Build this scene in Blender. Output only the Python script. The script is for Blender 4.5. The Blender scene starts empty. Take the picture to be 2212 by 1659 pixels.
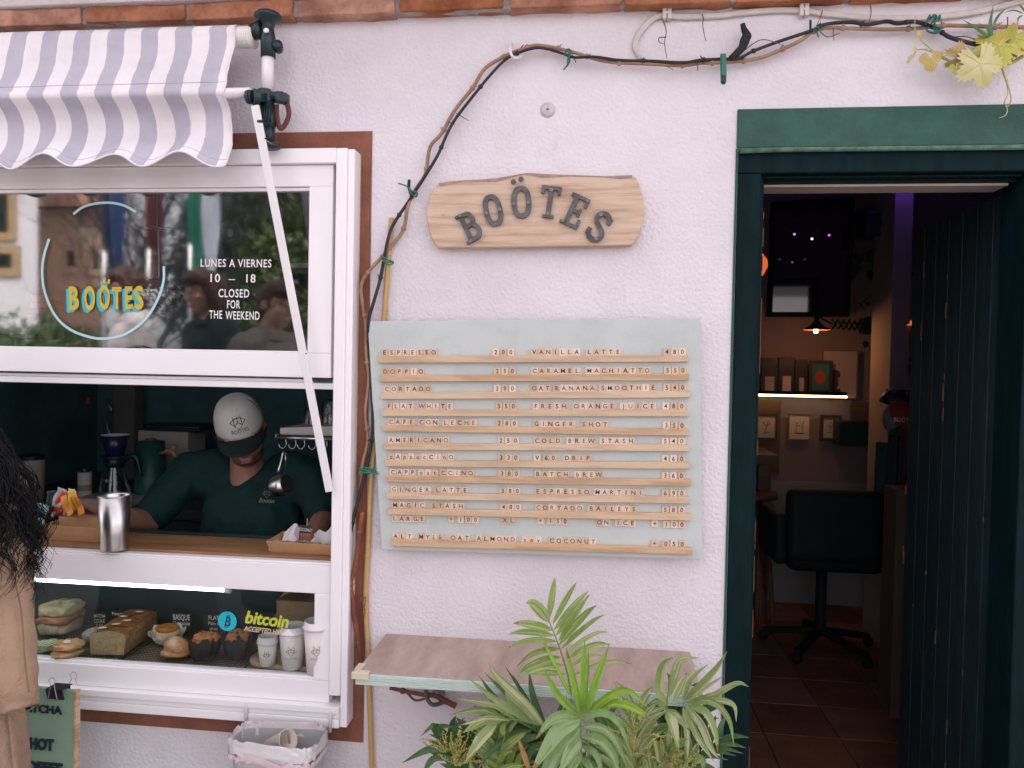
import bpy, bmesh, math, random
from mathutils import Vector, Matrix, Euler, noise
random.seed(7)
rnd = random.random
def U(a, b): return a + (b - a) * rnd()
SC = bpy.context.scene
COL = SC.collection
# ---------------------------------------------------------------- camera
FPX, CX, CY = 1660.0, 1106.0, 829.5        # focal length and centre in photo units (2212 wide)
YAW, PITCH, ROLL = 0.1141, 0.0237, -0.0191
CAM = Vector((0.0, -2.0, 1.55))
_f = Vector((-math.sin(YAW)*math.cos(PITCH), math.cos(YAW)*math.cos(PITCH), -math.sin(PITCH)))
_r0 = Vector((math.cos(YAW), math.sin(YAW), 0.0))
_d0 = _f.cross(_r0)
_r = math.cos(ROLL)*_r0 + math.sin(ROLL)*_d0
_d = -math.sin(ROLL)*_r0 + math.cos(ROLL)*_d0
cam_data = bpy.data.cameras.new('camera')
cam_data.sensor_width = 36.0
cam_data.lens = FPX / 2212.0 * 36.0
cam_data.clip_start, cam_data.clip_end = 0.02, 300.0
cam_ob = bpy.data.objects.new('camera', cam_data)
cam_ob.matrix_world = Matrix((( _r.x, -_d.x, -_f.x, CAM.x), (_r.y, -_d.y, -_f.y, CAM.y), (_r.z, -_d.z, -_f.z, CAM.z), (0, 0, 0, 1)))
COL.objects.link(cam_ob)
SC.camera = cam_ob
# ---------------------------------------------------------------- light and exposure
SUN_EL, SUN_AZ = math.radians(56), math.radians(18)     # sun behind the cafe: its front lies in open shade, the far side of the lane is sunlit
world = bpy.data.worlds.new('World'); SC.world = world
world.use_nodes = True
_nt = world.node_tree
_bg = _nt.nodes['Background']
_sky = _nt.nodes.new('ShaderNodeTexSky')
_sky.sky_type = 'NISHITA'; _sky.sun_disc = False
_sky.sun_elevation = SUN_EL; _sky.sun_rotation = SUN_AZ
_sky.air_density = 1.0; _sky.dust_density = 3.0
_hs = _nt.nodes.new('ShaderNodeHueSaturation'); _hs.inputs['Saturation'].default_value = 0.12
_mx = _nt.nodes.new('ShaderNodeMixRGB'); _mx.blend_type = 'MULTIPLY'; _mx.inputs[0].default_value = 1.0
_mx.inputs[2].default_value = (1.0, 0.925, 0.975, 1)
_nt.links.new(_sky.outputs[0], _hs.inputs['Color'])
_nt.links.new(_hs.outputs[0], _mx.inputs[1])
_nt.links.new(_mx.outputs[0], _bg.inputs['Color'])
_bg.inputs['Strength'].default_value = 0.15
sun = bpy.data.lights.new('sun', 'SUN'); sun.energy = 2.0; sun.angle = math.radians(2); sun.color = (1.0, 0.945, 0.95)
sun_ob = bpy.data.objects.new('sun', sun); COL.objects.link(sun_ob)
_sd = Vector((math.sin(SUN_AZ)*math.cos(SUN_EL), math.cos(SUN_AZ)*math.cos(SUN_EL), math.sin(SUN_EL)))
sun_ob.rotation_euler = _sd.to_track_quat('Z', 'Y').to_euler()
sun_ob.location = (0, -6, 8)
SC.view_settings.view_transform = 'Standard'; SC.view_settings.look = 'None'
SC.view_settings.exposure = 1.93; SC.view_settings.gamma = 1.0
SC.render.engine = 'CYCLES'
SC.cycles.max_bounces = 8; SC.cycles.transparent_max_bounces = 12
SC.cycles.caustics_reflective = False; SC.cycles.caustics_refractive = False
# ---------------------------------------------------------------- pixel -> place
def ray(px, py): return _r*((px-CX)/FPX) + _d*((py-CY)/FPX) + _f
def P(px, py, Y=0.0):
    v = ray(px, py); return CAM + v*((Y-CAM.y)/v.y)
def PZ(px, py, Z):
    v = ray(px, py); return CAM + v*((Z-CAM.z)/v.z)
def PX(px, py, X):
    v = ray(px, py); return CAM + v*((X-CAM.x)/v.x)
def MPX(Y): return (Y+2.0)/FPX          # metres per photo unit at depth Y
def C2(x, y): return (737.3+x/3, y/3)
def C3(x, y): return (1474.7+x/3, y/3)
def MC(x, y): return (737.3+x*.35813, 662.7+y*.35813)
# ---------------------------------------------------------------- materials
MATS = {}
def rgb(c): return (c[0], c[1], c[2], 1.0)
def mat(name, col, rough=.6, var=.12, vs=6.0, bump=0.0, bs=150.0, metal=0.0, spec=.5, col2=None, stretch=None, island=0.0, objvar=0.0, detail=5.0, trans=0.0, bump2=0.0, bs2=8.0, sss=0.0, coat=0.0, ramp=(.35, .65), dist=0.004):
    if name in MATS: return MATS[name]
    m = bpy.data.materials.new(name); m.use_nodes = True
    nt = m.node_tree; N = nt.nodes; L = nt.links
    b = N['Principled BSDF']
    b.inputs['Roughness'].default_value = rough; b.inputs['Metallic'].default_value = metal
    b.inputs['Specular IOR Level'].default_value = spec
    if coat: b.inputs['Coat Weight'].default_value = coat
    if trans: b.inputs['Transmission Weight'].default_value = trans
    if sss:
        b.inputs['Subsurface Weight'].default_value = sss; b.inputs['Subsurface Radius'].default_value = (.01, .004, .002)
    tc = N.new('ShaderNodeTexCoord'); mp = N.new('ShaderNodeMapping')
    L.new(tc.outputs['Object'], mp.inputs['Vector'])
    if stretch: mp.inputs['Scale'].default_value = stretch
    if var or col2:
        n = N.new('ShaderNodeTexNoise'); n.inputs['Scale'].default_value = vs; n.inputs['Detail'].default_value = detail; n.inputs['Roughness'].default_value = .62
        L.new(mp.outputs[0], n.inputs['Vector'])
        r = N.new('ShaderNodeValToRGB'); r.color_ramp.elements[0].position = ramp[0]; r.color_ramp.elements[1].position = ramp[1]
        a = col2 if col2 else tuple(c*(1-var) for c in col)
        z = col if col2 else tuple(min(1, c*(1+var)) for c in col)
        r.color_ramp.elements[0].color = rgb(a); r.color_ramp.elements[1].color = rgb(z)
        L.new(n.outputs['Fac'], r.inputs[0]); out = r.outputs[0]
        if island or objvar:
            src = N.new('ShaderNodeNewGeometry').outputs['Random Per Island'] if island else N.new('ShaderNodeObjectInfo').outputs['Random']
            k = island or objvar
            mr = N.new('ShaderNodeMapRange'); mr.inputs['To Min'].default_value = 1-k; mr.inputs['To Max'].default_value = 1+k
            L.new(src, mr.inputs['Value'])
            h = N.new('ShaderNodeHueSaturation'); L.new(out, h.inputs['Color']); L.new(mr.outputs[0], h.inputs['Value'])
            mr2 = N.new('ShaderNodeMapRange'); mr2.inputs['To Min'].default_value = 1+k*1.2; mr2.inputs['To Max'].default_value = 1-k*1.2
            L.new(src, mr2.inputs['Value']); L.new(mr2.outputs[0], h.inputs['Saturation'])
            out = h.outputs[0]
        L.new(out, b.inputs['Base Color'])
    else:
        b.inputs['Base Color'].default_value = rgb(col)
    prev = None
    for st, sc in ((bump2, bs2), (bump, bs)):
        if st:
            n2 = N.new('ShaderNodeTexNoise'); n2.inputs['Scale'].default_value = sc; n2.inputs['Detail'].default_value = 4
            L.new(mp.outputs[0], n2.inputs['Vector'])
            bn = N.new('ShaderNodeBump'); bn.inputs['Strength'].default_value = st; bn.inputs['Distance'].default_value = dist
            L.new(n2.outputs['Fac'], bn.inputs['Height'])
            if prev: L.new(prev, bn.inputs['Normal'])
            prev = bn.outputs[0]
    if prev: L.new(prev, b.inputs['Normal'])
    MATS[name] = m
    return m
def emit(name, col, strength):
    if name in MATS: return MATS[name]
    m = bpy.data.materials.new(name); m.use_nodes = True
    b = m.node_tree.nodes['Principled BSDF']
    b.inputs['Base Color'].default_value = rgb(col); b.inputs['Emission Color'].default_value = rgb(col); b.inputs['Emission Strength'].default_value = strength
    MATS[name] = m; return m
def glass_mat(name, tint, refl, rough=0.0):
    if name in MATS: return MATS[name]
    m = bpy.data.materials.new(name); m.use_nodes = True
    nt = m.node_tree; N = nt.nodes; L = nt.links
    N.remove(N['Principled BSDF'])
    t = N.new('ShaderNodeBsdfTransparent'); t.inputs[0].default_value = rgb(tint)
    g = N.new('ShaderNodeBsdfGlossy'); g.inputs['Roughness'].default_value = rough
    g.inputs['Color'].default_value = (1, 1, 1, 1)
    fr = N.new('ShaderNodeLayerWeight'); fr.inputs['Blend'].default_value = .25
    ma = N.new('ShaderNodeMath'); ma.operation = 'MULTIPLY_ADD'; ma.inputs[1].default_value = .35; ma.inputs[2].default_value = refl
    L.new(fr.outputs['Fresnel'], ma.inputs[0])
    mx = N.new('ShaderNodeMixShader'); L.new(ma.outputs[0], mx.inputs[0]); L.new(t.outputs[0], mx.inputs[1]); L.new(g.outputs[0], mx.inputs[2])
    L.new(mx.outputs[0], N['Material Output'].inputs['Surface'])
    MATS[name] = m; return m
# ---------------------------------------------------------------- mesh builder
def frame_for(t):
    t = t.normalized(); u = Vector((0, 0, 1)) if abs(t.z) < .9 else Vector((1, 0, 0))
    a = t.cross(u).normalized(); return a, a.cross(t).normalized()
def catmull(pts, n=6):
    pts = [Vector(p) for p in pts]
    if len(pts) < 3: return pts
    q = [pts[0]*2-pts[1]] + pts + [pts[-1]*2-pts[-2]]; out = []
    for i in range(1, len(q)-2):
        for k in range(n):
            t = k/n; a, b, c, d = q[i-1], q[i], q[i+1], q[i+2]
            out.append(.5*((2*b)+(c-a)*t+(2*a-5*b+4*c-d)*t*t+(3*b-a-3*c+d)*t*t*t))
    return out + [pts[-1]]
class MB:
    def __init__(s): s.v = []; s.f = []; s.m = []; s.mi = 0
    def mat(s, i): s.mi = i; return s
    def add(s, vs, fs):
        o = len(s.v); s.v += [Vector(v) for v in vs]
        s.f += [tuple(i+o for i in f) for f in fs]; s.m += [s.mi]*len(fs); return s
    def box(s, x0, x1, y0, y1, z0, z1, M=None):
        vs = [Vector((x, y, z)) for x in (x0, x1) for y in (y0, y1) for z in (z0, z1)]
        if M is not None: vs = [M @ v for v in vs]
        return s.add(vs, [(0, 1, 3, 2), (4, 6, 7, 5), (0, 4, 5, 1), (2, 3, 7, 6), (0, 2, 6, 4), (1, 5, 7, 3)])
    def hexa(s, a, b):            # two quads (front a, back b) of four points each
        vs = list(a)+list(b)
        return s.add(vs, [(0, 1, 2, 3), (7, 6, 5, 4), (0, 4, 5, 1), (1, 5, 6, 2), (2, 6, 7, 3), (3, 7, 4, 0)])
    def bar(s, a, b, w, h, up=None):
        a, b = Vector(a), Vector(b); t = (b-a).normalized(); u = Vector(up) if up else (Vector((0, 0, 1)) if abs(t.z) < .95 else Vector((0, 1, 0)))
        n = t.cross(u).normalized(); u = n.cross(t)
        q = [n*w/2+u*h/2, -n*w/2+u*h/2, -n*w/2-u*h/2, n*w/2-u*h/2]
        return s.hexa([a+k for k in q], [b+k for k in q])
    def tube(s, pts, r, seg=8, cap=True, flat=1.0):
        pts = [Vector(p) for p in pts]; n = len(pts); R = r if isinstance(r, (list, tuple)) else [r]*n
        if len(R) != n: R = [R[min(len(R)-1, int(i*(len(R)-1)/(n-1)))]*(1-((i*(len(R)-1)/(n-1)) % 1)) + R[min(len(R)-1, int(i*(len(R)-1)/(n-1))+1)]*((i*(len(R)-1)/(n-1)) % 1) for i in range(n)]
        vs = []; a = b = None
        for i, p in enumerate(pts):
            t = (pts[min(i+1, n-1)]-pts[max(i-1, 0)])
            if t.length < 1e-9: t = Vector((0, 0, 1))
            t.normalize()
            if a is None: a, b = frame_for(t)
            else:
                a = (a - t*a.dot(t))
                if a.length < 1e-6: a, b = frame_for(t)
                a.normalize(); b = a.cross(t).normalized()
            for k in range(seg):
                g = 2*math.pi*k/seg; vs.append(p + (a*math.cos(g) + b*math.sin(g)*flat)*R[i])
        fs = [(i*seg+k, i*seg+(k+1) % seg, (i+1)*seg+(k+1) % seg, (i+1)*seg+k) for i in range(n-1) for k in range(seg)]
        if cap: fs += [tuple(range(seg-1, -1, -1)), tuple((n-1)*seg+k for k in range(seg))]
        return s.add(vs, fs)
    def lathe(s, prof, o, seg=24, M=None, cap=True, sx=1, sy=1):
        o = Vector(o); vs = []
        for r, z in prof:
            for k in range(seg):
                g = 2*math.pi*k/seg; p = Vector((math.cos(g)*r*sx, math.sin(g)*r*sy, z))
                vs.append(o + (M @ p if M is not None else p))
        n = len(prof)
        fs = [(i*seg+k, i*seg+(k+1) % seg, (i+1)*seg+(k+1) % seg, (i+1)*seg+k) for i in range(n-1) for k in range(seg)]
        if cap: fs += [tuple(range(seg-1, -1, -1)), tuple((n-1)*seg+k for k in range(seg))]
        return s.add(vs, fs)
    def cyl(s, a, b, r, seg=16, r2=None):
        return s.tube([a, b], [r, r if r2 is None else r2], seg)
    def ball(s, c, r, seg=16, rings=10, M=None, jit=0.0, js=8.0):
        c = Vector(c); rr = Vector(r) if not isinstance(r, (int, float)) else Vector((r, r, r)); vs = []
        for i in range(1, rings):
            th = math.pi*i/rings
            for k in range(seg):
                g = 2*math.pi*k/seg; vs.append(Vector((math.sin(th)*math.cos(g), math.sin(th)*math.sin(g), math.cos(th))))
        vs += [Vector((0, 0, 1)), Vector((0, 0, -1))]
        o = []
        for p in vs:
            k = 1 + (jit*noise.noise(p*js*.3 + c*37) if jit else 0)
            q = Vector((p.x*rr.x*k, p.y*rr.y*k, p.z*rr.z*k)); o.append(c + (M @ q if M is not None else q))
        n = rings-1; fs = [(i*seg+k, (i+1)*seg+k, (i+1)*seg+(k+1) % seg, i*seg+(k+1) % seg) for i in range(n-1) for k in range(seg)]
        fs += [(n*seg, k, (k+1) % seg) for k in range(seg)] + [(n*seg+1, (n-1)*seg+(k+1) % seg, (n-1)*seg+k) for k in range(seg)]
        return s.add(o, fs)
    def prism(s, pts, d, flip=False):      # closed outline pts (3D) pushed by vector d
        pts = [Vector(p) for p in pts]; n = len(pts); d = Vector(d)
        return s.add(pts+[p+d for p in pts], [tuple(range(n)), tuple(range(2*n-1, n-1, -1))] + [(i, i+n, (i+1) % n+n, (i+1) % n) for i in range(n)])
    def grid(s, fn, nu, nv, thick=None):
        vs = [fn(i/nu, j/nv) for j in range(nv+1) for i in range(nu+1)]
        return s.add(vs, [(j*(nu+1)+i, j*(nu+1)+i+1, (j+1)*(nu+1)+i+1, (j+1)*(nu+1)+i) for j in range(nv) for i in range(nu)])
    def text(s, body, place, size=1.0, sx=1.0, off=0.0, shear=0.0, ext=0.0, align='CENTER', gap=1.0, font_fix=True):
        tv, tf = glyphs(body, off, shear, align, gap)
        if ext:
            n = len(tv)
            vs = [place(x*size*sx, y*size, 0) for x, y in tv]+[place(x*size*sx, y*size, ext) for x, y in tv]
            ed = {}
            for f in tf:
                for i in range(len(f)):
                    e = (f[i], f[(i+1) % len(f)]); ed[e] = 1
            sides = [(a, b, b+n, a+n) for (a, b) in ed if (b, a) not in ed]
            return s.add(vs, [tuple(i+n for i in f) for f in tf]+[tuple(reversed(f)) for f in tf]+sides)
        return s.add([place(x*size*sx, y*size, 0) for x, y in tv], tf)
    def build(s, name, mats, parent=None, smooth=False, bevel=0.0, sub=0, solid=0.0, remesh=0.0, label=None, cat=None, group=None, kind=None, origin=None, smooth_iter=0, bseg=2):
        if parent is not None: org = ORG[parent.name]
        elif origin is not None: org = Vector(origin)
        else:
            xs = [v.x for v in s.v]; ys = [v.y for v in s.v]; zs = [v.z for v in s.v]
            org = Vector(((min(xs)+max(xs))/2, (min(ys)+max(ys))/2, min(zs)))
        me = bpy.data.meshes.new(name)
        me.from_pydata([v-org for v in s.v], [], s.f)
        if not isinstance(mats, (list, tuple)): mats = [mats]
        for m in mats: me.materials.append(m)
        if len(mats) > 1: me.polygons.foreach_set('material_index', s.m)
        if smooth: me.polygons.foreach_set('use_smooth', [True]*len(s.f))
        me.update()
        o = bpy.data.objects.new(name, me); COL.objects.link(o)
        if parent is not None: o.parent = parent
        else: o.location = org
        ORG[o.name] = org
        if remesh:
            md = o.modifiers.new('remesh', 'REMESH'); md.mode = 'VOXEL'; md.voxel_size = remesh; md.use_smooth_shade = True
            if smooth_iter:
                sm = o.modifiers.new('smooth', 'SMOOTH'); sm.factor = .5; sm.iterations = smooth_iter
        if solid:
            md = o.modifiers.new('solid', 'SOLIDIFY'); md.thickness = solid; md.offset = 0
        if bevel:
            md = o.modifiers.new('bevel', 'BEVEL'); md.width = bevel; md.segments = bseg; md.limit_method = 'ANGLE'; md.angle_limit = math.radians(40)
        if sub:
            md = o.modifiers.new('sub', 'SUBSURF'); md.levels = sub; md.render_levels = sub
        if label: o['label'] = label
        if cat: o['category'] = cat
        if group: o['group'] = group
        if kind: o['kind'] = kind
        return o
ORG = {}
def thing(name, label, cat, loc=(0, 0, 0), group=None):
    o = bpy.data.objects.new(name, None); COL.objects.link(o); o.location = loc; o.empty_display_size = .05
    o['label'] = label; o['category'] = cat
    if group: o['group'] = group
    ORG[o.name] = Vector(loc); return o
_GL = {}
def glyphs(body, off=0.0, shear=0.0, align='CENTER', gap=1.0):
    k = (body, off, shear, align, gap)
    if k not in _GL:
        cu = bpy.data.curves.new('lettering', 'FONT'); cu.body = body; cu.size = 1.0; cu.offset = off; cu.shear = shear
        cu.align_x = align; cu.resolution_u = 3; cu.space_character = gap
        ob = bpy.data.objects.new('lettering', cu); COL.objects.link(ob)
        bpy.context.view_layer.update()
        ev = ob.evaluated_get(bpy.context.evaluated_depsgraph_get()); me = ev.to_mesh()
        _GL[k] = ([(v.co.x, v.co.y) for v in me.vertices], [tuple(p.vertices) for p in me.polygons])
        ev.to_mesh_clear(); bpy.data.objects.remove(ob); bpy.data.curves.remove(cu)
    return _GL[k]
def on_wall(c, dy=-1.0, ang=0.0, base=None):    # text plane facing the street, centred at c
    c = Vector(c); ca, sa = math.cos(ang), math.sin(ang)
    def f(u, v, w): return c + Vector((u*ca - v*sa, dy*w, u*sa + v*ca))
    return f
# ---------------------------------------------------------------- shared materials
PLASTER = mat('white_plaster', (.735, .695, .73), .9, .045, 2.2, bump=.7, bs=105, bump2=.30, bs2=24, dist=.006, detail=10)
PLASTER_S = mat('smooth_plaster', (.74, .70, .72), .9, .06, 3, bump=.5, bs=120)
def stain(m, scale, lo, hi, tint, z_=(1, 1, 1)):       # faint blotchy weathering multiplied into a wall's colour
    nt = m.node_tree; N = nt.nodes; L = nt.links; b = N['Principled BSDF']; src = b.inputs['Base Color'].links[0].from_socket
    tc = N.new('ShaderNodeTexCoord'); mp = N.new('ShaderNodeMapping'); mp.inputs['Scale'].default_value = z_; n = N.new('ShaderNodeTexNoise'); n.inputs['Scale'].default_value = scale; n.inputs['Detail'].default_value = 9; n.inputs['Roughness'].default_value = .7
    r = N.new('ShaderNodeValToRGB'); r.color_ramp.elements[0].position = lo; r.color_ramp.elements[1].position = hi; r.color_ramp.elements[0].color = rgb(tint); r.color_ramp.elements[1].color = (1, 1, 1, 1)
    mx = N.new('ShaderNodeMixRGB'); mx.blend_type = 'MULTIPLY'; mx.inputs[0].default_value = 1
    L.new(tc.outputs['Object'], mp.inputs[0]); L.new(mp.outputs[0], n.inputs['Vector']); L.new(n.outputs['Fac'], r.inputs[0]); L.new(src, mx.inputs[1]); L.new(r.outputs[0], mx.inputs[2]); L.new(mx.outputs[0], b.inputs['Base Color'])
stain(PLASTER, 1.6, .30, .56, (.87, .85, .835)); stain(PLASTER, 22, .25, .36, (.78, .735, .70), (1, 1, .35)); stain(PLASTER, 5, .22, .36, (.88, .85, .83), (1.6, 1, .25))
BRICK = mat('terracotta_brick', (.56, .275, .17), .9, 0, 9, col2=(.36, .155, .095), bump=.8, bs=70, island=.22, bump2=.6, bs2=18)
BROWN = mat('brown_masonry_paint', (.235, .088, .052), .85, .12, 10, bump=.7, bs=110)
GREENP = mat('green_masonry_paint', (.027, .088, .066), .8, .2, 9, bump=.6, bs=120)
GREENHI = mat('lintel_highlight_green', (.10, .20, .15), .75, .35, 30, bump=.5, bs=120)  # lighter green that holds the highlight of the lintel's rounded edge
DARKT = mat('dark_teal_wood_paint', (.0008, .0115, .0140), .65, .35, 5, bump=.3, bs=30, stretch=(6, 6, 1))
DARKT.node_tree.nodes['Principled BSDF'].inputs['Specular IOR Level'].default_value = .12
DARKT2 = mat('worn_dark_door_paint', (.006, .024, .030), .6, .5, 5, bump=.6, bs=25, stretch=(8, 8, .7))
WPVC = mat('white_window_aluminium', (.87, .84, .855), .35, .02, 3)
WGREY = mat('window_gasket', (.25, .25, .24), .6, .1)
BLACK = mat('black_plastic', (.007, .025, .030), .4, .3, 8)
WHITEP = mat('white_painted_metal', (.78, .75, .76), .4, .04)
PINE = mat('pale_pine', (.60, .42, .27), .6, 0, 5, col2=(.42, .26, .14), stretch=(1, 4, 14), bump=.2, bs=30, ramp=(.42, .58))
STEEL = mat('brushed_steel', (.55, .54, .52), .28, .1, 20, metal=1.0)
INK = mat('black_ink', (.012, .014, .015), .6, 0)
# ---------------------------------------------------------------- ground
GZ = 0.0; FZ = 0.06
MB().grid(lambda u, v: Vector((-40+80*u, -60+60.0*v, GZ)), 2, 2).build('pavement', mat('stone_paving', (.30, .28, .27), .9, .25, 2, bump=.6, bs=40), kind='structure')
# key wall coordinates
xb_r = P(797, 800, 0).x                     # outer edge of brown border
win_r = P(760, 700, -.06).x                 # outer right edge of the window frame
win_t = P(640, 320, -.06).z
win_b = P(450, 1552, -.06).z
win_l = -2.15
door_l = P(1580, 900, 0).x
door_t = P(1900, 316, 0).z
door_r = P(2290, 900, 0).x
wall_top = P(1100, 34, 0).z
# ---------------------------------------------------------------- building
bld = thing('cafe_building', 'white rough-plastered cafe front with terracotta brick cornice, brown window border and green door surround', 'building', (0, 0, 0))
xs = [-5.0, win_l+.03, win_r-.03, door_l, door_r, 4.5]; zs = [-.02, win_b+.03, door_t, wall_top+.5]
def holed(mb, xs, zs, holes, y0, y1):
    zs = sorted(zs)
    def solid(i, j): return 0 <= i < len(xs)-1 and 0 <= j < len(zs)-1 and (i, j) not in holes
    for i in range(len(xs)-1):
        for j in range(len(zs)-1):
            if not solid(i, j): continue
            a, b, c, d = xs[i], xs[i+1], zs[j], zs[j+1]
            mb.add([(a, y0, c), (b, y0, c), (b, y0, d), (a, y0, d)], [(0, 1, 2, 3)])
            mb.add([(a, y1, c), (b, y1, c), (b, y1, d), (a, y1, d)], [(3, 2, 1, 0)])
            for di, dj, q in ((-1, 0, [(a, y0, c), (a, y0, d), (a, y1, d), (a, y1, c)]), (1, 0, [(b, y0, c), (b, y1, c), (b, y1, d), (b, y0, d)]), (0, -1, [(a, y0, c), (a, y1, c), (b, y1, c), (b, y0, c)]), (0, 1, [(a, y0, d), (b, y0, d), (b, y1, d), (a, y1, d)])):
                if not solid(i+di, j+dj): mb.add(q, [(0, 1, 2, 3)])
zs = [-.02, win_b+.03, min(win_t-.03, door_t), max(win_t-.03, door_t), wall_top+.5]
k = 2 if win_t-.03 < door_t else 1
holes = {(1, 1), (3, 0), (3, 1)}
if win_t-.03 > door_t: holes.add((1, 2))
else: holes.add((3, 2))
w = MB(); holed(w, xs, zs, holes, 0.0, .30)
w.build('wall', PLASTER, bld)
# painted brown border round the window (a ring of four butted strips, 4 mm proud)
bt = P(690, 286, 0).z; bb0 = P(450, 1577, 0).z
m = MB(); hx0, hx1, hz0, hz1 = win_l+.02, win_r-.02, win_b+.02, win_t-.02
m.box(win_l-.06, xb_r, -.004, 0.001, hz1, bt); m.box(win_l-.06, xb_r, -.004, 0.001, bb0, hz0)
m.box(hx1, xb_r, -.004, 0.001, hz0, hz1); m.box(win_l-.06, hx0, -.004, 0.001, hz0, hz1)
m.build('window_surround', BROWN, bld)
# green lintel above the door: flat painted plaster with a rounded lower edge, its highlight painted in lighter green
gl = P(1592, 260, 0).x; gt = P(1900, 231, 0).z
m = MB(); m.box(gl, door_r+.1, -.005, .001, door_t-.0005, gt); m.box(gl-.001, door_l-.0005, -.005, .001, 0, door_t-.0008)
m.build('door_surround', GREENP, bld, bevel=.003)
m = MB(); m.tube([(door_l+.004, .008, door_t-.002), (door_l+.1, .007, door_t+.0005), (door_r, .008, door_t-.001)], .010, 12); m.build('highlit_lintel_edge', GREENHI, bld, smooth=True)
# brick cornice
def bricks(mb, z0, z1, yf, L, x0, x1, gap, jit):
    x = x0
    while x < x1:
        l = L*U(.93, 1.06); dz = U(-jit, jit); dy = U(-jit, jit)
        n = 5; a = []
        mb.hexa([(x, yf+dy, z0+dz), (x+l, yf+dy+U(-.002, .002), z0+U(-jit, jit)), (x+l, yf+dy, z1+U(-jit, jit)), (x, yf+dy, z1+dz)],
                [(x, .0, z0+dz), (x+l, .0, z0+dz), (x+l, .0, z1+dz), (x, .0, z1+dz)])
        x += l + gap*U(.7, 1.3)
bz = wall_top; yb = -.042
b1 = P(700, 0, yb).z
b1 = bz + .043
mb = MB(); bricks(mb, bz, b1, yb, .272, -5, 4.5, .012, .0038)
bc = mb.build('brick_course', BRICK, bld, bevel=.004)
md = bc.modifiers.new('sub', 'SUBSURF'); md.subdivision_type = 'SIMPLE'; md.levels = 3; md.render_levels = 3
tx = bpy.data.textures.new('brick_rough', 'CLOUDS'); tx.noise_scale = .03
dm = bc.modifiers.new('disp', 'DISPLACE'); dm.texture = tx; dm.strength = .012; dm.texture_coords = 'LOCAL'
MB().box(-5, 4.5, yb+.010, 0.0, bz+.002, b1).build('mortar', mat('cornice_mortar', (.36, .32, .29), .95, .2, 30, bump=.8, bs=120), bld)
MB().box(-5, 4.5, yb-.016, .0, b1+.001, b1+.042).build('cornice_band', PLASTER_S, bld, bevel=.006)
mb = MB(); bricks(mb, b1+.043, b1+.085, yb-.062, .272, -5.1, 4.5, .012, .0018)
mb.build('brick_course', BRICK, bld, bevel=.004)
MB().box(-5, 4.5, yb-.048, .0, b1+.045, b1+.083).build('mortar', MATS['cornice_mortar'], bld)
m = MB()
m.add([(-5, yb-.13, b1+.088), (4.5, yb-.13, b1+.088), (4.5, 3.6, b1+1.2), (-5, 3.6, b1+1.2)], [(0, 1, 2, 3)])
for i in range(38):
    x = -5+.25*i+.12
    m.tube([(x, yb-.15, b1+.11), (x, 3.6, b1+1.23)], .075, 10)
m.build('roof', BRICK, bld, smooth=True)
MB().box(-5, 4.5, .34, 3.55, 3.02, 7.6).build('added_shade_block', PLASTER_S, bld)  # unseen block, added to shade the people mirrored in the pane
# ---------------------------------------------------------------- interior shell (pale rooms behind)
INW = mat('interior_wall_paint', (.23, .175, .18), .9, .08, 2, bump=.3, bs=60)
DARKW = mat('dark_kitchen_wall', (.024, .05, .055), .8, .3, 3)
BY = 3.1
m = MB()
m.box(-2.6, 2.4, BY, BY+.1, FZ, 3.0); m.box(2.3, 2.4, .301, BY, FZ, 3.0)
m.build('interior_wall', INW, bld)
m = MB(); m.box(-2.7, -2.6, .301, BY, FZ, 3.0); m.box(-2.6, .02, 1.75, 1.80, FZ, 3.0); m.box(-.03, .02, .5, 1.75, FZ, 3.0)
KITW = mat('teal_kitchen_wall', (.06, .15, .17), .8, .3, 3)
m.build('kitchen_partition', KITW, bld)
MB().box(-2.7, 2.4, .301, BY+.1, 2.95, 2.99).build('ceiling', mat('ceiling_boards', (.12, .09, .085), .9, .2), bld)
# terracotta floor tiles
TERR = mat('terracotta_floor_tile', (.20, .085, .055), .55, 0, 5, col2=(.115, .05, .036), island=.2, bump=.3, bs=60)
m = MB()
MB().box(-2.6, 2.3, .0, BY, FZ-.05, FZ-.004).build('floor', mat('floor_grout', (.05, .035, .03), .9), kind='structure', label=None)
x = -2.6
while x < 2.3:
    y = 0.02
    while y < BY:
        m.box(x+.003, min(x+.297, 2.3), y+.003, min(y+.297, BY), FZ-.003, FZ+.002); y += .3
    x += .3
fo = m.build('floor_tiles', TERR, bevel=.002, kind='structure')
# ---------------------------------------------------------------- door
dr = thing('entrance_door', 'dark teal plank door standing open inwards in its moulded frame', 'door', (door_l, 0.05, FZ))
fy0, fy1 = .018, .15
jx = P(1634, 800, fy0).x; hz = P(1900, 372, fy0).z
m = MB(); m.box(door_l+.002, jx, fy0, fy1, 0, hz); m.box(door_l+.002, door_r-.002, fy0, fy1, hz, door_t-.002); 
m.box(P(2195, 900, fy0).x+.01, door_r-.002, fy0, fy1, 0, hz)
m.build('frame', DARKT, dr, bevel=.004)
m = MB()
for k2, (yy, tk) in enumerate(((fy0+.02, .008), (fy0+.045, .008))):
    m.box(jx, jx+tk*(k2+1), yy, fy1, FZ, hz-.0005); m.box(jx+tk*(k2+1), P(2195, 900, fy0).x+.009, yy+.001, fy1-.001, hz-tk*(k2+1), hz-.0007)
m.build('moulding', DARKT, dr, bevel=.003)
MB().box(jx+.017, P(2195, 900, fy0).x-.010, .072, .148, hz-.0225, hz-.0165).build('soffit', mat('beige_soffit', (.36, .30, .25), .8, .08), dr)
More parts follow.
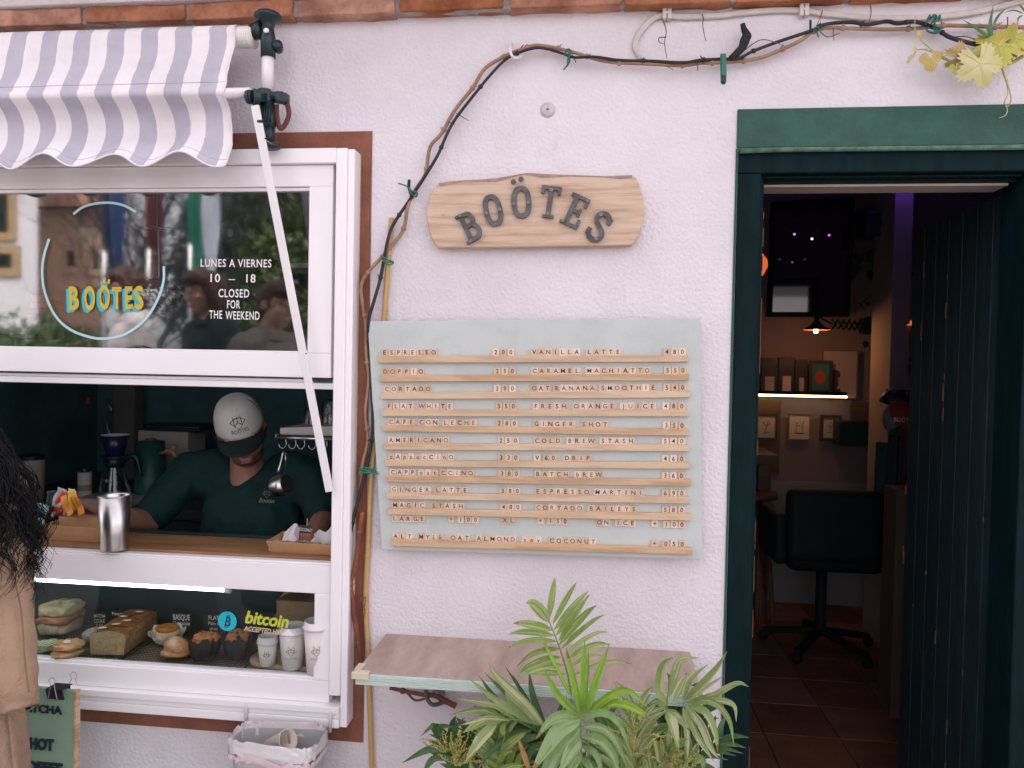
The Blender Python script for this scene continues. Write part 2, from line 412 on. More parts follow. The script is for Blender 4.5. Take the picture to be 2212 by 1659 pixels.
# open leaf, hinged on the right, turned about ninety degrees into the room
hx = P(2172, 800, .16).x; lt = hz-.012; LL = .63
def leafpt(s, o, z): # along the leaf, across it, height
    a = math.radians(90.0); return Vector((hx + math.cos(a)*s - math.sin(a)*o, .16 + math.sin(a)*s + math.cos(a)*o, z))
m = MB(); nb = 7
for i in range(nb):
    s0, s1 = LL*i/nb+.001, LL*(i+1)/nb-.001
    drop = .0
    q = lambda o: [leafpt(s0, o, FZ+.01), leafpt(s1, o, FZ+.01), leafpt(s1, o, lt-.0), leafpt(s0, o, lt-.0)]
    m.hexa(q(.0), q(-.045))
lf = m.build('leaf', DARKT2, dr, bevel=.003)
m = MB()
q = lambda o0, z0, z1: ([leafpt(.0, o0, z0), leafpt(LL, o0, z0), leafpt(LL, o0, z1), leafpt(.0, o0, z1)], [leafpt(.0, .0, z0), leafpt(LL, .0, z0), leafpt(LL, .0, z1), leafpt(.0, .0, z1)])
for z0 in (.30, 1.02, 1.72): 
    a_, b_ = q(.022, z0, z0+.1); m.hexa(a_, b_)
a1 = leafpt(.05, .013, .42); a2 = leafpt(LL-.05, .013, 1.0)
m.bar(a1, a2, .018, .09, up=(0, 0, 1))
# m.build('brace', DARKT2, lf, bevel=.004)
m = MB(); 
for i in range(20):   # chipped paint showing timber along the plank edges
    s_ = LL*random.randint(0, nb)/nb + U(-.005, .005); z_ = U(.2, 2.0); 
    if s_ < 0.02: s_ = .02
    m.bar(leafpt(s_, .0015, z_), leafpt(s_+U(-.002, .002), .0015, z_+U(.008, .06)), .003, U(.002, .005), up=(0, 1, 0))
m.build('chipped_paint', mat('bare_timber_chips', (.16, .07, .035), .8, .3), lf)
m = MB()
for i in range(26):
    z_ = U(.2, 2.0); m.bar((jx+.0165, fy0+.0448, z_), (jx+.0165, fy0+.0448, z_+U(.01, .07)), .002, U(.001, .003))
m.build('chipped_paint', MATS['bare_timber_chips'], dr)
MB().box(jx, P(2195, 900, fy0).x, .03, .14, FZ+.003, FZ+.012).build('threshold', mat('threshold_stone', (.10, .06, .045), .8, .2), dr)

stain(BRICK, 9, .36, .60, (.66, .60, .56)); stain(BROWN, 5, .32, .55, (.78, .76, .74)); stain(GREENP, 4, .34, .56, (.82, .84, .84))
# ---------------------------------------------------------------- serving window
win = thing('serving_window', 'white aluminium serving window with raised glazed sash above an open hatch and a cake display', 'window', (win_r, -.03, win_b))
F0 = -.06; S0 = -.045; G0 = -.030
def Zp(px, py, Y): return P(px, py, Y).z
def Xp(px, py, Y): return P(px, py, Y).x
zt_in = Zp(600, 353, F0)
xj = Xp(721, 700, F0)                      # inner edge of right jamb
m = MB()
m.box(win_l, xj, F0, .10, zt_in, win_t)                               # head
m.box(xj, xj+.03, F0, .10, win_b+.085, win_t-.0006)                   # right jamb, stepped
m.box(xj+.0301, win_r, F0+.004, .101, win_b+.0005, win_t-.003)
m.box(win_l+.001, win_l+.06, F0, .0995, win_b+.085, zt_in-.0005)
m.box(xj-.004, xj+.002, -.02, .09, win_b+.086, zt_in-.0004)
m.build('frame', WPVC, win, bevel=.0025)
# head groove line
# raised sash
sx1 = Xp(717, 600, S0); gx1 = Xp(668, 600, G0)+.003
s_top = zt_in-.001; g_top = Zp(400, 413, S0); g_bot = Zp(400, 757, S0); s_bot = Zp(400, 810, S0)
m = MB(); sl = win_l+.061
m.box(sl, sx1, S0, -.015, g_top+.010, s_top); m.box(sl, sx1, S0, -.015, s_bot, g_bot-.001)
m.box(gx1, sx1, S0-.0006, -.0152, g_bot-.001, g_top+.010); m.box(sl, sl+.06, S0-.0006, -.0152, g_bot-.001, g_top+.010)
m.box(sl+.06, gx1, S0+.008, -.016, g_top, g_top+.0097); m.box(sl+.06, gx1, S0+.003, -.018, g_bot-.001, g_bot+.0035)
m.build('sash', WPVC, win, bevel=.002)
MB().box(sx1+.0008, xj-.0042, -.022, -.012, s_bot, s_top).build('gasket', WGREY, win)
GLASS = glass_mat('window_glass', (.86, .90, .88), .16, .036)
GLASS2 = glass_mat('display_glass', (.93, .95, .94), .012)
pane = MB().box(sl+.055, gx1+.005, G0, G0+.006, g_bot-.004, g_top+.006).build('upper_pane', GLASS, win)
# transom below the sash
zt0 = s_bot-.001; zt1 = Zp(400, 834, -.02); zt2 = Zp(400, 815, -.02)
m = MB(); m.box(sl, xj-.005, -.012, .08, zt1, zt0-.004); m.box(sl, xj-.005, -.030, -.0121, zt1, zt1+.017); m.box(sl, xj-.005, -.021, -.0122, zt1+.0172, zt1+.026)
m.build('transom', WPVC, win, bevel=.002)
MB().box(Xp(675, 820, -.03), Xp(716, 820, -.03), -.034, -.0125, zt0-.010, zt0-.001).build('rubber_stop', BLACK, win)
# counter rail, lower light, bottom rail, sill
cr_t = Zp(400, 1207, S0); cr_b = Zp(400, 1267, S0); lp_b = Zp(400, 1450, S0); lr_b = Zp(400, 1497, S0)
xl = Xp(678, 1380, S0); xr2 = xj-.0045
m = MB()
m.box(sl, xr2, S0, -.012, cr_b, cr_t); m.box(sl, xr2, S0+.004, -.014, cr_t, cr_t+.006)
m.box(xl, xr2, S0-.0005, -.0125, lp_b, cr_b); m.box(sl, sl+.05, S0-.0005, -.0125, lp_b, cr_b)
m.box(sl, xr2, S0, -.012, lr_b, lp_b-.0005); m.box(sl+.05, xl, S0+.006, -.014, lp_b-.0005, lp_b+.007)
m.build('hatch_frame', WPVC, win, bevel=.002)
lpane = MB().box(sl+.045, xl+.004, G0, G0+.005, lp_b-.004, cr_b+.004).build('lower_pane', GLASS2, win)
m = MB()
z1 = Zp(450, 1521, F0); z2 = Zp(450, 1533, F0)
m.box(win_l, xj+.0295, F0-.006, .1, z1, lr_b-.0005); m.box(win_l, xj+.0295, F0+.001, .0995, z2, z1-.0004); m.box(win_l, xj+.0295, F0-.003, .099, win_b, z2-.0004)
m.build('sill', WPVC, win, bevel=.002)
# paint on the upper pane
gy = G0-.0012
PALEBLUE = mat('pale_blue_glass_paint', (.42, .66, .70), .6, .05)
GOLD = mat('gold_glass_paint', (.58, .42, .035), .5, .1, 30)
CYAN = mat('cyan_glass_paint', (.01, .48, .58), .5, .05)
WHT = mat('white_glass_paint', (.82, .80, .81), .6, .03)
def gl3(x, y, dy=0): q = P(x, y, gy); return Vector((q.x, gy-dy, q.z))
def stroke(mb, pts, wd, y, n=5):
    pp = catmull([gl3(*p) for p in pts], n); L_ = []; R_ = []
    for i, p in enumerate(pp):
        t = (pp[min(i+1, len(pp)-1)]-pp[max(i-1, 0)]).normalized(); nn = Vector((-t.z, 0, t.x))*wd/2
        L_.append(Vector((p.x, y, p.z))+nn); R_.append(Vector((p.x, y, p.z))-nn)
    k = len(pp); mb.add(L_+R_, [(i, i+1, k+i+1, k+i) for i in range(k-1)])
m = MB()
arc = []
for px_, py_ in ((106, 516), (95, 552), (91, 590), (97, 632), (118, 680), (152, 712), (198, 729), (232, 731), (270, 722), (312, 692), (340, 648), (353, 608), (354, 575)): arc.append((px_, py_))
stroke(m, arc, .0072, gy)
stroke(m, [(158, 463), (178, 448), (205, 440), (238, 438), (268, 444), (294, 458)], .0065, gy)
m.build('painted_circle', PALEBLUE, pane)
SPELL = 'BO\u00d6TES'
m = MB(); 
lets = [('B', 160, 643, 27, 53), ('O', 195, 643, 29, 55), ('O', 227, 641, 29, 55), ('T', 254, 643, 25, 50), ('E', 279, 642, 20, 50), ('S', 301, 642, 24, 52)]
for pass_, (ox, oz, yy) in enumerate(((-6, 5, gy), (0, 0, gy-.0015))):
    m.mat(1-pass_)
    for ch, cx, cy, wd, ht in lets:
        c = gl3(cx+ox, cy+oz); c.y = yy; hh = ht*MPX(gy)*1.38
        tv, _ = glyphs(ch, .034)
        w_ = max(p[0] for p in tv)-min(p[0] for p in tv)
        m.text(ch, on_wall(c+Vector((0, 0, -hh*.36)), ang=.03), hh, wd*MPX(gy)/(w_*hh)*.95, off=.034)
    for q in (-5, 5):
        c = gl3(231+q+ox, 608+oz); m.box(c.x-.0035, c.x+.0035, yy-.0003, yy, c.z-.006, c.z+.006)
m.build('painted_name', [GOLD, CYAN], pane)
m = MB()
for txt, cx, cy, ht, wd in (('LUNES A VIERNES', 509, 568, 18, 168), ('10', 463, 600, 19, 23), ('18', 540, 601, 19, 22), ('CLOSED', 505, 633, 19, 73), ('FOR', 504, 657, 19, 31), ('THE', 466, 679, 19, 31), ('WEEKEND', 524, 681, 19, 81)):
    c = gl3(cx, cy); c.y = gy; hh = ht*MPX(gy)*1.38
    tv, _ = glyphs(txt, .012, gap=1.12); w_ = max(p[0] for p in tv)-min(p[0] for p in tv)
    m.text(txt, on_wall(c+Vector((0, 0, -hh*.36)), ang=-.005), hh, wd*MPX(gy)/(w_*hh), off=.012, gap=1.12)
c = gl3(501, 604); m.box(c.x-.0095, c.x+.0095, gy-.0003, gy, c.z-.001, c.z+.001)
m.build('opening_hours', WHT, pane)
# sticker on the lower pane
m = MB(); c = gl3(491, 1342); rr = 22.5*MPX(gy)
m.mat(0).add([c+Vector((math.cos(a*.1309)*rr, 0, math.sin(a*.1309)*rr)) for a in range(48)], [tuple(range(48))])
m.mat(1); m.text('B', on_wall(c+Vector((-.0005, -.0012, -.0125)), ang=-.22), .036, .85, off=.018)
for q in (-.003, .003):
    for sgn in (-1, 1):
        p_ = c+Vector((q+sgn*.003, 0, sgn*.0148)); m.box(p_.x-.0011, p_.x+.0011, gy-.0016, gy-.0012, p_.z-.003, p_.z+.003)
m.build('sticker_emblem', [CYAN, mat('dark_teal_print', (.01, .05, .06), .6)], lpane)
LIME = mat('lime_vinyl', (.55, .60, .045), .5, .03); CREAMV = mat('cream_vinyl', (.75, .56, .38), .5, .03)
m = MB(); c = gl3(575, 1340); 
tv, _ = glyphs('bitcoin', .03, .22); w_ = max(p[0] for p in tv)-min(p[0] for p in tv); hh = .047
m.mat(0).text('bitcoin', on_wall(c+Vector((0, 0, -.013)), ang=-.055), hh, 104*MPX(gy)/(w_*hh), off=.03, shear=.22)
m.mat(1); c = gl3(571, 1362); tv, _ = glyphs('ACCEPTED HERE', .02, .22); w_ = max(p[0] for p in tv)-min(p[0] for p in tv); hh = .0185
m.text('ACCEPTED HERE', on_wall(c+Vector((0, 0, -.0065)), ang=-.05), hh, 100*MPX(gy)/(w_*hh), off=.02, shear=.22)
m.build('sticker_lettering', [LIME, CREAMV], lpane)
# display tube lamp under the counter rail
a = P(60, 1250, -.0); b = P(485, 1277, -.0)
lamp = thing('tube_lamp', 'white lit tube lamp under the counter rail over the cakes', 'lamp', (a.x, .0, a.z))
zz = cr_b-.019
MB().tube([(sl+.2, .004, zz), (b.x, .004, zz)], .0055, 12).build('tube', emit('cool_tube_light', (.86, .96, 1.0), 3.5), lamp, smooth=True)
MB().tube([(b.x, .004, zz), (b.x+.016, .004, zz)], .0085, 12).build('end_cap', WHITEP, lamp)
# ---------------------------------------------------------------- awning
aw = thing('awning', 'white and grey-lilac striped awning with scalloped drop, rolled in over the serving window', 'awning', (Xp(540, 70, -.1), -.1, Zp(540, 208, -.15)))
CW = mat('white_awning_cloth', (.78, .74, .755), .85, .05, 4, bump=.12, bs=400); CG = mat('grey_lilac_awning_cloth', (.455, .44, .505), .85, .07, 4, bump=.12, bs=400)
CW.node_tree.nodes['Principled BSDF'].inputs['Subsurface Weight'].default_value = 0
RY, BYR = -.10, -.158
zr = Zp(400, 60, RY); zbar = Zp(400, 200, BYR); xe = Xp(513, 120, RY); xs_l = Xp(497, 100, RY); sw = 40.35*MPX(RY)
zro = Zp(400, 64, RY)
zval = Zp(400, 352, -.135)
rr = .030
prof = []                                       # (y, z, kind) from behind the roller over its top down to the drop edge
rc = (RY+.012, zr-.025)
for a in range(150, -30, -20): prof.append((rc[0]-math.cos(math.radians(180-a))*-rr*1.0, rc[1]+math.sin(math.radians(a))*rr))
prof = []
for a in range(20, 191, 17): prof.append((rc[0]+math.cos(math.radians(a))*rr, rc[1]+math.sin(math.radians(a))*rr))
y0, z0 = prof[-1]
for k in range(1, 15):
    t = k/14; prof.append((y0+(BYR-.008-y0)*t+.006*math.sin(math.pi*t), z0+(zbar+.013-z0)*t))
nbar = len(prof)
for a in range(150, 215, 20): prof.append((BYR+math.cos(math.radians(a))*.0165, zbar-.004+math.sin(math.radians(a))*.0165))
yb2, zb2 = prof[-1]; nv0 = len(prof); NV = 16
for k in range(1, NV+1): prof.append((None, k/NV))
cols = []; n_str = 26
xcur = xe; edges = [(xe, 0)]
cols.append(xe)
x_list = [xe, (xe+xs_l)/2, xs_l]; mats_i = [0, 0]
for sidx in range(n_str):
    for q in range(1, 7):
        x_list.append(xs_l-sw*(sidx+q/6)); mats_i.append(1 if sidx % 2 == 0 else 0)
def canopy(x, j):
    y, z = prof[j]
    dx = (x-xe); cr_ = noise.noise(Vector((x*16+j*.55, j*.28, 4.0)))*.0035*math.exp(-max(0, (xe-x))/.25) + noise.noise(Vector((x*9-j*.25, j*.35, 8.0)))*.0022
    wr = noise.noise(Vector((x*7, j*.10, 1.3)))
    if y is not None:
        t = j/nv0
        return Vector((x + .006*math.sin(j*.5+x*5)*(0 if j < 8 else 1)*.4, y+(.004*wr+cr_)*(1 if 9 < j < nbar else .3), z + (.0022*wr if j < 10 else 0)))
    t = z
    zlow = zval + .0165*math.cos((x-Xp(488, 352, -.135))/(159*MPX(-.135))*2*math.pi)*-1*-1
    zlow = zval - .0185*math.cos((x-Xp(481, 352, -.135))/(163*MPX(-.135))*2*math.pi) - .004
    bell = math.sin(math.pi*min(1, t*1.25))
    ripple = math.sin((x-xe)*2*math.pi/.30+1.2)*.012*t + math.sin((x-xe)*2*math.pi/.17)*.006*t
    tw = max(0, 1-abs(x-(xe-.16))/.10)*.022*math.sin(math.pi*t)          # fold near the free end
    yy = yb2 + .055*math.sin(math.pi*t**.75) - .012*t + ripple + tw
    return Vector((x-.004*math.sin(t*5), yy + .004*wr + cr_*1.3, zb2+(zlow-zb2)*t))
m = MB(); NP = len(prof)
vs = [canopy(x, j) for j in range(NP) for x in x_list]; nx = len(x_list)
m.v = vs
for j in range(NP-1):
    for i in range(nx-1):
        m.f.append((j*nx+i, j*nx+i+1, (j+1)*nx+i+1, (j+1)*nx+i)); m.m.append(mats_i[i])
cn = m.build('canopy', [CW, CG], aw, smooth=True, solid=.0012)
m = MB(); m.tube([canopy(x, NP-1)+Vector((0, 0, .0005)) for x in x_list], .0026, 6); m.tube([canopy(xe, j) for j in range(9, NP)], .0022, 6)
m.build('edge_piping', CW, aw, smooth=True)
m = MB(); m.tube([canopy(x, nbar-2)+Vector((0, -.0012, 0)) for x in x_list], .0007, 4); m.tube([canopy(x, NP-3)+Vector((0, -.0012, 0)) for x in x_list], .0006, 4); m.build('hem_stitching', mat('hem_thread', (.42, .40, .43), .9, .1), aw)
stain(CW, 7, .30, .55, (.90, .885, .88)); stain(CG, 7, .30, .55, (.86, .86, .88))
m = MB(); m.tube([(x_list[-1], rc[0], rc[1]), (Xp(545, 70, RY), rc[0], rc[1])], .027, 20); m.build('roller', mat('roller_tube_cream', (.72, .67, .64), .5), aw, smooth=True)
m = MB()
for k in range(6): m.tube([(xe+.004+.005*k, rc[0], rc[1]), (xe+.0075+.005*k, rc[0], rc[1])], .0278, 20)
m.build('roller_thread', WHITEP, aw)
m = MB(); m.tube([(x_list[-1], BYR, zbar-.004), (Xp(541, 208, BYR), BYR, zbar-.004)], .0125, 16); m.build('front_bar', WHITEP, aw, smooth=True)
PYY = -.088
def pp(x, y, Y=PYY): return P(x, y, Y)
MB().tube([pp(579, 120), pp(577, 200)], .0158, 16).build('pole', WHITEP, aw, smooth=True)
m = MB(); t = pp(579, 42); t.z = bz-.0; tp = Vector((t.x, PYY, wall_top+.015))
tp = pp(579, 38)
m.lathe([(.0, .010), (.030, .010), (.035, .004), (.035, -.003), (.020, -.009), (.0145, -.03), (.0145, -.05)], tp, 24)
m.tube([pp(574, 52), pp(577.5, 66), pp(579, 82), pp(579.5, 125)], [.014, .017, .019, .0185], 16)
m.ball(pp(601, 101), (.012, .014, .014)); m.tube([pp(580, 96), pp(603, 101)], .010, 10)
m.tube([pp(600, 95, PYY-.012), pp(602, 107, PYY+.015)], .012, 10)
a = pp(548, 68); m.tube([a, pp(565, 65)], [.020, .024], 18); m.tube([pp(541, 69), pp(549, 68)], [.017, .0215], 18)
m.build('upper_clamp', BLACK, aw, smooth=True)
a = pp(575, 66, PYY-.023); MB().ball(a, (.0075, .004, .0065)).build('clamp_bolt', WHITEP, aw, smooth=True)
m = MB()
m.tube([pp(573, 195), pp(573, 224)], .0205, 18); m.tube([pp(548, 210), pp(612, 208)], .0125, 14)
m.tube([pp(533, 209, BYR), pp(541, 209, BYR)], [.0165, .0185], 20); m.tube([pp(541, 209, BYR), pp(546, 209, BYR)], .016, 20); m.tube([pp(546, 209, BYR), pp(562, 211, BYR+.01)], [.0205, .0185], 20)
m.bar(pp(552, 210, BYR), pp(573, 210), .022, .022)
m.tube([pp(603, 200), pp(603, 222)], .0135, 14); m.box(pp(607, 215).x, pp(622, 215).x, PYY-.012, PYY+.014, pp(612, 224).z, pp(612, 203).z)
m.build('lower_clamp', BLACK, aw, smooth=False, bevel=.002)
m = MB(); m.tube([pp(576, 222), pp(580, 262), pp(582, 276)], [.0205, .0205, .0165], 14); m.tube([pp(582, 274), pp(582, 311)], [.0155, .0115], 14)
m.lathe([(.0, .008), (.018, .008), (.031, 0), (.031, -.009), (.0, -.009)], pp(580, 313), 22, sx=1.0, sy=.75)
for k in range(4): m.box(pp(572+k*5.5, 240).x, pp(574.5+k*5.5, 240).x, PYY-.0235, PYY-.015, pp(576, 268).z, pp(576, 232).z)
m.build('lower_leg', BLACK, aw, smooth=True)
a = pp(578, 306, PYY-.02); MB().prism([pp(572, 311, PYY-.021), pp(587, 311, PYY-.021), pp(578, 303, PYY-.021)], (0, .006, 0)).build('warning_label', mat('worn_pink_label', (.45, .25, .24), .6), aw)
m = MB()
pth = [pp(597, 226), pp(598, 250), pp(604, 276), pp(614, 272), pp(624, 248), pp(620, 222), pp(614, 206)]
m.tube(catmull(pth, 5), .0030, 6, flat=2.4); m.build('pull_strap', mat('brown_red_strap', (.13, .035, .03), .8), aw, smooth=True)
a = P(551, 228, -.165); b = P(661, 765, -.13); c = P(712, 1062, -.078)
m = MB(); m.bar(a, c, .0205, .009, up=(0, 1, 0)); m.build('support_arm', WHITEP, aw, bevel=.002)
m = MB(); m.ball(P(573, 299, -.171), .0022); m.ball(P(661, 764, -.135), .002); m.ball(P(704, 965, -.1), .002); m.tube([P(557, 262, -.165), P(566, 262, -.165)], .004, 8); m.build('arm_rivet', BLACK, aw)
# ---------------------------------------------------------------- wooden name sign
SGY = -.034
sg = thing('wooden_sign', 'wavy-edged pale wood sign with dark metal letters spelling BO\u00d6TES', 'sign', P(1156, 530, SGY))
OAK = mat('pale_oak', (.62, .46, .345), .6, 0, 3.5, col2=(.44, .29, .19), stretch=(1.2, 4, 15), bump=.35, bs=40, ramp=(.36, .56), detail=8)
BARK = mat('weathered_bark_edge', (.33, .235, .20), .85, .3, 30, bump=.7, bs=80)
out = [(632, 1186), (700, 1176), (800, 1168), (900, 1163), (1000, 1155), (1090, 1140), (1190, 1122), (1240, 1122), (1300, 1127), (1500, 1134), (1700, 1141), (1800, 1138), (1885, 1134), (1908, 1148), (1930, 1190), (1950, 1255), (1962, 1320), (1963, 1370), (1953, 1440), (1935, 1505), (1908, 1560), (1885, 1582), (1860, 1590), (1600, 1594), (1300, 1598), (900, 1602), (625, 1604), (600, 1580), (575, 1525), (558, 1460), (549, 1385), (556, 1320), (575, 1265), (600, 1220)]
o3 = [P(*C2(*p), SGY) for p in out]
m = MB(); m.prism(o3, (0, .030, 0)); board = m.build('board', OAK, sg, bevel=.004, bseg=3)
m = MB()
top = [P(*C2(*p), SGY-.0012) for p in out[:13]]; low = [P(*C2(p[0]+(6 if i == 0 else 0), p[1]+(14+10*math.sin(i*1.7+1))), SGY-.0012) for i, p in enumerate(out[:13])]
for i in range(12): m.add([top[i], top[i+1], low[i+1], low[i]], [(0, 1, 2, 3)])
m.build('bark_edge', BARK, board)
SLAB = mat('weathered_zinc_letter', (.095, .10, .105), .55, .35, 40, metal=.3, bump=.5, bs=150)
class G2:                                        # slab-serif letters as extruded strokes in a 1-high box
    def __init__(s, c, h, ang, w, y): s.c, s.h, s.a, s.w, s.y, s.m, s.n = c, h, ang, w, y, MB(), 0
    def T(s, u, v, dz=0):
        x, z = u*s.w*s.h, (v-.5)*s.h; ca, sa = math.cos(s.a), math.sin(s.a)
        return Vector((s.c.x+x*ca-z*sa, dz, s.c.z+x*sa+z*ca))
    def poly(s, pts, e=0):
        s.n += 1; y0 = s.y-.0085-.00035*s.n
        s.m.prism([s.T(u, v, y0) for u, v in pts], (0, .0085+.0003*s.n, 0))
    def rect(s, u0, u1, v0, v1): s.poly([(u0, v0), (u1, v0), (u1, v1), (u0, v1)])
    def ribbon(s, pts, wd):
        s.n += 1; y0 = s.y-.0085-.00035*s.n; n = len(pts); L_ = []; R_ = []
        for i, p in enumerate(pts):
            a, b = pts[max(i-1, 0)], pts[min(i+1, n-1)]
            tx, tz = (b[0]-a[0])*s.w, b[1]-a[1]; l = math.hypot(tx, tz) or 1
            nx, nz = -tz/l*wd/2/s.w, tx/l*wd/2
            L_.append((p[0]+nx, p[1]+nz)); R_.append((p[0]-nx, p[1]-nz))
        closed = math.hypot(pts[0][0]-pts[-1][0], pts[0][1]-pts[-1][1]) < 1e-6
        vs = [s.T(u, v, y0) for u, v in L_+R_]+[s.T(u, v, s.y) for u, v in L_+R_]
        fs = []
        for i in range(n-1):
            fs += [(i, i+1, n+i+1, n+i), (2*n+i, 3*n+i, 3*n+i+1, 2*n+i+1), (i, 2*n+i, 2*n+i+1, i+1), (n+i, n+i+1, 3*n+i+1, 3*n+i)]
        if not closed: fs += [(0, n, 3*n, 2*n), (n-1, 3*n-1, 4*n-1, 2*n-1)]
        s.m.add(vs, fs)
def ring(cx, cz, rx, rz, a0, a1, n=16, p=1.0):
    r = []
    for i in range(n+1):
        a = math.radians(a0+(a1-a0)*i/n); ca, sa = math.cos(a), math.sin(a)
        r.append((cx+rx*math.copysign(abs(ca)**p, ca), cz+rz*math.copysign(abs(sa)**p, sa)))
    return r
sdefs = [('B', 832, 1473, 26, 200, .58), ('O', 985, 1366, 15, 205, .55), ('O', 1168, 1313, 4, 207, .58), ('T', 1352, 1313, -7, 205, .62), ('E', 1516, 1371, -24, 208, .62), ('S', 1670, 1470, -30, 205, .60)]
lobs = []
for ch, cx, cy, ang, ht, wd in sdefs:
    c = P(*C2(cx, cy), SGY); g = G2(c, ht/3*MPX(SGY), math.radians(ang), wd, SGY-.0002)
    st = .15
    if ch == 'B':
        g.rect(-.34, -.34+st/wd, 0, 1); g.rect(-.52, .02, .0, .085); g.rect(-.52, .02, .915, 1)
        g.ribbon([(-.2, .93)]+ring(.12, .735, .24, .19, 90, -90, 12)+[(-.2, .54)], .14); g.ribbon([(-.2, .54)]+ring(.12, .305, .32, .235, 90, -90, 14)+[(-.2, .07)], .14)
    if ch == 'O': g.ribbon(ring(0, .5, .40, .43, 0, 360, 40, .78), .155)
    if ch == 'T':
        g.rect(-st/wd/2, st/wd/2, 0, .9); g.rect(-.5, .5, .88, 1); g.rect(-.5, -.5+.1/wd, .74, .89); g.rect(.5-.1/wd, .5, .74, .89); g.rect(-.28, .28, 0, .09)
    if ch == 'E':
        g.rect(-.32, -.32+st/wd, 0, 1); g.rect(-.5, .46, 0, .11); g.rect(-.5, .46, .89, 1); g.rect(-.2, .22, .45, .56); g.rect(.46-.1/wd, .46, .1, .30); g.rect(.46-.1/wd, .46, .70, .9); g.rect(.16, .28, .37, .64)
    if ch == 'S':
        g.ribbon(ring(0, .73, .33, .20, 20, 180, 12)+[(-.33, .70), (-.2, .575), (.18, .44)]+ring(0, .27, .36, .21, 35, -160, 16), .155)
        g.rect(.24, .47, .68, .88); g.rect(-.48, -.25, .12, .34)
    lo = g.m.build('letter', SLAB, sg)
    lobs.append((g, lo))
    for (u, v) in {'B': ((-.2, .955), (-.25, .05)), 'O': ((-.40, .45), (.40, .45)), 'T': ((0, .87), (0, .13)), 'E': ((.36, .93), (-.36, .07)), 'S': ((-.22, .83), (.22, .12))}[ch]:
        k = MB(); q = g.T(u, v, SGY-.0125); k.lathe([(.0045, 0), (.0045, .0012), (.002, .0016), (.0018, .0004)], q, 12, Matrix.Rotation(math.radians(90), 4, 'X')); k.build('screw', mat('dull_zinc_screw', (.20, .20, .20), .5, .2, metal=.4), lo)
m = MB()
for x, y in ((1115, 1179), (1165, 1162)):
    q = P(*C2(x, y), SGY-.011); m.lathe([(.0038, -.011), (.0038, -.001), (.0068, 0), (.0066, .0025), (.003, .003)], q, 14, Matrix.Rotation(math.radians(90), 4, 'X'))
m.build('umlaut_screws', SLAB, sg, smooth=False)
m = MB()
for x, y in ((660, 1393), (1842, 1357)): m.lathe([(.0042, -.001), (.0042, .0008), (.0015, .001)], P(*C2(x, y), SGY-.0005), 12, Matrix.Rotation(math.radians(90), 4, 'X'))
m.build('fixing_screws', mat('pale_screw', (.42, .36, .31), .5, .1), sg)
# ---------------------------------------------------------------- menu board
MBY = -.036
mbd = thing('menu_board', 'pale mint green menu board with twelve pine rails of wooden letter tiles', 'menu board', P(1160, 1200, MBY))
MINT = mat('mint_board_paint', (.505, .545, .525), .7, .05, 3, bump=.15, bs=90)
cor = [P(*MC(158, 87), MBY), P(*MC(2165, 67), MBY), P(*MC(2177, 1525), MBY), P(*MC(242, 1465), MBY)]
cor = [cor[3], cor[2], cor[1], cor[0]]
MB().prism(cor, (0, .012, 0)).build('board', MINT, mbd, bevel=.0015)
stain(MINT, 6, .30, .52, (.90, .93, .91)); stain(MINT, 40, .22, .30, (.86, .86, .84))
RLY = MBY-.013
rails = [(220, 297, 338, 2095, 292, 331), (229, 412, 452, 2098, 404, 443), (240, 518, 557, 2105, 508, 547), (240, 621, 660, 2096, 620, 661), (247, 714, 751, 2098, 738, 777), (254, 825, 862, 2098, 832, 871), (263, 925, 962, 2101, 938, 978), (270, 1018, 1056, 2110, 1041, 1082), (272, 1121, 1158, 2101, 1147, 1188), (280, 1216, 1253, 2113, 1248, 1291), (299, 1403, 1442, 2118, 1455, 1496)]
for i, (xa, ta, ba, xb, tb, bb) in enumerate(rails):
    f = [P(*MC(xa, ba), RLY), P(*MC(xb, bb), RLY), P(*MC(xb-1, tb), RLY), P(*MC(xa, ta), RLY)]
    kk = U(-.003, .003)
    m = MB(); m.hexa(f, [Vector((q.x, MBY-.0002, q.z)) for q in f])
    pn = mat('pale_pine_%s' % ('rail' if i % 3 == 0 else 'rail_warm' if i % 3 == 1 else 'rail_light'), ((.60, .435, .275), (.58, .395, .235), (.62, .465, .305))[i % 3], .6, 0, 3.2+i % 3, col2=((.49, .33, .21), (.45, .275, .155), (.51, .35, .23))[i % 3], stretch=(1.5, 5, 16), bump=.15, bs=40, ramp=(.40, .56))
    m.build('rail', pn, mbd, bevel=.0008)
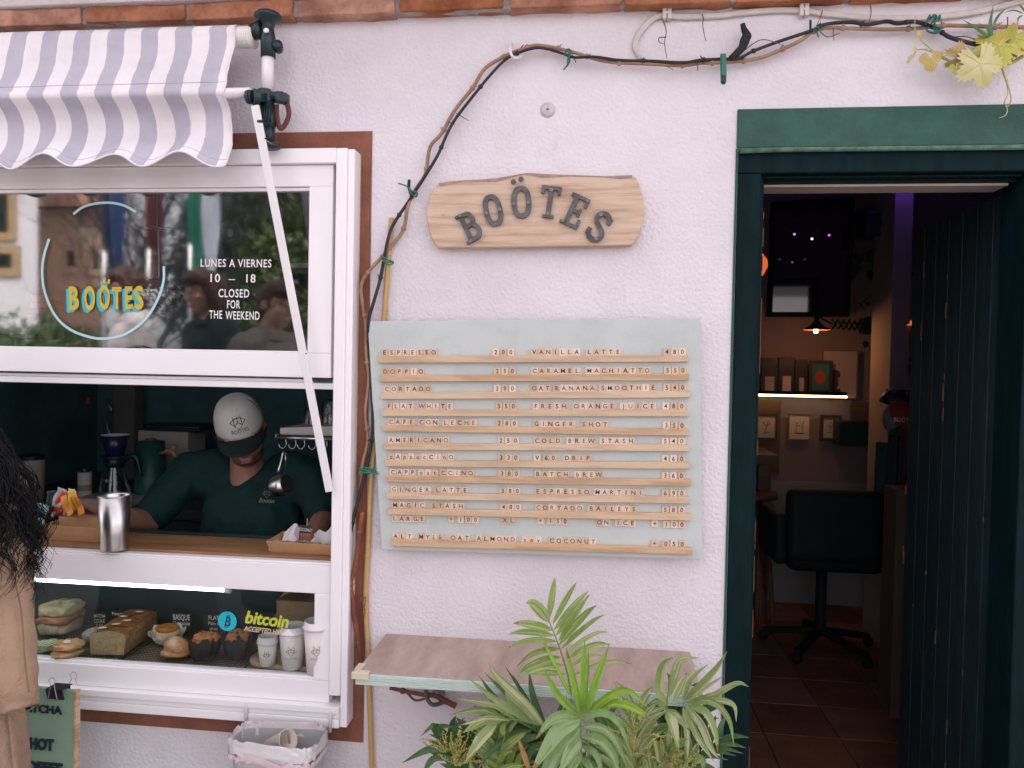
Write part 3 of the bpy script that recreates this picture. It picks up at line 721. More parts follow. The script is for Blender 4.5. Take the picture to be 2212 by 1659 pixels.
# letter tiles
TILE = mat('maple_tile', (.69, .515, .385), .5, .10, 20, objvar=.15, bump=.1, bs=100)
rows = [
 [('ESPRESSO', 240, 578, 271), ('200', 910, 1045, 270), ('VANILLA', 1142, 1441, 265), ('LATTE', 1474, 1690, 265), ('480', 1941, 2080, 264)],
 [('DOPPIO', 245, 500, 386), ('250', 918, 1055, 382), ('CARAMEL', 1145, 1443, 380), ('MACHIATTO', 1474, 1867, 378), ('550', 1945, 2083, 378)],
 [('CORTADO', 255, 545, 492), ('290', 918, 1055, 490), ('OAT', 1143, 1265, 488), ('BANANA', 1278, 1535, 487), ('SMOOTHIE', 1555, 1902, 486), ('540', 1940, 2082, 487)],
 [('FLAT', 267, 438, 598), ('WHITE', 464, 676, 598), ('350', 928, 1060, 598), ('FRESH', 1153, 1365, 598), ('ORANGE', 1396, 1655, 598), ('JUICE', 1678, 1898, 598), ('480', 1933, 2077, 598)],
 [('CAFE', 280, 443, 687), ('CON', 463, 587, 687), ('LECHE', 607, 819, 687), ('280', 930, 1066, 687), ('GINGER', 1156, 1408, 691), ('SHOT', 1440, 1613, 695), ('350', 1937, 2078, 706)],
 [('AMERICANO', 280, 652, 800), ('250', 941, 1073, 800), ('COLD', 1160, 1328, 797), ('BREW', 1358, 1528, 798), ('STASH', 1557, 1768, 801), ('540', 1930, 2077, 804)],
 [('cAppucCinO', 282, 682, 900), ('330', 943, 1074, 903), ('V', 1160, 1203, 907), ('60', 1215, 1300, 906), ('DRIP', 1340, 1510, 906), ('460', 1930, 2077, 910)],
 [('CAPP', 293, 450, 993), ('oat', 462, 585, 995), ('CCiNO', 595, 800, 997), ('380', 948, 1078, 999), ('BATCH', 1164, 1375, 1002), ('bREW', 1405, 1573, 1006), ('360', 1930, 2075, 1014)],
 [('GINGER', 298, 540, 1098), ('LATTE', 560, 767, 1101), ('380', 952, 1083, 1104), ('ESPRESSO', 1165, 1500, 1107), ('MARTINI', 1524, 1826, 1112), ('690', 1930, 2078, 1118)],
 [('MAGIC', 304, 508, 1190), ('STASH', 537, 743, 1193), ('480', 957, 1087, 1199), ('CORTADO', 1168, 1458, 1205), ('BAILEYS', 1487, 1785, 1213), ('580', 1930, 2077, 1221)],
 [('LARGE', 302, 508, 1278), ('+', 642, 682, 1279), ('1', 700, 741, 1283), ('00', 745, 830, 1284), ('XL', 965, 1050, 1288), ('+', 1180, 1222, 1291), ('150', 1240, 1372, 1293), ('ON', 1535, 1620, 1300), ('ICE', 1648, 1778, 1303), ('+', 1870, 1912, 1308), ('100', 1937, 2078, 1312)],
 [('ALT', 307, 432, 1383), ('MYLk', 462, 620, 1387), ('OAT', 653, 778, 1390), ('ALMOND', 810, 1055, 1395), ('soy', 1088, 1210, 1402), ('COCONUT', 1250, 1540, 1408), ('+', 1868, 1910, 1423), ('050', 1933, 2080, 1428)]]
heads = ['ESPRESSO', 'DOPPIO', 'CORTADO', 'FLAT WHITE', 'CAFE CON LECHE', 'AMERICANO', 'CAPPUCCINO', 'CAPP OAT CCINO', 'GINGER LATTE', 'MAGIC STASH', 'LARGE', 'ALT MYLK']
right = ['VANILLA LATTE', 'CARAMEL MACHIATTO', 'OAT BANANA SMOOTHIE', 'FRESH ORANGE JUICE', 'GINGER SHOT', 'COLD BREW STASH', 'V 60 DRIP', 'BATCH BREW', 'ESPRESSO MARTINI', 'CORTADO BAILEYS', 'ON ICE', 'COCONUT']
ordn = ['first', 'second', 'third', 'fourth', 'fifth', 'sixth', 'seventh', 'eighth', 'ninth', 'tenth']
TBY = MBY-.0003
for ri, row in enumerate(rows):
    sr = rails[ri] if ri < 10 else rails[9] if ri == 10 else rails[10]
    slope = (sr[4]-sr[1])/(sr[3]-sr[0])
    for wi, (word, xa, xb, yc) in enumerate(row):
        n = len(word); pitch = (xb-xa)/n
        isnum = word[0] in '0123456789+' and word != '60'
        for k, ch in enumerate(word):
            xc = xa+pitch*(k+.5); yy = yc + slope*(xc-(xa+xb)/2) + U(-1.2, 1.2)
            # stand the tile on its rail
            if ri != 10:
                ytop = sr[1] + slope*(xc-sr[0]); yy = ytop-21.2
            c = P(*MC(xc, yy), TBY-.004); hw = min(pitch*.49, 20.5)*.35813*MPX(TBY); hh = 21.3*.35813*MPX(TBY)
            ang = -slope*1.0 - .011 + U(-.012, .012)
            if ri == 10: ang -= 0.0
            m = MB(); R_ = Matrix.Translation(Vector((c.x, 0, c.z))) @ Matrix.Rotation(-ang, 4, 'Y')
            m.box(-hw, hw, TBY-.0042, TBY, -hh, hh, R_)
            m.mat(1); tv, tf = glyphs(ch, .003 if ch in 'MW' else .007 if (k*7+ri) % 6 else .02)
            gw = (max(p[0] for p in tv)+min(p[0] for p in tv))/2; sz = .0158; ca, sa = math.cos(ang), math.sin(ang)
            def plc(u, v, w_, c=c, ca=ca, sa=sa): return Vector((c.x+u*ca-v*sa, TBY-.0046, c.z+u*sa+v*ca))
            m.add([plc((x-gw)*sz, (y-.35)*sz, 0) for x, y in tv], tf)
            if not isnum and (k+ri+wi) % 4: m.add([plc(hw*.66+q*.0011, -hh*.62+r*.0022, 0) for q, r in ((0, 0), (1, 0), (1, 1), (0, 1))], [(0, 1, 2, 3)])
            if ch in '0123456789+':
                nm, ctg = 'number_tile', 'number tile'; what = 'plus sign' if ch == '+' else 'digit '+ch
                if word == '60': ref = 'the 60 in V 60 DRIP'; tail = 'of'
                else:
                    if ri == 10: near = 'LARGE' if xa < 900 else 'XL' if xa < 1500 else 'ON ICE'
                    elif ri == 11: near = 'COCONUT milk row'
                    else: near = heads[ri] if xa < 1100 else right[ri]
                    ref = 'the price beside '+near; tail = 'in'
                pos = 'third' if (ri == 10 and xa in (745,) and k == 1) else 'second' if (ri == 10 and xa == 745) else ordn[k]
                lab = f'wooden tile with {what}, ' + ('before' if ch == '+' else pos+' '+tail) + f' {ref}'
            else:
                nm, ctg = 'letter_tile', 'letter tile'
                near = heads[ri] if xa < 1100 else right[ri]
                full = word.upper()
                lab = f'wooden tile with letter {ch}, {ordn[k]} in {full}' + (f' of the {near} line' if full != near else ' on the mint menu board')
            o = m.build(nm, [TILE, INK], origin=(c.x, TBY, c.z-hh), label=lab, cat=ctg, group='letter tiles on the menu board' if nm == 'letter_tile' else 'number tiles on the menu board')
# ---------------------------------------------------------------- grapevine on the wall
CANE = mat('tan_vine_cane', (.41, .25, .155), .7, 0, 18, col2=(.25, .13, .075), bump=.6, bs=60)
CANER = mat('red_brown_vine_cane', (.30, .085, .035), .7, 0, 14, col2=(.09, .03, .02), bump=.6, bs=60)
DCANE = mat('dark_vine_cane', (.022, .018, .024), .7, .5, 20, bump=.6, bs=60)
vine = thing('grapevine', 'bare grapevine of one tan and one dark cane trained in an arch over the wall', 'vine', P(757, 1260, -.03))
def vpath(pts, Y, n=5, wob=.0): return catmull([P(x, y, Y+wob*math.sin(i*1.9)) for i, (x, y) in enumerate(pts)], n)
def knots(mb, pts, r, every=9):
    for i in range(4, len(pts)-3, every):
        p = pts[i+random.randint(-1, 1)]; mb.ball(p, (r*1.55, r*1.5, r*1.45), 8, 6)
        d = Vector((U(-1, 1), U(-.6, .1), U(-.3, 1))).normalized(); mb.tube([p, p+d*U(.008, .016)], [r*.7, r*.15], 5)
tan_r = [C3(2212, 178), C3(1980, 172), C3(1730, 165), C3(1640, 170), C3(1500, 185), C3(1290, 190), C3(1100, 185), C3(960, 180), C3(850, 203), C3(760, 265), C3(620, 330), C3(500, 375), C3(370, 397), C3(250, 405), C3(110, 410), C3(0, 425), C2(2000, 415), C2(1760, 405), C2(1640, 382), C2(1560, 355), C2(1450, 325), C2(1340, 302), C2(1250, 295), C2(1140, 330), C2(1080, 355), C2(935, 440), C2(850, 570), C2(735, 715), C2(650, 865), C2(575, 955), C2(545, 1125), C2(480, 1230), C2(430, 1340), C2(405, 1480), C2(330, 1590), (785, 603), (783, 655), (790, 700), MC(150, 270), MC(165, 440), MC(145, 640), MC(160, 800), MC(125, 960), MC(120, 1060), MC(85, 1330)]
tan_r[-1] = MC(100, 1180)
p = vpath(tan_r, -.022, 5, .004); m = MB(); m.tube(p, [.0050, .0047, .0046, .0044, .0050, .0048, .0045, .0042], 8); knots(m, p, .0050)
m.build('tan_cane', CANE, vine, smooth=True)
drk = [C3(0, 405), C3(110, 390), C3(250, 382), C3(360, 378), C3(460, 330), C3(620, 270), C3(830, 200), C3(900, 165), C3(980, 150), C3(1100, 145), C3(1200, 160), C3(1320, 138), C3(1390, 152), C3(1490, 140), C3(1560, 155), C3(1650, 190), C3(1740, 245), C3(1940, 295), C3(1985, 280), C3(2212, 250)]
drk = drk[::-1] + [C2(2000, 395), C2(1800, 390), C2(1640, 368), C2(1510, 372), C2(1430, 345), C2(1280, 310), C2(1140, 345), C2(1060, 390), C2(980, 470), C2(880, 590), C2(740, 770), C2(680, 880), C2(625, 1005), C2(550, 1130), C2(440, 1300), C2(340, 1450), C2(300, 1560), (822, 600), (808, 650), MC(165, 90), MC(172, 250), MC(180, 440), MC(190, 690), MC(180, 830), MC(150, 980), MC(110, 1130), MC(60, 1340), MC(30, 1520), (744, 1206), (757, 1249)]
p = vpath(drk, -.030, 5, .005); m = MB(); m.tube(p, [.0052, .0046, .0038, .0034, .0042, .0048, .0052], 8); knots(m, p, .0043, 14)
m.build('dark_cane', DCANE, vine, smooth=True)
p = vpath([(783, 1106), (775, 1160), (766, 1230), (757, 1262), (762, 1300), (769, 1356), (775, 1395), (781, 1436)], -.036, 6, .002); m = MB(); m.tube(p, [.0058, .0064, .0075, .0070], 9); knots(m, p, .0058, 15)
p = vpath([(771, 1372), (777, 1400), (784, 1425), (790, 1452)], -.03, 4); m.tube(p, .003, 6)
m.build('red_brown_cane', CANER, vine, smooth=True)
m = MB(); p = vpath([C3(310, 380), C3(345, 350), C3(382, 312), C3(400, 270), C3(412, 225), C3(397, 190), C3(388, 155)], -.034, 4); m.tube(p, [.007, .0085, .0095, .012, .010, .0075, .006], 9); m.ball(P(*C3(415, 235), -.036), .012, 8, 6)
m.build('pruned_spur', mat('blackened_wood', (.012, .016, .016), .8, .4, 30, bump=.8, bs=60), vine, smooth=True)
m = MB(); m.tube(vpath([C3(828, 200), C3(828, 130)], -.03), .0028, 6); m.build('pruned_spur', MATS['blackened_wood'], vine, smooth=True)
m = MB(); m.tube(vpath([C2(455, 1262), C2(438, 1215), C2(440, 1165)], -.034, 4), .0042, 6)
m.build('pruned_spur', mat('blackened_wood', (.012, .016, .016), .8, .4, 30, bump=.8, bs=60), vine, smooth=True)
for pts in ([C3(125, 90), C3(135, 120), C3(130, 160), C3(140, 220), C3(152, 268)], [C2(2085, 130), C2(2105, 200), C2(2095, 280), C2(2110, 375)], [C2(2105, 240), C2(2060, 245), C2(2062, 275), C2(2090, 282)], [C3(350, 375), C3(420, 310), C3(510, 258), C3(600, 275), C3(660, 300)], [C3(905, 70), C3(890, 120), C3(860, 180)], [C3(1215, 30), C3(1220, 90), C3(1205, 150)], [C3(890, 205), C3(940, 240), C3(1020, 215)], [C3(2105, 110), C3(2108, 240)], [C2(1180, 290), C2(1150, 325), C2(1110, 345)], [C2(745, 735), C2(825, 782)], [C2(690, 790), C2(740, 805)], [C3(975, 180), C3(978, 262)], [C2(1520, 405), C2(1490, 330)], [C2(2080, 415), C2(2150, 452)], [C3(96, 400), C3(97, 462)], [C3(1740, 240), C3(1850, 240), C3(1940, 285)], (( 775, 1300), (790, 1290), (788, 1310)), ((778, 1290), (788, 1318), (786, 1335))):
    m = MB(); m.tube(vpath(pts, -.028, 5, .004), [.0016, .0009], 5)
    m.build('dry_tendril', mat('dry_tendril', (.16, .085, .06), .8), vine, smooth=True)
# young shoot with leaves, upper right
LEAFY = mat('young_vine_leaf', (.50, .46, .10), .5, 0, 12, col2=(.38, .36, .045), bump=.5, bs=30, sss=.0); LEAFP = mat('pale_vine_leaf', (.57, .53, .29), .5, 0, 12, col2=(.47, .43, .14), bump=.5, bs=40); LEAFR = mat('reddish_vine_leaf', (.50, .33, .16), .5, 0, 12, col2=(.42, .33, .08), bump=.5, bs=40)
def C8(x, y): return (1828+x*.17361, y*.17361)
m = MB(); SHY = -.06
for pts, r in (([C8(2212, 690), C8(2080, 770), C8(1930, 825), C8(1700, 870), C8(1420, 810), C8(1200, 720), C8(1080, 650), C8(980, 615), C8(880, 615)], [.0042, .004, .0032, .0022, .0016]), ([C8(1100, 655), C8(1020, 580), C8(930, 500), C8(905, 420)], [.0018, .0014]), ([C8(860, 400), C8(850, 300), C8(865, 200)], [.0016, .001]), ([C8(880, 615), C8(840, 680), C8(790, 740)], [.002, .001]), ([C8(1180, 690), C8(1350, 780), C8(1450, 800)], [.0014, .001]), ([C8(1935, 840), C8(1990, 1010), C8(2030, 1120), C8(2050, 1250), C8(2010, 1325), C8(1965, 1270), C8(2005, 1190), C8(2000, 1060)], [.0024, .0018, .0014, .001]), ([C8(1965, 1270), C8(2005, 1370), C8(1975, 1440), C8(1905, 1465)], [.0014, .001]), ([C8(2000, 1060), C8(2010, 985)], [.0012, .0008])):
    m.tube(vpath(pts, SHY, 6, .006), r, 6)
m.build('green_shoot', mat('green_vine_shoot', (.40, .40, .14), .5, .2), vine, smooth=True)
def vleaf(px, py, size, ang, matl, tilt=0.0, curl=.3, Y=SHY, lobes=5, squash=1.0):
    m = MB(); c = P(px, py, Y-.01); s = size*MPX(Y); n = 60; pts = [Vector((0, 0, 0))]
    for i in range(n):
        a = 2*math.pi*i/n
        r = (.62 + .38*abs(math.cos(a*lobes/2))**.8) * (1+.10*((i % 2)*2-1)) * (1.0-.25*(math.cos(a/2)**8 if False else 0))
        if abs(a-math.pi) < .25: r *= .35
        pts.append(Vector((math.cos(a)*r, 0, math.sin(a)*r*squash)))
    mid = [Vector((0, 0, 0))]; vs = [Vector((0, 0, 0))]
    for k in (.5, 1.0): vs += [q*k for q in pts[1:]]
    R_ = Matrix.Rotation(-ang, 4, 'Y') @ Matrix.Rotation(tilt, 4, 'X')
    o = []
    for v in vs:
        r = math.hypot(v.x, v.z); aa = math.atan2(v.z, v.x)
        y = curl*(r*r*.4 - .13*abs(math.sin(aa*lobes/2))*r) + .05*noise.noise(v*3+Vector((px, 0, 0)))
        o.append(c + R_ @ (Vector((v.x, y, v.z))*s))
    fs = [(0, 1+i, 1+(i+1) % n) for i in range(n)] + [(1+i, 1+n+i, 1+n+(i+1) % n, 1+(i+1) % n) for i in range(n)]
    m.add(o, fs); lf0 = m.build('leaf', matl, vine, smooth=True); m = MB()
    for i in [int(n*q/lobes) % n for q in range(lobes)]:
        if abs(i-n/2) < 4: continue
        m.tube([o[0]+Vector((0, -.0008, 0)), o[1+i]+Vector((0, -.0008, 0)), o[1+i]*.15+o[1+n+i]*.85+Vector((0, -.0008, 0))], [s*.022, s*.016, s*.005], 4)
        for dj in (-3, 3): m.tube([o[1+i]*.6+o[0]*.4+Vector((0, -.0006, 0)), o[1+n+(i+dj) % n]*.75+o[0]*.25+Vector((0, -.0008, 0))], [s*.010, s*.004], 4)
    m.build('veins', mat('leaf_vein', (.60, .58, .26), .6, .1), lf0); return lf0
x, y = C8(1900, 560); vleaf(x, y, 52, math.radians(200), LEAFY, .5, .5)
x, y = C8(2120, 470); vleaf(x, y, 42, math.radians(250), LEAFY, .7, .6)
x, y = C8(1670, 790); vleaf(x, y, 46, math.radians(-75), LEAFP, .1, .55, SHY-.02)
x, y = C8(1390, 700); vleaf(x, y, 27, math.radians(20), LEAFR, .7, .8)
x, y = C8(1050, 750); vleaf(x, y, 22, math.radians(-85), LEAFR, .1, .5, lobes=3)
x, y = C8(1150, 680); vleaf(x, y, 10, math.radians(30), LEAFR, .1, .5, lobes=3)
x, y = C8(1360, 840); vleaf(x, y, 12, math.radians(-80), LEAFY, .3, .5, lobes=3)
x, y = C8(800, 720); vleaf(x, y, 13, math.radians(-120), LEAFP, .8, .5, lobes=3, squash=.5)
x, y = C8(905, 430); vleaf(x, y, 7, math.radians(90), LEAFY, .3, .5, lobes=3)
x, y = C8(860, 610); vleaf(x, y, 6, math.radians(90), LEAFP, .3, .5, lobes=3)
# ---------------------------------------------------------------- ties, clips, cane support, cables
TEAL = mat('green_plastic_wire', (.02, .16, .12), .45, .1)
def tie(pts, label, Y=-.04, r=.0021):
    m = MB()
    for q in pts: m.tube(catmull([P(x, y, Y-.008*math.sin(i*2.2)) for i, (x, y) in enumerate(q)], 5), r, 6)
    return m.build('plant_tie', TEAL, smooth=True, label=label, cat='plant tie', group='green wire ties holding the vine')
tie([[C2(1450, 365), C2(1455, 330), C2(1475, 318), C2(1490, 340), C2(1470, 380), C2(1465, 420), C2(1440, 452)], [C2(1492, 330), C2(1470, 350), C2(1480, 395), C2(1462, 430)]], 'green wire tie with dangling ends right of the white hook on the arch')
tie([[C2(370, 1188), C2(420, 1205), C2(460, 1240), C2(492, 1265)], [C2(440, 1215), C2(450, 1250), C2(485, 1275), C2(490, 1245), C2(460, 1240)]], 'green wire tie on the vine left of the wooden sign')
tie([[(822, 552), (836, 560), (850, 567), (838, 572), (826, 560)], [(836, 555), (830, 566), (848, 566)]], 'green wire tie around bamboo cane beside the lettered upper window')
tie([[MC(108, 975), MC(150, 985), MC(212, 1000), MC(215, 1008), MC(150, 995), MC(110, 985)], [MC(130, 970), MC(180, 975), MC(205, 990)], [MC(112, 1000), MC(160, 1000), MC(190, 980)]], 'green wire tie binding cane and vine at the left edge of the menu board', -.05)
tie([[C3(850, 185), C3(875, 175), C3(882, 195), C3(858, 205), C3(852, 188)], [C3(865, 190), C3(875, 225), C3(880, 238)]], 'small green tie on vine above the doorway left corner')
tie([[C8(985, 305), C8(1040, 190), C8(1035, 240), C8(1100, 185), C8(1060, 300), C8(1120, 190), C8(1110, 260), C8(1165, 190), C8(1150, 255), C8(1110, 260), C8(1095, 330)], [C8(1020, 345), C8(1005, 380), C8(1060, 405), C8(1130, 410), C8(1175, 360), C8(1110, 340), C8(1130, 385), C8(1090, 370), C8(1095, 300)]], 'large tangled green wire tie by the vine leaves over the door', -.045, .0024)
m = MB(); a, b = P(*C3(262, 352), -.045), P(*C3(264, 500), -.045); m.bar(a, b, .0135, .010); m.bar(P(*C3(256, 354), -.05), P(*C3(259, 490), -.052), .004, .006); m.mat(1).bar(P(*C3(264, 495), -.045), P(*C3(264, 530), -.045), .0125, .012); m.ball(P(*C3(264, 530), -.045), .0066)
m.build('vine_clip', [TEAL, BLACK], label='green plastic peg clip hanging on the vine beside the dark pruned stub', cat='clip')
m = MB(); m.tube(catmull([P(*C2(1150, 372), -.03), P(*C2(1120, 375), -.045), P(*C2(1098, 345), -.05), P(*C2(1095, 300), -.04), P(*C2(1105, 282), -.004)], 5), .0034, 8); m.ball(P(*C2(1160, 370), -.03), .0042)
m.build('hook', WHITEP, smooth=True, label='white wall hook holding the vine at its highest bend', cat='hook')
BAMB = mat('bamboo', (.58, .37, .145), .45, 0, 6, col2=(.46, .27, .10), stretch=(1, 1, .2))
m = MB(); bp = [P(846, 470, -.05), P(829, 700, -.055), P(803, 1060, -.07), P(792, 1250, -.12), P(797, 1440, -.215), P(800, 1560, -.215), P(806, 1700, -.215)]
bp = [P(846, 471, -.045), P(829, 690, -.05)]
m.tube([P(846, 471, -.045), P(833, 640, -.05), P(828, 700, -.05)], [.0062, .0066, .0066], 10)
low = [P(x, y, -.012) for x, y in ((811, 940), (801, 1040), (795, 1180), (790, 1300), (796, 1430), (800, 1560), (806, 1720))]
full = catmull([P(846, 471, -.012), P(838, 570, -.012), P(829, 695, -.012), P(815, 880, -.012)] + low, 6)
m = MB(); m.tube(full, .0068, 10)
for i in (5, 11, 18, 25, 32, 37, 43, 49, 54): m.tube([full[i]-(full[i+1]-full[i]).normalized()*.002, full[i], full[i]+(full[i+1]-full[i]).normalized()*.002], [.0069, .0082, .0069], 10)
m.build('bamboo_cane', BAMB, smooth=True, label='pale bamboo cane standing against the wall between window and menu board', cat='cane')
CAB = mat('painted_over_cable', (.60, .55, .51), .7, .08, 20)
cab = thing('wall_cable', 'cream painted twin cable sagging along the wall under the brick cornice', 'cable', P(*C3(800, 65), -.008))
m = MB()
for off in (0, 11):
    pts = [C2(1940, 385+off*.2), C2(1898+off, 290), C2(1950+off, 180+off*.6), C2(2060, 98+off), C2(2212, 103+off*1.2), C3(250, 93+off*1.2), C3(400, 75+off*1.2), C3(600, 60+off*1.2), C3(780, 62+off*1.2), C3(900, 80+off*1.2), C3(1200, 108+off*1.2), C3(1500, 112+off*1.2), C3(1800, 88+off*1.2), C3(2000, 50+off*1.2), C3(2230, -10+off*1.2)]
    m.tube(catmull([P(x, y, -.007) for x, y in pts], 5), .0052, 7)
m.build('cable_run', CAB, cab, smooth=True)
for q in (C2(2110, 88), C3(785, 65)):
    c = P(*q, -.012); m = MB(); m.box(c.x-.011, c.x-.001, -.02, -.001, c.z-.016, c.z+.016); m.box(c.x+.001, c.x+.011, -.02, -.001, c.z-.016, c.z+.016); m.tube([(c.x, -.001, c.z), (c.x, -.021, c.z)], .003, 8); m.build('cable_clip', CAB, cab, bevel=.002)
c = P(*C2(1337, 712), -.001); m = MB(); M_ = Matrix.Rotation(math.radians(90), 4, 'X'); m.lathe([(.020, -.0005), (.018, .002), (.009, .0035), (.0065, .005), (.003, .0052), (.0028, .003)], c, 16, M_); m.mat(1); m.ball((c.x+.001, -.0055, c.z), .0022)
m.build('wall_plug', [mat('aged_plaster_patch', (.58, .52, .52), .9, .15, 40, bump=.8, bs=100), BLACK], smooth=True, label='small round plaster-smeared screw plug in the wall above the wooden sign', cat='wall plug')
# ---------------------------------------------------------------- fold-down shelf
sz = P(872, 1370, 0).z; syf = PZ(800, 1455, sz).y; sxl = P(868, 1370, 0).x; sxl = PZ(771, 1447, sz).x; sxr = P(1490, 1410, 0).x
sh = thing('wall_shelf', 'weathered plywood shelf with pale green front edge on a folding metal bracket', 'shelf', ((sxl+sxr)/2, -.005, sz-.03))
PLY = mat('weathered_plywood', (.48, .365, .31), .7, 0, 7, col2=(.32, .235, .20), stretch=(3, .8, 1), bump=.4, bs=60, detail=9, ramp=(.3, .66))
MB().box(sxl, sxr, syf+.004, -.002, sz-.016, sz).build('top', PLY, sh, bevel=.0015)
MINT2 = mat('flaking_mint_paint', (.42, .54, .49), .75, 0, 12, col2=(.52, .60, .55), stretch=(1, 1, 9), bump=.7, bs=40)
ft = MB(); ft.box(sxl+.002, sxr-.002, syf-.003, syf+.0035, sz-.0275, sz-.0015)
ft.build('front_edge', MINT2, sh, bevel=.002)
m = MB(); m.box(sxl-.006, sxl+.036, syf-.0085, syf-.0035, sz-.013, sz+.004); m.box(sxl-.006, sxl-.0005, syf-.0035, syf+.05, sz-.013, sz+.004); m.box(sxl-.006, sxl+.036, syf-.0034, syf+.010, sz+.0005, sz+.004); m.box(sxl-.0004, sxl+.012, syf+.0102, syf+.05, sz+.0005, sz+.004)
m.build('corner_guard', mat('yellowed_silicone', (.60, .55, .40), .35, .08, 30), sh, bevel=.003)
for bx in (P(945, 1500, -.02).x, sxr-.08):
    m = MB(); m.box(bx-.016, bx+.016, -.008, -.001, sz-.16, sz-.017); m.box(bx-.014, bx+.014, syf+.03, -.0085, sz-.022, sz-.0165); m.tube([(bx, -.006, sz-.14), (bx, -.03, sz-.14)], .006, 8)
    m.lathe([(.014, 0), (.014, .004), (.006, .006)], (bx, -.009, sz-.125), 14, Matrix.Rotation(math.radians(90), 4, 'X'))
    m.bar((bx, -.012, sz-.14), (bx, syf+.06, sz-.03), .02, .004)
    m.build('folding_bracket', mat('galvanised_grey', (.30, .31, .31), .5, .15, metal=.6), sh, bevel=.001)
m = MB(); m.tube(catmull([P(920, 1491, -.05), P(923, 1510, -.05), P(934, 1522, -.05), P(950, 1520, -.04), P(962, 1512, -.03)], 5), .0055, 8); m.build('bent_rod', mat('grey_steel_rod', (.10, .11, .115), .5, .2), sh, smooth=True)
m = MB(); p = vpath([(842, 1486), (870, 1492), (910, 1500), (940, 1503), (958, 1512), (985, 1526)], -.03, 5); m.tube(p, [.005, .0055, .007, .008], 8); knots(m, p, .006, 8); m.tube(vpath([(880, 1497), (898, 1513), (925, 1507)], -.034, 4), .003, 6)
m.build('dry_vine_branch', CANER, smooth=True, label='reddish dry vine branch tucked under the plywood shelf', cat='branch')
# ---------------------------------------------------------------- palms
GL = mat('palm_leaf_green', (.25, .35, .085), .42, 0, 14, col2=(.18, .28, .05), stretch=(4, 4, 1), spec=.5)
GB = mat('palm_leaf_bright', (.22, .39, .04), .4, 0, 14, col2=(.15, .30, .03), stretch=(4, 4, 1))
GD = mat('palm_leaf_dark', (.075, .165, .045), .4, 0, 14, col2=(.045, .11, .035), stretch=(4, 4, 1))
GP = mat('palm_leaf_bleached', (.27, .35, .13), .45, 0, 16, col2=(.18, .27, .07))
GP2 = mat('palm_leaf_cream_streak', (.50, .49, .31), .5, 0, 16, col2=(.38, .40, .19)); GL2 = mat('palm_leaf_pale_green', (.38, .45, .19), .42, 0, 14, col2=(.30, .38, .13)); GB2 = mat('palm_leaf_lime', (.31, .48, .05), .4, 0, 14, col2=(.22, .39, .03)); GS2 = mat('palm_leaf_pale_sage', (.31, .42, .20), .45, 0, 14, col2=(.24, .35, .14)); GD2 = mat('palm_leaf_mid_green', (.075, .165, .055), .4, 0, 14, col2=(.05, .12, .04))
GS = mat('palm_leaf_sage', (.22, .36, .12), .45, 0, 16, col2=(.15, .25, .08), stretch=(4, 4, 1))
GBR = mat('palm_leaf_tip_brown', (.20, .10, .04), .7, .3)
TONE = {GL.name: GL2, GB.name: GB2, GD.name: GD2, GP.name: GP2, GS.name: GS2}
for mm in (GL, GB, GD, GP, GS, GL2, GB2, GD2, GP2, GS2):
    nt_ = mm.node_tree; bb = nt_.nodes['Principled BSDF']; out_ = nt_.nodes['Material Output']
    tr = nt_.nodes.new('ShaderNodeBsdfTranslucent'); mixn = nt_.nodes.new('ShaderNodeMixShader'); mixn.inputs[0].default_value = .28
    lk = bb.inputs['Base Color'].links[0].from_socket
    nt_.links.new(lk, tr.inputs[0]); nt_.links.new(bb.outputs[0], mixn.inputs[1]); nt_.links.new(tr.outputs[0], mixn.inputs[2]); nt_.links.new(mixn.outputs[0], out_.inputs['Surface'])
def blade(mb, pts, w, fold=.25, face=Vector((0, -1, .25)), fat=.42, pal=.4):
    pp_ = catmull(pts, 5); n = len(pp_)-1; vs = []
    for i, p in enumerate(pp_):
        t = i/n; tan = (pp_[min(i+1, n)]-pp_[max(i-1, 0)]).normalized(); side = tan.cross(face)
        if side.length < 1e-4: side = Vector((1, 0, 0))
        side.normalize(); up = side.cross(tan).normalized()
        ww = w/2*(min(1, (t/.22))**.6 if t < .22 else 1)*(max(0.02, 1-((t-fat)/(1-fat))**1.6) if t > fat else 1)
        ww = max(ww, w*.03)*.47
        vs += [p+side*ww*q+up*ww*fold*abs(q)**1.3 for q in (-1, -.62, -.3, 0, .3, .62, 1)]
    tip = U(.78, .93) if rnd() < .35 and pal > 0 else 2
    for k in range(6):
        s0, s1 = U(-.3, .45), U(.55, 1.3); pale = rnd() < pal
        for i in range(n):
            mb.mi = 2 if (i/n > tip) else 1 if pale and s0 < i/n < s1 else 0
            mb.add([], []); o = 0
            mb.f.append(tuple(len(mb.v)+q for q in (i*7+k, i*7+k+1, i*7+7+k+1, i*7+7+k))); mb.m.append(mb.mi)
    mb.v += vs; mb.mi = 0
def pb(pix, Ys):
    n = len(pix); out_ = []
    for i, (x, y) in enumerate(pix):
        Y = Ys[0]+(Ys[1]-Ys[0])*i/(n-1) if isinstance(Ys, tuple) else Ys
        out_.append(P(737.3+x/3, 1106+y/3, Y))
    return out_
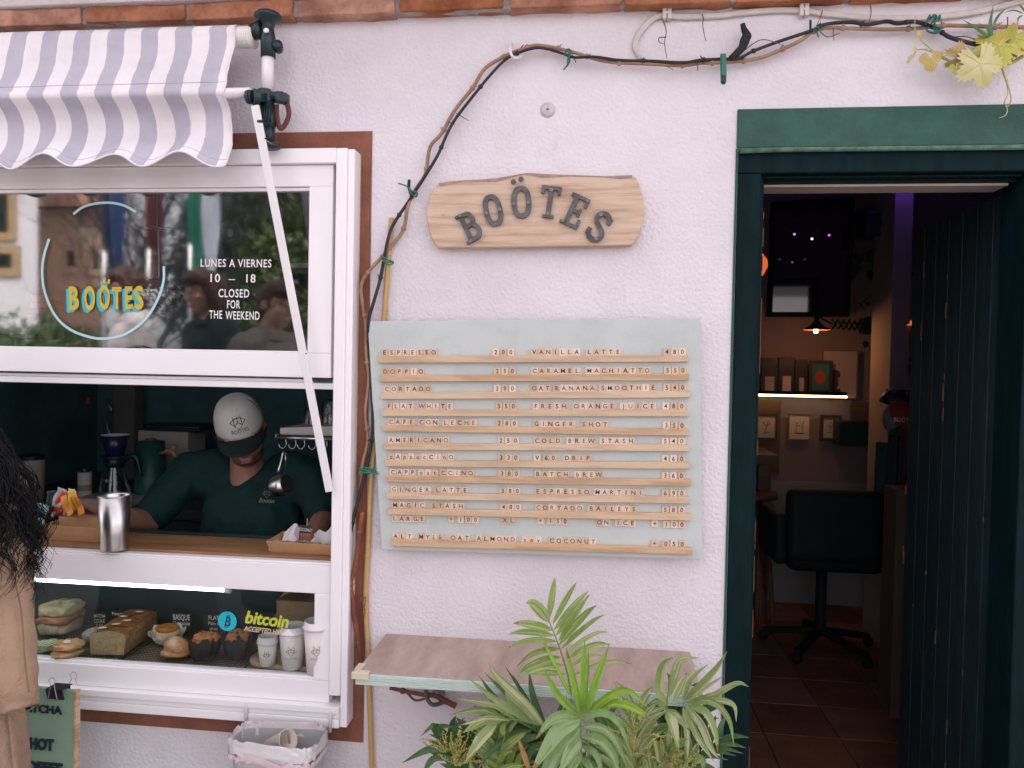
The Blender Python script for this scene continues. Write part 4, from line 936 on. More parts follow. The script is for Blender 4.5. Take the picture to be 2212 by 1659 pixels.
def frond(par, rach, Y, leaves, matl, w=.030, rr=.0028, sag=.0, name='frond', wv=.15):
    m = MB(); rp = catmull(pb(rach, Y), 6); m.tube(rp, [rr, rr*.5], 6)
    for lf_ in leaves:
        pts = lf_['p']; dy = lf_.get('dy', U(-.05, .05))
        y0_ = Y[1] if isinstance(Y, tuple) else Y
        if len(pts) == 2:
            (x0, y0), (x1, y1) = pts; b = lf_.get('b', .06); mx_, my_ = (x0+x1)/2, (y0+y1)/2; L_ = math.hypot(x1-x0, y1-y0)
            pts = [pts[0], (x0*.6+x1*.4, y0*.6+y1*.4-L_*b), (x0*.25+x1*.75, y0*.25+y1*.75-L_*b), pts[1]]
        blade(m, pb(pts, (y0_, y0_+dy)), lf_.get('w', w)*U(1-wv, 1+wv), fold=U(.12, .35), face=Vector((U(-.3, .3), -1, U(.1, .5))))
    return m.build(name, [matl, TONE[matl.name], GBR], par, smooth=True)
def Lv(*p, **k): k['p'] = list(p); return k
palm = thing('potted_palm', 'tall parlour palm with bright new fronds in front of the plywood shelf', 'palm', (P(1230, 1659, -.36).x, -.36, 0))
bx, by = palm.location.x, -.36
POT = mat('terracotta_pot', (.36, .15, .085), .85, .15, 10)
def pot(par, x, y, r):
    m = MB(); m.lathe([(r*.68, .0), (r*.95, .26), (r*1.05, .26), (r*1.05, .31), (r*.93, .31), (r*.9, .27), (.0, .27)], (x, y, GZ+.002), 28); m.build('pot', POT, par, smooth=False)
pot(palm, bx, by, .17)
base_pix = (1490, 2100)
frond(palm, [(1560, 2500), (1540, 1900), (1500, 1300), (1475, 1090), (1440, 960), (1400, 840), (1350, 715)], -.34, [
 Lv((1350, 715), (1195, 590), b=.16, w=.052, dy=-.03), Lv((1345, 690), (1385, 420), b=.02, w=.034), Lv((1370, 725), (1527, 452), b=.03, w=.030), Lv((1380, 765), (1605, 510), b=.03), Lv((1392, 800), (1585, 560), b=.02, w=.027), Lv((1408, 838), (1610, 530), b=.02, w=.026), Lv((1412, 860), (1655, 603), b=.05), Lv((1425, 885), (1712, 662), b=.05, w=.026), Lv((1442, 930), (1735, 778), b=.10, w=.026), Lv((1465, 960), (1740, 860), b=.10), Lv((1490, 1000), (1700, 940), b=.14, w=.022), Lv((1500, 1060), (1880, 985), b=.10, w=.018),
 Lv((1368, 766), (1112, 722), b=.05, w=.036), Lv((1385, 802), (1083, 793), b=.06, w=.030), Lv((1400, 840), (1083, 882), b=.09, w=.030), Lv((1418, 884), (1138, 1002), b=.12, w=.030), Lv((1424, 940), (1140, 1062), b=.08, w=.034), Lv((1440, 990), (1180, 1060), b=.08, w=.028), Lv((1450, 1050), (1140, 1048), b=.03, w=.030)], GL, w=.029)
frond(palm, [(1565, 2500), (1560, 1900), (1555, 1500), (1558, 1335)], -.40, [
 Lv((1558, 1330), (1458, 880), b=-.01, w=.034, dy=.02), Lv((1555, 1335), (1400, 1180), (1312, 1010), w=.032, dy=.0), Lv((1560, 1325), (1576, 830), b=.0, w=.036, dy=.03), Lv((1570, 1300), (1602, 885), b=.0, w=.022, dy=.04), Lv((1580, 1310), (1660, 1080), (1738, 850), w=.034, dy=.02), Lv((1500, 1220), (1380, 980), (1275, 770), w=.020, dy=.08),
 Lv((1575, 1340), (1700, 1220), (1850, 1155), (1990, 1270), w=.032, dy=-.06), Lv((1590, 1345), (1760, 1235), (1930, 1290), (2010, 1375), w=.034, dy=-.08)], GB, w=.032)
frond(palm, [(1565, 2450), (1600, 1700), (1590, 1400), (1558, 1340), (1550, 1480), (1555, 1700)], -.44, [
 Lv((1552, 1350), (1430, 1400), (1330, 1530), (1225, 1700), w=.075, dy=-.05), Lv((1550, 1400), (1430, 1500), (1340, 1660), (1290, 1760), w=.066, dy=-.05), Lv((1552, 1470), (1480, 1560), (1410, 1700), w=.050, dy=-.05), Lv((1555, 1560), (1500, 1640), (1470, 1760), w=.04, dy=-.05), Lv((1548, 1340), (1440, 1320), (1350, 1360), (1260, 1470), w=.045, dy=-.03),
 Lv((1560, 1345), (1680, 1300), (1800, 1370), (1905, 1640), w=.036, dy=-.06), Lv((1562, 1390), (1690, 1400), (1790, 1500), (1870, 1700), w=.034, dy=-.06), Lv((1562, 1450), (1680, 1480), (1770, 1590), (1800, 1740), w=.034, dy=-.06), Lv((1560, 1520), (1650, 1570), (1700, 1740), w=.034, dy=-.05), Lv((1558, 1590), (1610, 1650), (1640, 1760), w=.034, dy=-.05)], GS, w=.034)
frond(palm, [(1500, 2500), (1460, 1900), (1400, 1500), (1330, 1395), (1200, 1360), (1100, 1345), (1000, 1365)], -.36, [
 Lv((1320, 1392), (1180, 1230), (1020, 1080), (948, 975), w=.040, dy=-.04), Lv((1280, 1385), (1190, 1300), (1090, 1200), (1060, 1120), w=.038), Lv((1220, 1360), (1120, 1290), (980, 1200), (815, 1070), w=.030, dy=-.03), Lv((1130, 1345), (1010, 1260), (880, 1230), (748, 1208), w=.026), Lv((1060, 1350), (950, 1290), (830, 1290), (695, 1315), w=.032), Lv((1030, 1365), (930, 1350), (850, 1390), (790, 1430), w=.036), Lv((1010, 1370), (930, 1440), (860, 1530), (800, 1625), w=.046, dy=-.05), Lv((1100, 1350), (960, 1330), (840, 1360), (770, 1380), w=.024)], GP, w=.032)
frond(palm, [(1510, 2500), (1480, 2000), (1430, 1650), (1330, 1470), (1230, 1400)], -.31, [
 Lv((1300, 1440), (1240, 1290), (1110, 1050), w=.032), Lv((1350, 1480), (1245, 1200), (1215, 1020), w=.034), Lv((1290, 1420), (1180, 1180), (1060, 1000), w=.026), Lv((1270, 1420), (1090, 1200), (925, 1040), w=.030), Lv((1250, 1410), (1030, 1240), (890, 1060), w=.030), Lv((1240, 1410), (1100, 1450), (960, 1560), (880, 1680), w=.034), Lv((1330, 1480), (1220, 1560), (1200, 1700), w=.040), Lv((1380, 1560), (1290, 1580), (1200, 1480), w=.034), Lv((1400, 1620), (1440, 1400), (1460, 1180), w=.026), Lv((1360, 1500), (1400, 1330), (1450, 1190), w=.030), Lv((1300, 1450), (1130, 1480), (1000, 1540), w=.03), Lv((1390, 1590), (1300, 1640), (1240, 1720), w=.04)], GD, w=.03)
m = MB()
for i in range(7):
    a = U(-.06, .06); m.tube(catmull([(bx+a, by+U(-.05, .05), .29), (bx+a*1.4, by, .55), tuple(P(737.3+1500/3+U(-30, 40), 1640, -.37))], 5), [.008, .006, .005], 7)
m.build('stems', GD, palm, smooth=True)
def spray(par, cx, cy, n, size, Y, col):
    m = MB()
    for i in range(n):
        a = U(-2.6, -.3); L_ = size*U(.5, 1.0); pts = [(cx, cy)]; x_, y_ = cx, cy
        for k in range(7):
            a += U(-.5, .5); x_ += math.cos(a)*L_/7; y_ += math.sin(a)*L_/7; pts.append((x_, y_))
        q = [P(px_, py_, Y+.012*math.sin(k*1.3+i)) for k, (px_, py_) in enumerate(pts)]
        m.tube(q, .0009, 4)
        for p in q[1:]:
            for r in range(3): m.ball(p+Vector((U(-.004, .004), U(-.004, .004), U(-.004, .004))), U(.0009, .0015), 5, 4)
    m.build('flower_spray', col, par)
YF = mat('palm_flower_yellow', (.40, .36, .09), .7, .2)
spray(palm, 1368, 1630, 11, 115, -.38, YF); spray(palm, 1335, 1530, 5, 60, -.33, YF)
pl2 = thing('potted_palm', 'bushy dark palm with yellow flower sprays left of the bright one', 'palm', (P(1010, 1659, -.30).x, -.30, 0))
pot(pl2, pl2.location.x, -.30, .14)
frond(pl2, [(820, 2500), (800, 1900), (740, 1600), (640, 1480)], -.29, [Lv((640, 1480), (600, 1400), (590, 1385), (512, 1455), w=.026), Lv((700, 1540), (640, 1400), (740, 1390), w=.03), Lv((690, 1530), (560, 1540), (395, 1625), w=.032), Lv((740, 1600), (620, 1590), (560, 1640), (530, 1720), w=.036), Lv((760, 1620), (720, 1440), (800, 1330), w=.03), Lv((770, 1650), (870, 1540), (1000, 1470), w=.034), Lv((780, 1690), (900, 1620), (960, 1540), w=.034), Lv((660, 1500), (740, 1430), (830, 1420), w=.026), Lv((790, 1750), (690, 1700), (600, 1760), w=.034), Lv((800, 1760), (930, 1690), (1080, 1600), w=.034)], GD, w=.03)
frond(pl2, [(830, 2500), (900, 1900), (1000, 1650), (1060, 1450)], -.34, [Lv((1060, 1450), (1045, 1400), (1062, 1365), w=.022), Lv((1030, 1560), (1120, 1480), (1210, 1420), w=.040), Lv((1010, 1640), (1060, 1560), (1140, 1540), w=.03), Lv((1000, 1650), (900, 1560), (860, 1460), w=.032), Lv((960, 1740), (1080, 1660), (1190, 1640), w=.04), Lv((940, 1760), (860, 1700), (830, 1600), w=.034), Lv((980, 1700), (930, 1640), (920, 1560), w=.03)], GL)
m = MB(); blade(m, pal=0, w=.024, pts=pb([(1220, 1680), (1180, 1560), (1140, 1450)], (-.40, -.43))); m.build('withered_leaf', mat('withered_leaf', (.40, .22, .09), .8, .3, 20), pl2, smooth=True)
spray(pl2, 985, 1655, 18, 85, -.36, YF); spray(pl2, 958, 1625, 8, 60, -.33, YF)
pl3 = thing('potted_palm', 'palm with bleached drooping leaves beside the dark door frame', 'palm', (P(1455, 1659, -.28).x, -.28, 0))
pot(pl3, pl3.location.x, -.28, .15)
R5 = 2212
frond(pl3, [(2180, 2500), (2190, 1900), (2200, 1500), (2220, 1230)], -.30, [
 Lv((2220, 1225), (2330, 1120), (2430, 1010), (2500, 903), w=.036, dy=-.03), Lv((2230, 1225), (2370, 1130), (2480, 1060), w=.022), Lv((2240, 1230), (2400, 1190), (2560, 1110), (2640, 1132), w=.030, dy=-.04), Lv((2240, 1235), (2420, 1215), (2540, 1250), (2560, 1360), w=.034, dy=-.05), Lv((2245, 1240), (2400, 1230), (2510, 1340), (2545, 1520), w=.030, dy=-.05), Lv((2240, 1250), (2360, 1300), (2420, 1430), (2440, 1560), w=.034, dy=-.06), Lv((2230, 1250), (2330, 1380), (2390, 1520), (2445, 1600), w=.034, dy=-.06), Lv((2225, 1250), (2290, 1420), (2350, 1520), (2415, 1620), w=.036, dy=-.06), Lv((2215, 1260), (2240, 1450), (2240, 1660), w=.034, dy=-.05), Lv((2210, 1220), (2260, 1080), (2380, 985), w=.030)], GP, w=.032)
frond(pl3, [(2170, 2500), (2160, 1900), (2120, 1500), (2110, 1250), (2140, 1050)], -.33, [
 Lv((2110, 1240), (2060, 1150), (2080, 1000), (2150, 938), w=.046, dy=-.02), Lv((2125, 1200), (2150, 1080), (2200, 960), (2320, 945), w=.036), Lv((2110, 1260), (2000, 1300), (1940, 1330), (1900, 1320), w=.034), Lv((2150, 1230), (2200, 1120), (2240, 1040), w=.030), Lv((2110, 1290), (2150, 1380), (2190, 1560), w=.05, dy=-.05), Lv((2115, 1280), (2180, 1330), (2260, 1420), w=.036), Lv((2100, 1250), (2040, 1230), (1960, 1280), w=.03)], GP, w=.034)
frond(pl3, [(2150, 2500), (2100, 2000), (2020, 1650), (1960, 1460)], -.26, [
 Lv((1960, 1460), (1900, 1400), (1850, 1390), w=.034), Lv((1990, 1530), (2060, 1420), (2160, 1380), w=.036), Lv((2000, 1560), (1920, 1520), (1850, 1560), w=.036), Lv((2030, 1640), (2120, 1540), (2200, 1530), w=.04), Lv((2050, 1700), (1960, 1620), (1900, 1640), w=.036), Lv((2060, 1750), (2160, 1660), (2260, 1640), w=.04), Lv((1980, 1500), (1990, 1390), (2040, 1330), w=.034), Lv((2040, 1660), (2080, 1580), (2110, 1480), w=.036), Lv((2090, 1800), (2200, 1740), (2300, 1680), w=.04), Lv((2010, 1600), (1960, 1580), (1940, 1480), w=.03), Lv((2060, 1720), (2000, 1700), (1930, 1760), w=.04)], GD, w=.034)
frond(pl3, [(2160, 2500), (2200, 1900), (2230, 1600)], -.31, [Lv((2230, 1600), (2330, 1600), (2350, 1680), w=.04), Lv((2225, 1620), (2280, 1560), (2320, 1480), w=.04), Lv((2220, 1640), (2170, 1560), (2120, 1540), w=.04), Lv((2215, 1660), (2130, 1640), (2060, 1700), w=.04), Lv((2230, 1610), (2250, 1500), (2230, 1420), w=.034)], GS, w=.04)
spray(pl3, 1470, 1665, 14, 70, -.34, YF)
def fill(par, cx, cy, n, Y, matl, a0, a1, l0, l1):
    for j in range(n):
        a = math.radians(U(a0, a1)); L_ = U(l0, l1); m = MB(); x_, y_ = cx+U(-60, 60), cy+U(-60, 60); rp = []
        for k in range(6): t = k/5; rp.append((x_+math.cos(a)*L_*t, y_-math.sin(a)*L_*t+120*t*t*abs(math.cos(a))))
        Yj = Y+U(-.03, .03); m.tube(catmull(pb(rp, Yj), 4), [.0026, .0012], 5)
        for k in range(8):
            t = .25+.75*k/7; i = min(4, int(t*5)); f_ = t*5-i; bx_, by_ = rp[i][0]*(1-f_)+rp[i+1][0]*f_, rp[i][1]*(1-f_)+rp[i+1][1]*f_
            for sd in (-1, 1):
                aa = a+sd*U(.55, .95)*(1-.35*t); ll = L_*U(.46, .68)*(1-.3*abs(t-.5)); ex, ey = bx_+math.cos(aa)*ll, by_-math.sin(aa)*ll+U(10, 70)
                blade(m, pb([(bx_, by_), (bx_*.5+ex*.5, by_*.5+ey*.5-ll*.12), (ex, ey)], (Yj, Yj+U(-.04, .04))), U(.024, .031), fold=U(.1, .35), face=Vector((U(-.5, .5), -1, U(.1, .6))), pal=.3)
        m.build('frond', [matl, TONE[matl.name], GBR], par, smooth=True)
random.seed(5)
fill(palm, 1100, 1900, 4, -.30, GL, 60, 120, 420, 560); fill(pl3, 1900, 1880, 4, -.31, GP, 60, 130, 400, 560); fill(pl2, 840, 1850, 5, -.24, GD, 40, 150, 240, 400); fill(palm, 1350, 1800, 5, -.25, GD, 50, 135, 380, 560); fill(pl3, 2080, 1800, 6, -.22, GD, 45, 135, 380, 560); fill(palm, 1650, 1850, 4, -.27, GS, 55, 125, 350, 500)
# spider plant leaves hanging in at the top right
sp = thing('spider_plant', 'narrow green spider plant leaves poking out above the vine shoot at top right', 'plant', P(*C8(1810, 500), -.05))
m = MB()
for pts, w in (([C8(1815, 480), C8(1790, 300), C8(1830, 60)], .013), ([C8(1800, 490), C8(1640, 370), C8(1445, 240)], .013), ([C8(1830, 310), C8(1890, 200), C8(1995, 100)], .009), ([C8(1815, 490), C8(1750, 350), C8(1640, 285)], .009), ([C8(2212, 170), C8(2080, 130), C8(1960, 160)], .006), ([C8(2200, 190), C8(2140, 230), C8(2135, 330)], .006), ([C8(2230, 160), C8(2180, 90), C8(2140, 55)], .008)):
    blade(m, [P(x, y, -.05) for x, y in pts], w*1.5, pal=0)
m.build('leaves', mat('spider_plant_green', (.05, .15, .04), .4, .25, 20), sp, smooth=True)
# ---------------------------------------------------------------- waste bin hanging from the sill
bn = thing('waste_bin', 'grey hanging waste bin lined with a translucent bag with pink drawstring below the window sill', 'bin', P(602, 1659, -.12))
q0 = P(487, 1597, -.29); zb_ = q0.z; zb_ = P(620, 1563, -.085).z; cs = [PZ(486, 1598, zb_), PZ(668, 1626, zb_), PZ(716, 1566, zb_), PZ(527, 1560, zb_)]
ctr = sum(cs, Vector())/4
def rim(t, k=1.0, dz=0, n=48, e=5):
    a = 2*math.pi*t; ca, sa = math.cos(a), math.sin(a)
    u = math.copysign(abs(ca)**(2/e), ca); v = math.copysign(abs(sa)**(2/e), sa)
    p = ((1-u)*(1-v)*cs[0] + (1+u)*(1-v)*cs[1] + (1+u)*(1+v)*cs[2] + (1-u)*(1+v)*cs[3])/4
    return ctr + (p-ctr)*k + Vector((0, 0, dz))
m = MB(); N_ = 48
m.grid(lambda u, v: rim(u, .97-.22*v, -.012-.28*v), N_, 6); m.grid(lambda u, v: rim(u, .90-.22*v, -.03-.262*v), N_, 6); m.add([rim(i/N_, .70, -.285) for i in range(N_)], [tuple(range(N_))])
m.build('bucket', mat('grey_bin_plastic', (.44, .44, .43), .5, .05), bn, smooth=True)
BAG = mat('thin_bin_bag', (.74, .71, .71), .28, .05, 12, bump=.9, bs=26, bump2=.8, bs2=11, dist=.006); 
BAG.node_tree.nodes['Principled BSDF'].inputs['Alpha'].default_value = .93
PINKB = mat('pink_bag_band', (.70, .50, .51), .4, 0, 14, col2=(.72, .65, .65), bump=.8, bs=30)
def wv_(u, v): return .004*noise.noise(Vector((math.cos(u*6.283)*6, math.sin(u*6.283)*6, v*3)))*2
m = MB(); m.grid(lambda u, v: rim(u, .99+wv_(u, v)*4-.26*v**1.2, .002-.2*v+wv_(u, v)), 96, 12); m.grid(lambda u, v: rim(u, 1.015+wv_(u, v+5)*5+.012*math.sin(v*3.1), .003-.036*v+wv_(u, v)), 96, 6)
m.build('bag', BAG, bn, smooth=True)
m = MB(); m.grid(lambda u, v: rim(u, 1.022+wv_(u, v+6)*5+.010*math.sin(v*3.1), -.036-.014*v+wv_(u+.2, 1)*1.6), 96, 4); m.grid(lambda u, v: rim(.25+(u-.5)*.42, .985+wv_(u, v+9)*5, .006-.010*v+wv_(u, v)), 40, 3)
m.build('drawstring', PINKB, bn, smooth=True)
m = MB()
for hxx, hy in ((532, 1530), (714, 1548)):
    a = P(hxx, hy, F0-.008); m.tube([a+Vector((0, .004, .012)), a, Vector((a.x, a.y-.004, zb_-.02))], .0045, 8)
m.build('hanging_hooks', mat('clear_plastic_hook', (.62, .60, .62), .3, .05), bn, smooth=True)
c = rim(.0, .35, -.045); c = P(612, 1599, -.2)
m = MB(); Mr = Matrix.Rotation(math.radians(60), 4, 'Y') @ Matrix.Rotation(math.radians(20), 4, 'X')
m.lathe([(.0, -.045), (.020, -.045), (.027, .03), (.0285, .031), (.0285, .027), (.026, .029), (.0195, -.04)], PZ(606, 1605, zb_-.028), 22, Mr, cap=False)
m.build('paper_cup', mat('cream_paper', (.70, .62, .53), .6, .04), smooth=True, label='used cream paper cup lying in the waste bin', cat='paper cup')
m = MB(); a = PZ(621, 1578, zb_+.005); m.bar(PZ(626, 1606, zb_-.035), a, .005, .0022); m.build('stirrer', PINE, label='wooden stirrer stick standing in the waste bin', cat='stirrer')
# ---------------------------------------------------------------- hanging board with clip
HY = -.20
MINTG = mat('sage_board_paint', (.235, .36, .255), .7, .06, 4, bump=.2, bs=90)
hb = thing('lettered_board', 'sage green board reading MATCHA, HOT, COFFEE in black below the window', 'board', P(100, 1659, HY))
tr_ = P(160, 1493, HY); tl = P(20, 1478, HY); 
hb_l = tr_.x-.42
m = MB(); f = [Vector((hb_l, HY, .25)), Vector((tr_.x-.001+.0, HY, .25)), Vector((tr_.x, HY, tr_.z)), Vector((hb_l, HY, tr_.z+.006))]
m.hexa(f, [p+Vector((0, .012, 0)) for p in f]); pnl = m.build('panel', MINTG, hb)
m = MB(); m.box(tr_.x+.0002, tr_.x+.0075, HY-.002, HY+.0145, .25, tr_.z+.001); m.build('edge_strip', PINE, hb, bevel=.001)
def board_word(txt, xr, yc, hpx, wpx, bold):
    tv, _ = glyphs(txt, bold, align='RIGHT'); w_ = max(p[0] for p in tv)-min(p[0] for p in tv); mxr = max(p[0] for p in tv)
    c = P(xr, yc, HY-.0005); hh = hpx*MPX(HY)*1.38; sx_ = wpx*MPX(HY)/(w_*hh)
    m = MB(); m.text(txt, on_wall(c+Vector((-mxr*hh*sx_, 0, -hh*.36)), ang=-.005), hh, sx_, off=bold, align='RIGHT', ext=.003); m.build('lettering', BLACK, pnl)
board_word('MATCHA', 134.5, 1534, 19, 116, .022); board_word('HOT', 117, 1609, 26, 62, .045); board_word('COFFEE', 136, 1661, 26, 118, .045)
c = P(123, 1500, HY)
bc_ = thing('binder_clip', 'black binder clip gripping the top edge of the sage green board', 'clip', c)
zt_ = tr_.z+.004
m = MB(); m.hexa([Vector((c.x-.022, HY-.006, zt_-.026)), Vector((c.x+.024, HY-.006, zt_-.026)), Vector((c.x+.024, HY-.013, zt_+.001)), Vector((c.x-.022, HY-.013, zt_+.001))], [Vector((c.x-.022, HY-.0035, zt_-.026)), Vector((c.x+.024, HY-.0035, zt_-.026)), Vector((c.x+.024, HY-.0125, zt_+.001)), Vector((c.x-.022, HY-.0125, zt_+.001))])
m.box(c.x-.022, c.x+.024, HY-.013, HY+.026, zt_+.0012, zt_+.0026); m.box(c.x-.022, c.x+.024, HY+.0145, HY+.018, zt_-.022, zt_+.001); m.build('clamp', mat('black_enamel', (.008, .012, .014), .25, 0), bc_, bevel=.0008)
for Yw, zl, sgn in ((HY-.0155, zt_-.024, -1), (HY+.026, zt_, 1)):
    o_ = .0 if sgn < 0 else .028
    pts = [(-.013+o_*.9, zl-.000), (-.0065+o_, zt_+.016), (-.011+o_, zt_+.026), (-.004+o_, zt_+.0335), (.004+o_, zt_+.0315), (.0075+o_, zt_+.025), (.004+o_, zt_+.014), (.0135+o_*.9, zl-.001)]
    m = MB(); m.tube(catmull([(c.x+x, Yw+(.006 if sgn > 0 else -.002)*k/3*0, z) for k, (x, z) in enumerate(pts)], 5), .0011, 6); m.build('wire_handle', STEEL, bc_, smooth=True)
# ---------------------------------------------------------------- counter and cake display
WOODC = mat('counter_wood', (.36, .19, .085), .45, 0, 4, col2=(.20, .095, .04), stretch=(1, 6, 6), bump=.15, bs=40)
zc = cr_t+.012; zd = lp_b-.004
ct = thing('counter', 'warm wooden serving counter behind the white hatch rail over a dark cake cabinet', 'counter', (-1.4, .12, FZ))
MB().box(win_l+.08, xj-.006, -.0118, .17, zc-.022, zc).build('top', WOODC, ct, bevel=.002)
CAB_ = mat('dark_cabinet', (.012, .036, .04), .5, .3, 3)
m = MB(); m.box(win_l+.08, xj-.006, .171, .3015, zc-.05, zc-.03); m.box(win_l+.08, xj-.006, .302, .315, FZ, zc-.023); m.box(win_l+.08, xj-.006, -.0115, .3015, zd-.03, zd-.008); m.box(win_l+.08, xj-.006, .32, .33, FZ, .9)
m.build('cabinet', CAB_, ct)
MB().box(win_l+.1, xj-.03, -.008, .295, zd-.0078, zd-.004).build('baking_paper', mat('kraft_liner', (.33, .22, .14), .8, .15, 20), ct)
WIRE = mat('black_wire', (.008, .012, .012), .4, .1)
zr_ = zd+.006
def rack(x0, x1, y0, y1, label):
    m = MB(); n = int((x1-x0)/.0105)
    for i in range(n+1): x = x0+(x1-x0)*i/n; m.tube([(x, y0, zr_-.001), (x, y1, zr_-.001)], .0009, 4)
    for i in range(int((y1-y0)/.0125)+1): y = y0+i*.0125; m.tube([(x0, y, zr_-.0026), (x1, y, zr_-.0026)], .0009, 4)
    m.tube([(x0-.003, y0-.003, zr_-.002), (x1+.003, y0-.003, zr_-.002), (x1+.003, y1, zr_-.002), (x0-.003, y1, zr_-.002), (x0-.003, y0-.003, zr_-.002)], .0022, 5)
    m.build('cooling_rack', WIRE, label=label, cat='cooling rack')
xr0 = PZ(252, 1428, zr_).x
rack(xr0+.008, PZ(528, 1440, zr_).x, .002, .27, 'black wire cooling rack under the muffins and cheesecake')
rack(xr0-.42, xr0-.008, .002, .27, 'black wire cooling rack under the cookies at the left of the display')
def pz(x, y, z=None): return PZ(x, y, zr_ if z is None else z)
CRUMB = mat('cake_crumb', (.50, .36, .21), .85, 0, 60, col2=(.36, .24, .13), bump=1.0, bs=160, detail=8)
CRUST = mat('browned_crust', (.34, .145, .05), .65, 0, 22, col2=(.15, .055, .022), bump=.9, bs=60)
SIDEC = mat('cake_side', (.34, .20, .09), .8, 0, 50, col2=(.24, .13, .055), bump=1.0, bs=120)
# loaf cake
a = pz(197, 1414); b = pz(268, 1415); c_ = pz(337, 1362); ux = (b-a); uy = Vector((c_.x-b.x, c_.y-b.y, 0)); 
ux.z = 0; hL = 52*MPX(a.y)
lc = thing('loaf_cake', 'long loaf cake with browned glazed top and flaked almonds', 'cake', (a+b)/2)
m = MB(); sec = []
prof_ = [(-.02, 0), (-.035, .3), (-.04, .7), (-.02, .93), (.12, 1.0), (.5, 1.06), (.88, 1.0), (1.0, .93), (1.03, .7), (1.02, .3), (1.0, 0)]
nl = 14
def lp(i, t): u, v = prof_[i]; n_ = noise.noise(Vector((i*.7, t*6, 2)))*.006; return a+ux*u+uy*t+Vector((0, 0, hL*v+n_*(v > .2)))+Vector((n_, 0, 0))
vs = [lp(i, t/nl) for t in range(nl+1) for i in range(len(prof_))]; k = len(prof_)
m.v = vs
for t in range(nl):
    for i in range(k-1):
        m.f.append((t*k+i, t*k+i+1, (t+1)*k+i+1, (t+1)*k+i)); m.m.append(1 if 2 < i < 7 else 2)
m.f.append(tuple(range(k-1, -1, -1))); m.m.append(0); m.f.append(tuple(nl*k+i for i in range(k))); m.m.append(2)
m.f.append((0, nl*k, nl*k+k-1, k-1)); m.m.append(2)
m.build('loaf', [CRUMB, CRUST, SIDEC], lc)
ALM = mat('flaked_almond', (.66, .52, .35), .6, .08)
m = MB()
for u, t, an in ((.2, .12, .2), (.45, .28, .3), (.32, .62, .1), (.62, .45, .0), (.6, .85, .1)):
    m.ball(a+ux*u+uy*t+Vector((0, 0, hL*1.05+.003)), (.0135, .006, .0022), 12, 6, Matrix.Rotation(an, 4, 'Z'))
m.build('almond_flakes', ALM, lc, smooth=True)
m = MB(); DG = mat('dark_glaze', (.06, .02, .012), .35, .3)
for k in range(9):
    t = k/8; m.tube(catmull([a+ux*(.15+U(-.05, .05))+uy*(t*.9+.02)+Vector((0, 0, hL*1.005)), a+ux*.5+uy*(t*.9+.08)+Vector((0, 0, hL*1.062)), a+ux*.86+uy*min(1, t*.9+.14)+Vector((0, 0, hL*1.003))], 4), U(.001, .002), 5)
m.build('glaze', DG, lc, smooth=True)
def blob(mb, c, r, jit=.25, js=9, seg=22, rings=14, M=None): mb.ball(c, r, seg, rings, M, jit, js)
# cookies, stacked
COOK = mat('cookie_dough', (.55, .34, .16), .8, 0, 20, col2=(.42, .235, .09), bump=.8, bs=70)
s_ = MPX(.03)
c = pz(134, 1424)
for i, (dx, dz, lab) in enumerate(((0, .012, 'thick golden cookie, lower of the stack of two beside the loaf'), (.006, .034, 'thick golden cookie with a white chocolate chip, upper of the stack of two'))):
    m = MB(); blob(m, c+Vector((dx, .02, dz)), (.040, .036, .0135), .35, 12)
    o = m.build('cookie', COOK, smooth=True, label=lab, cat='cookie', group='stacked cookies')
    if i:
        m = MB(); blob(m, c+Vector((dx+.002, .008, dz+.0125)), (.012, .009, .004), .3); m.build('chocolate_chip', mat('white_chocolate', (.74, .66, .52), .5, .04), o, smooth=True)
m = MB(); c = pz(88, 1414); blob(m, c+Vector((0, .02, .016)), (.044, .03, .017), .3, 12, M=Matrix.Rotation(-.2, 4, 'Y'))
gc = m.build('cookie', mat('matcha_cookie', (.33, .40, .22), .8, .2, 20, bump=.8, bs=60), smooth=True, label='pale green matcha cookie with white drizzle at far left of the rack', cat='cookie')
m = MB()
for k in range(6): m.tube(catmull([c+Vector((-.04+.012*k, .0, .026)), c+Vector((-.03+.012*k, -.012, .030)), c+Vector((-.012+.012*k, .01, .036))], 4), .0014, 5)
m.build('drizzle', mat('white_drizzle', (.72, .70, .62), .5, 0), gc, smooth=True)
m = MB(); c = pz(192, 1396); blob(m, c+Vector((0, .03, .022)), (.036, .03, .022), .3, 10); m.build('cookie', mat('dark_crinkle_cookie', (.06, .035, .04), .8, 0, 30, col2=(.30, .26, .27), ramp=(.55, .7), bump=.8, bs=60), smooth=True, label='dark sugar-dusted cookie half hidden behind the loaf', cat='cookie')
# basque cheesecake
c = pz(347, 1396); c.y += .035
ck = thing('cheesecake', 'small burnt-top cheesecake in crumpled white paper', 'cake', c)
m = MB(); blob(m, c+Vector((0, 0, .028)), (.036, .034, .024), .1, 6); m.build('filling', mat('cheesecake_cream', (.72, .56, .27), .6, 0, 10, col2=(.66, .42, .12)), ck, smooth=True)
m = MB(); blob(m, c+Vector((.001, -.002, .042)), (.034, .031, .013), .1, 6); m.build('burnt_top', mat('burnt_top', (.50, .24, .05), .4, 0, 14, col2=(.26, .085, .015)), ck, smooth=True)
m = MB()
def wrap(c, r0, r1, h, jag, sx=1.0, n=40):
    def fn(u, v): a = u*6.283; k = 1+.12*noise.noise(Vector((math.cos(a)*3, math.sin(a)*3, v*2+c.x*9))); r = (r0+(r1-r0)*v**.7)*k; return c+Vector((math.cos(a)*r*sx, math.sin(a)*r, h*v*(1+jag*noise.noise(Vector((math.cos(a)*4+c.x*50, math.sin(a)*4, 0))))))
    m = MB(); m.grid(fn, n, 7); return m
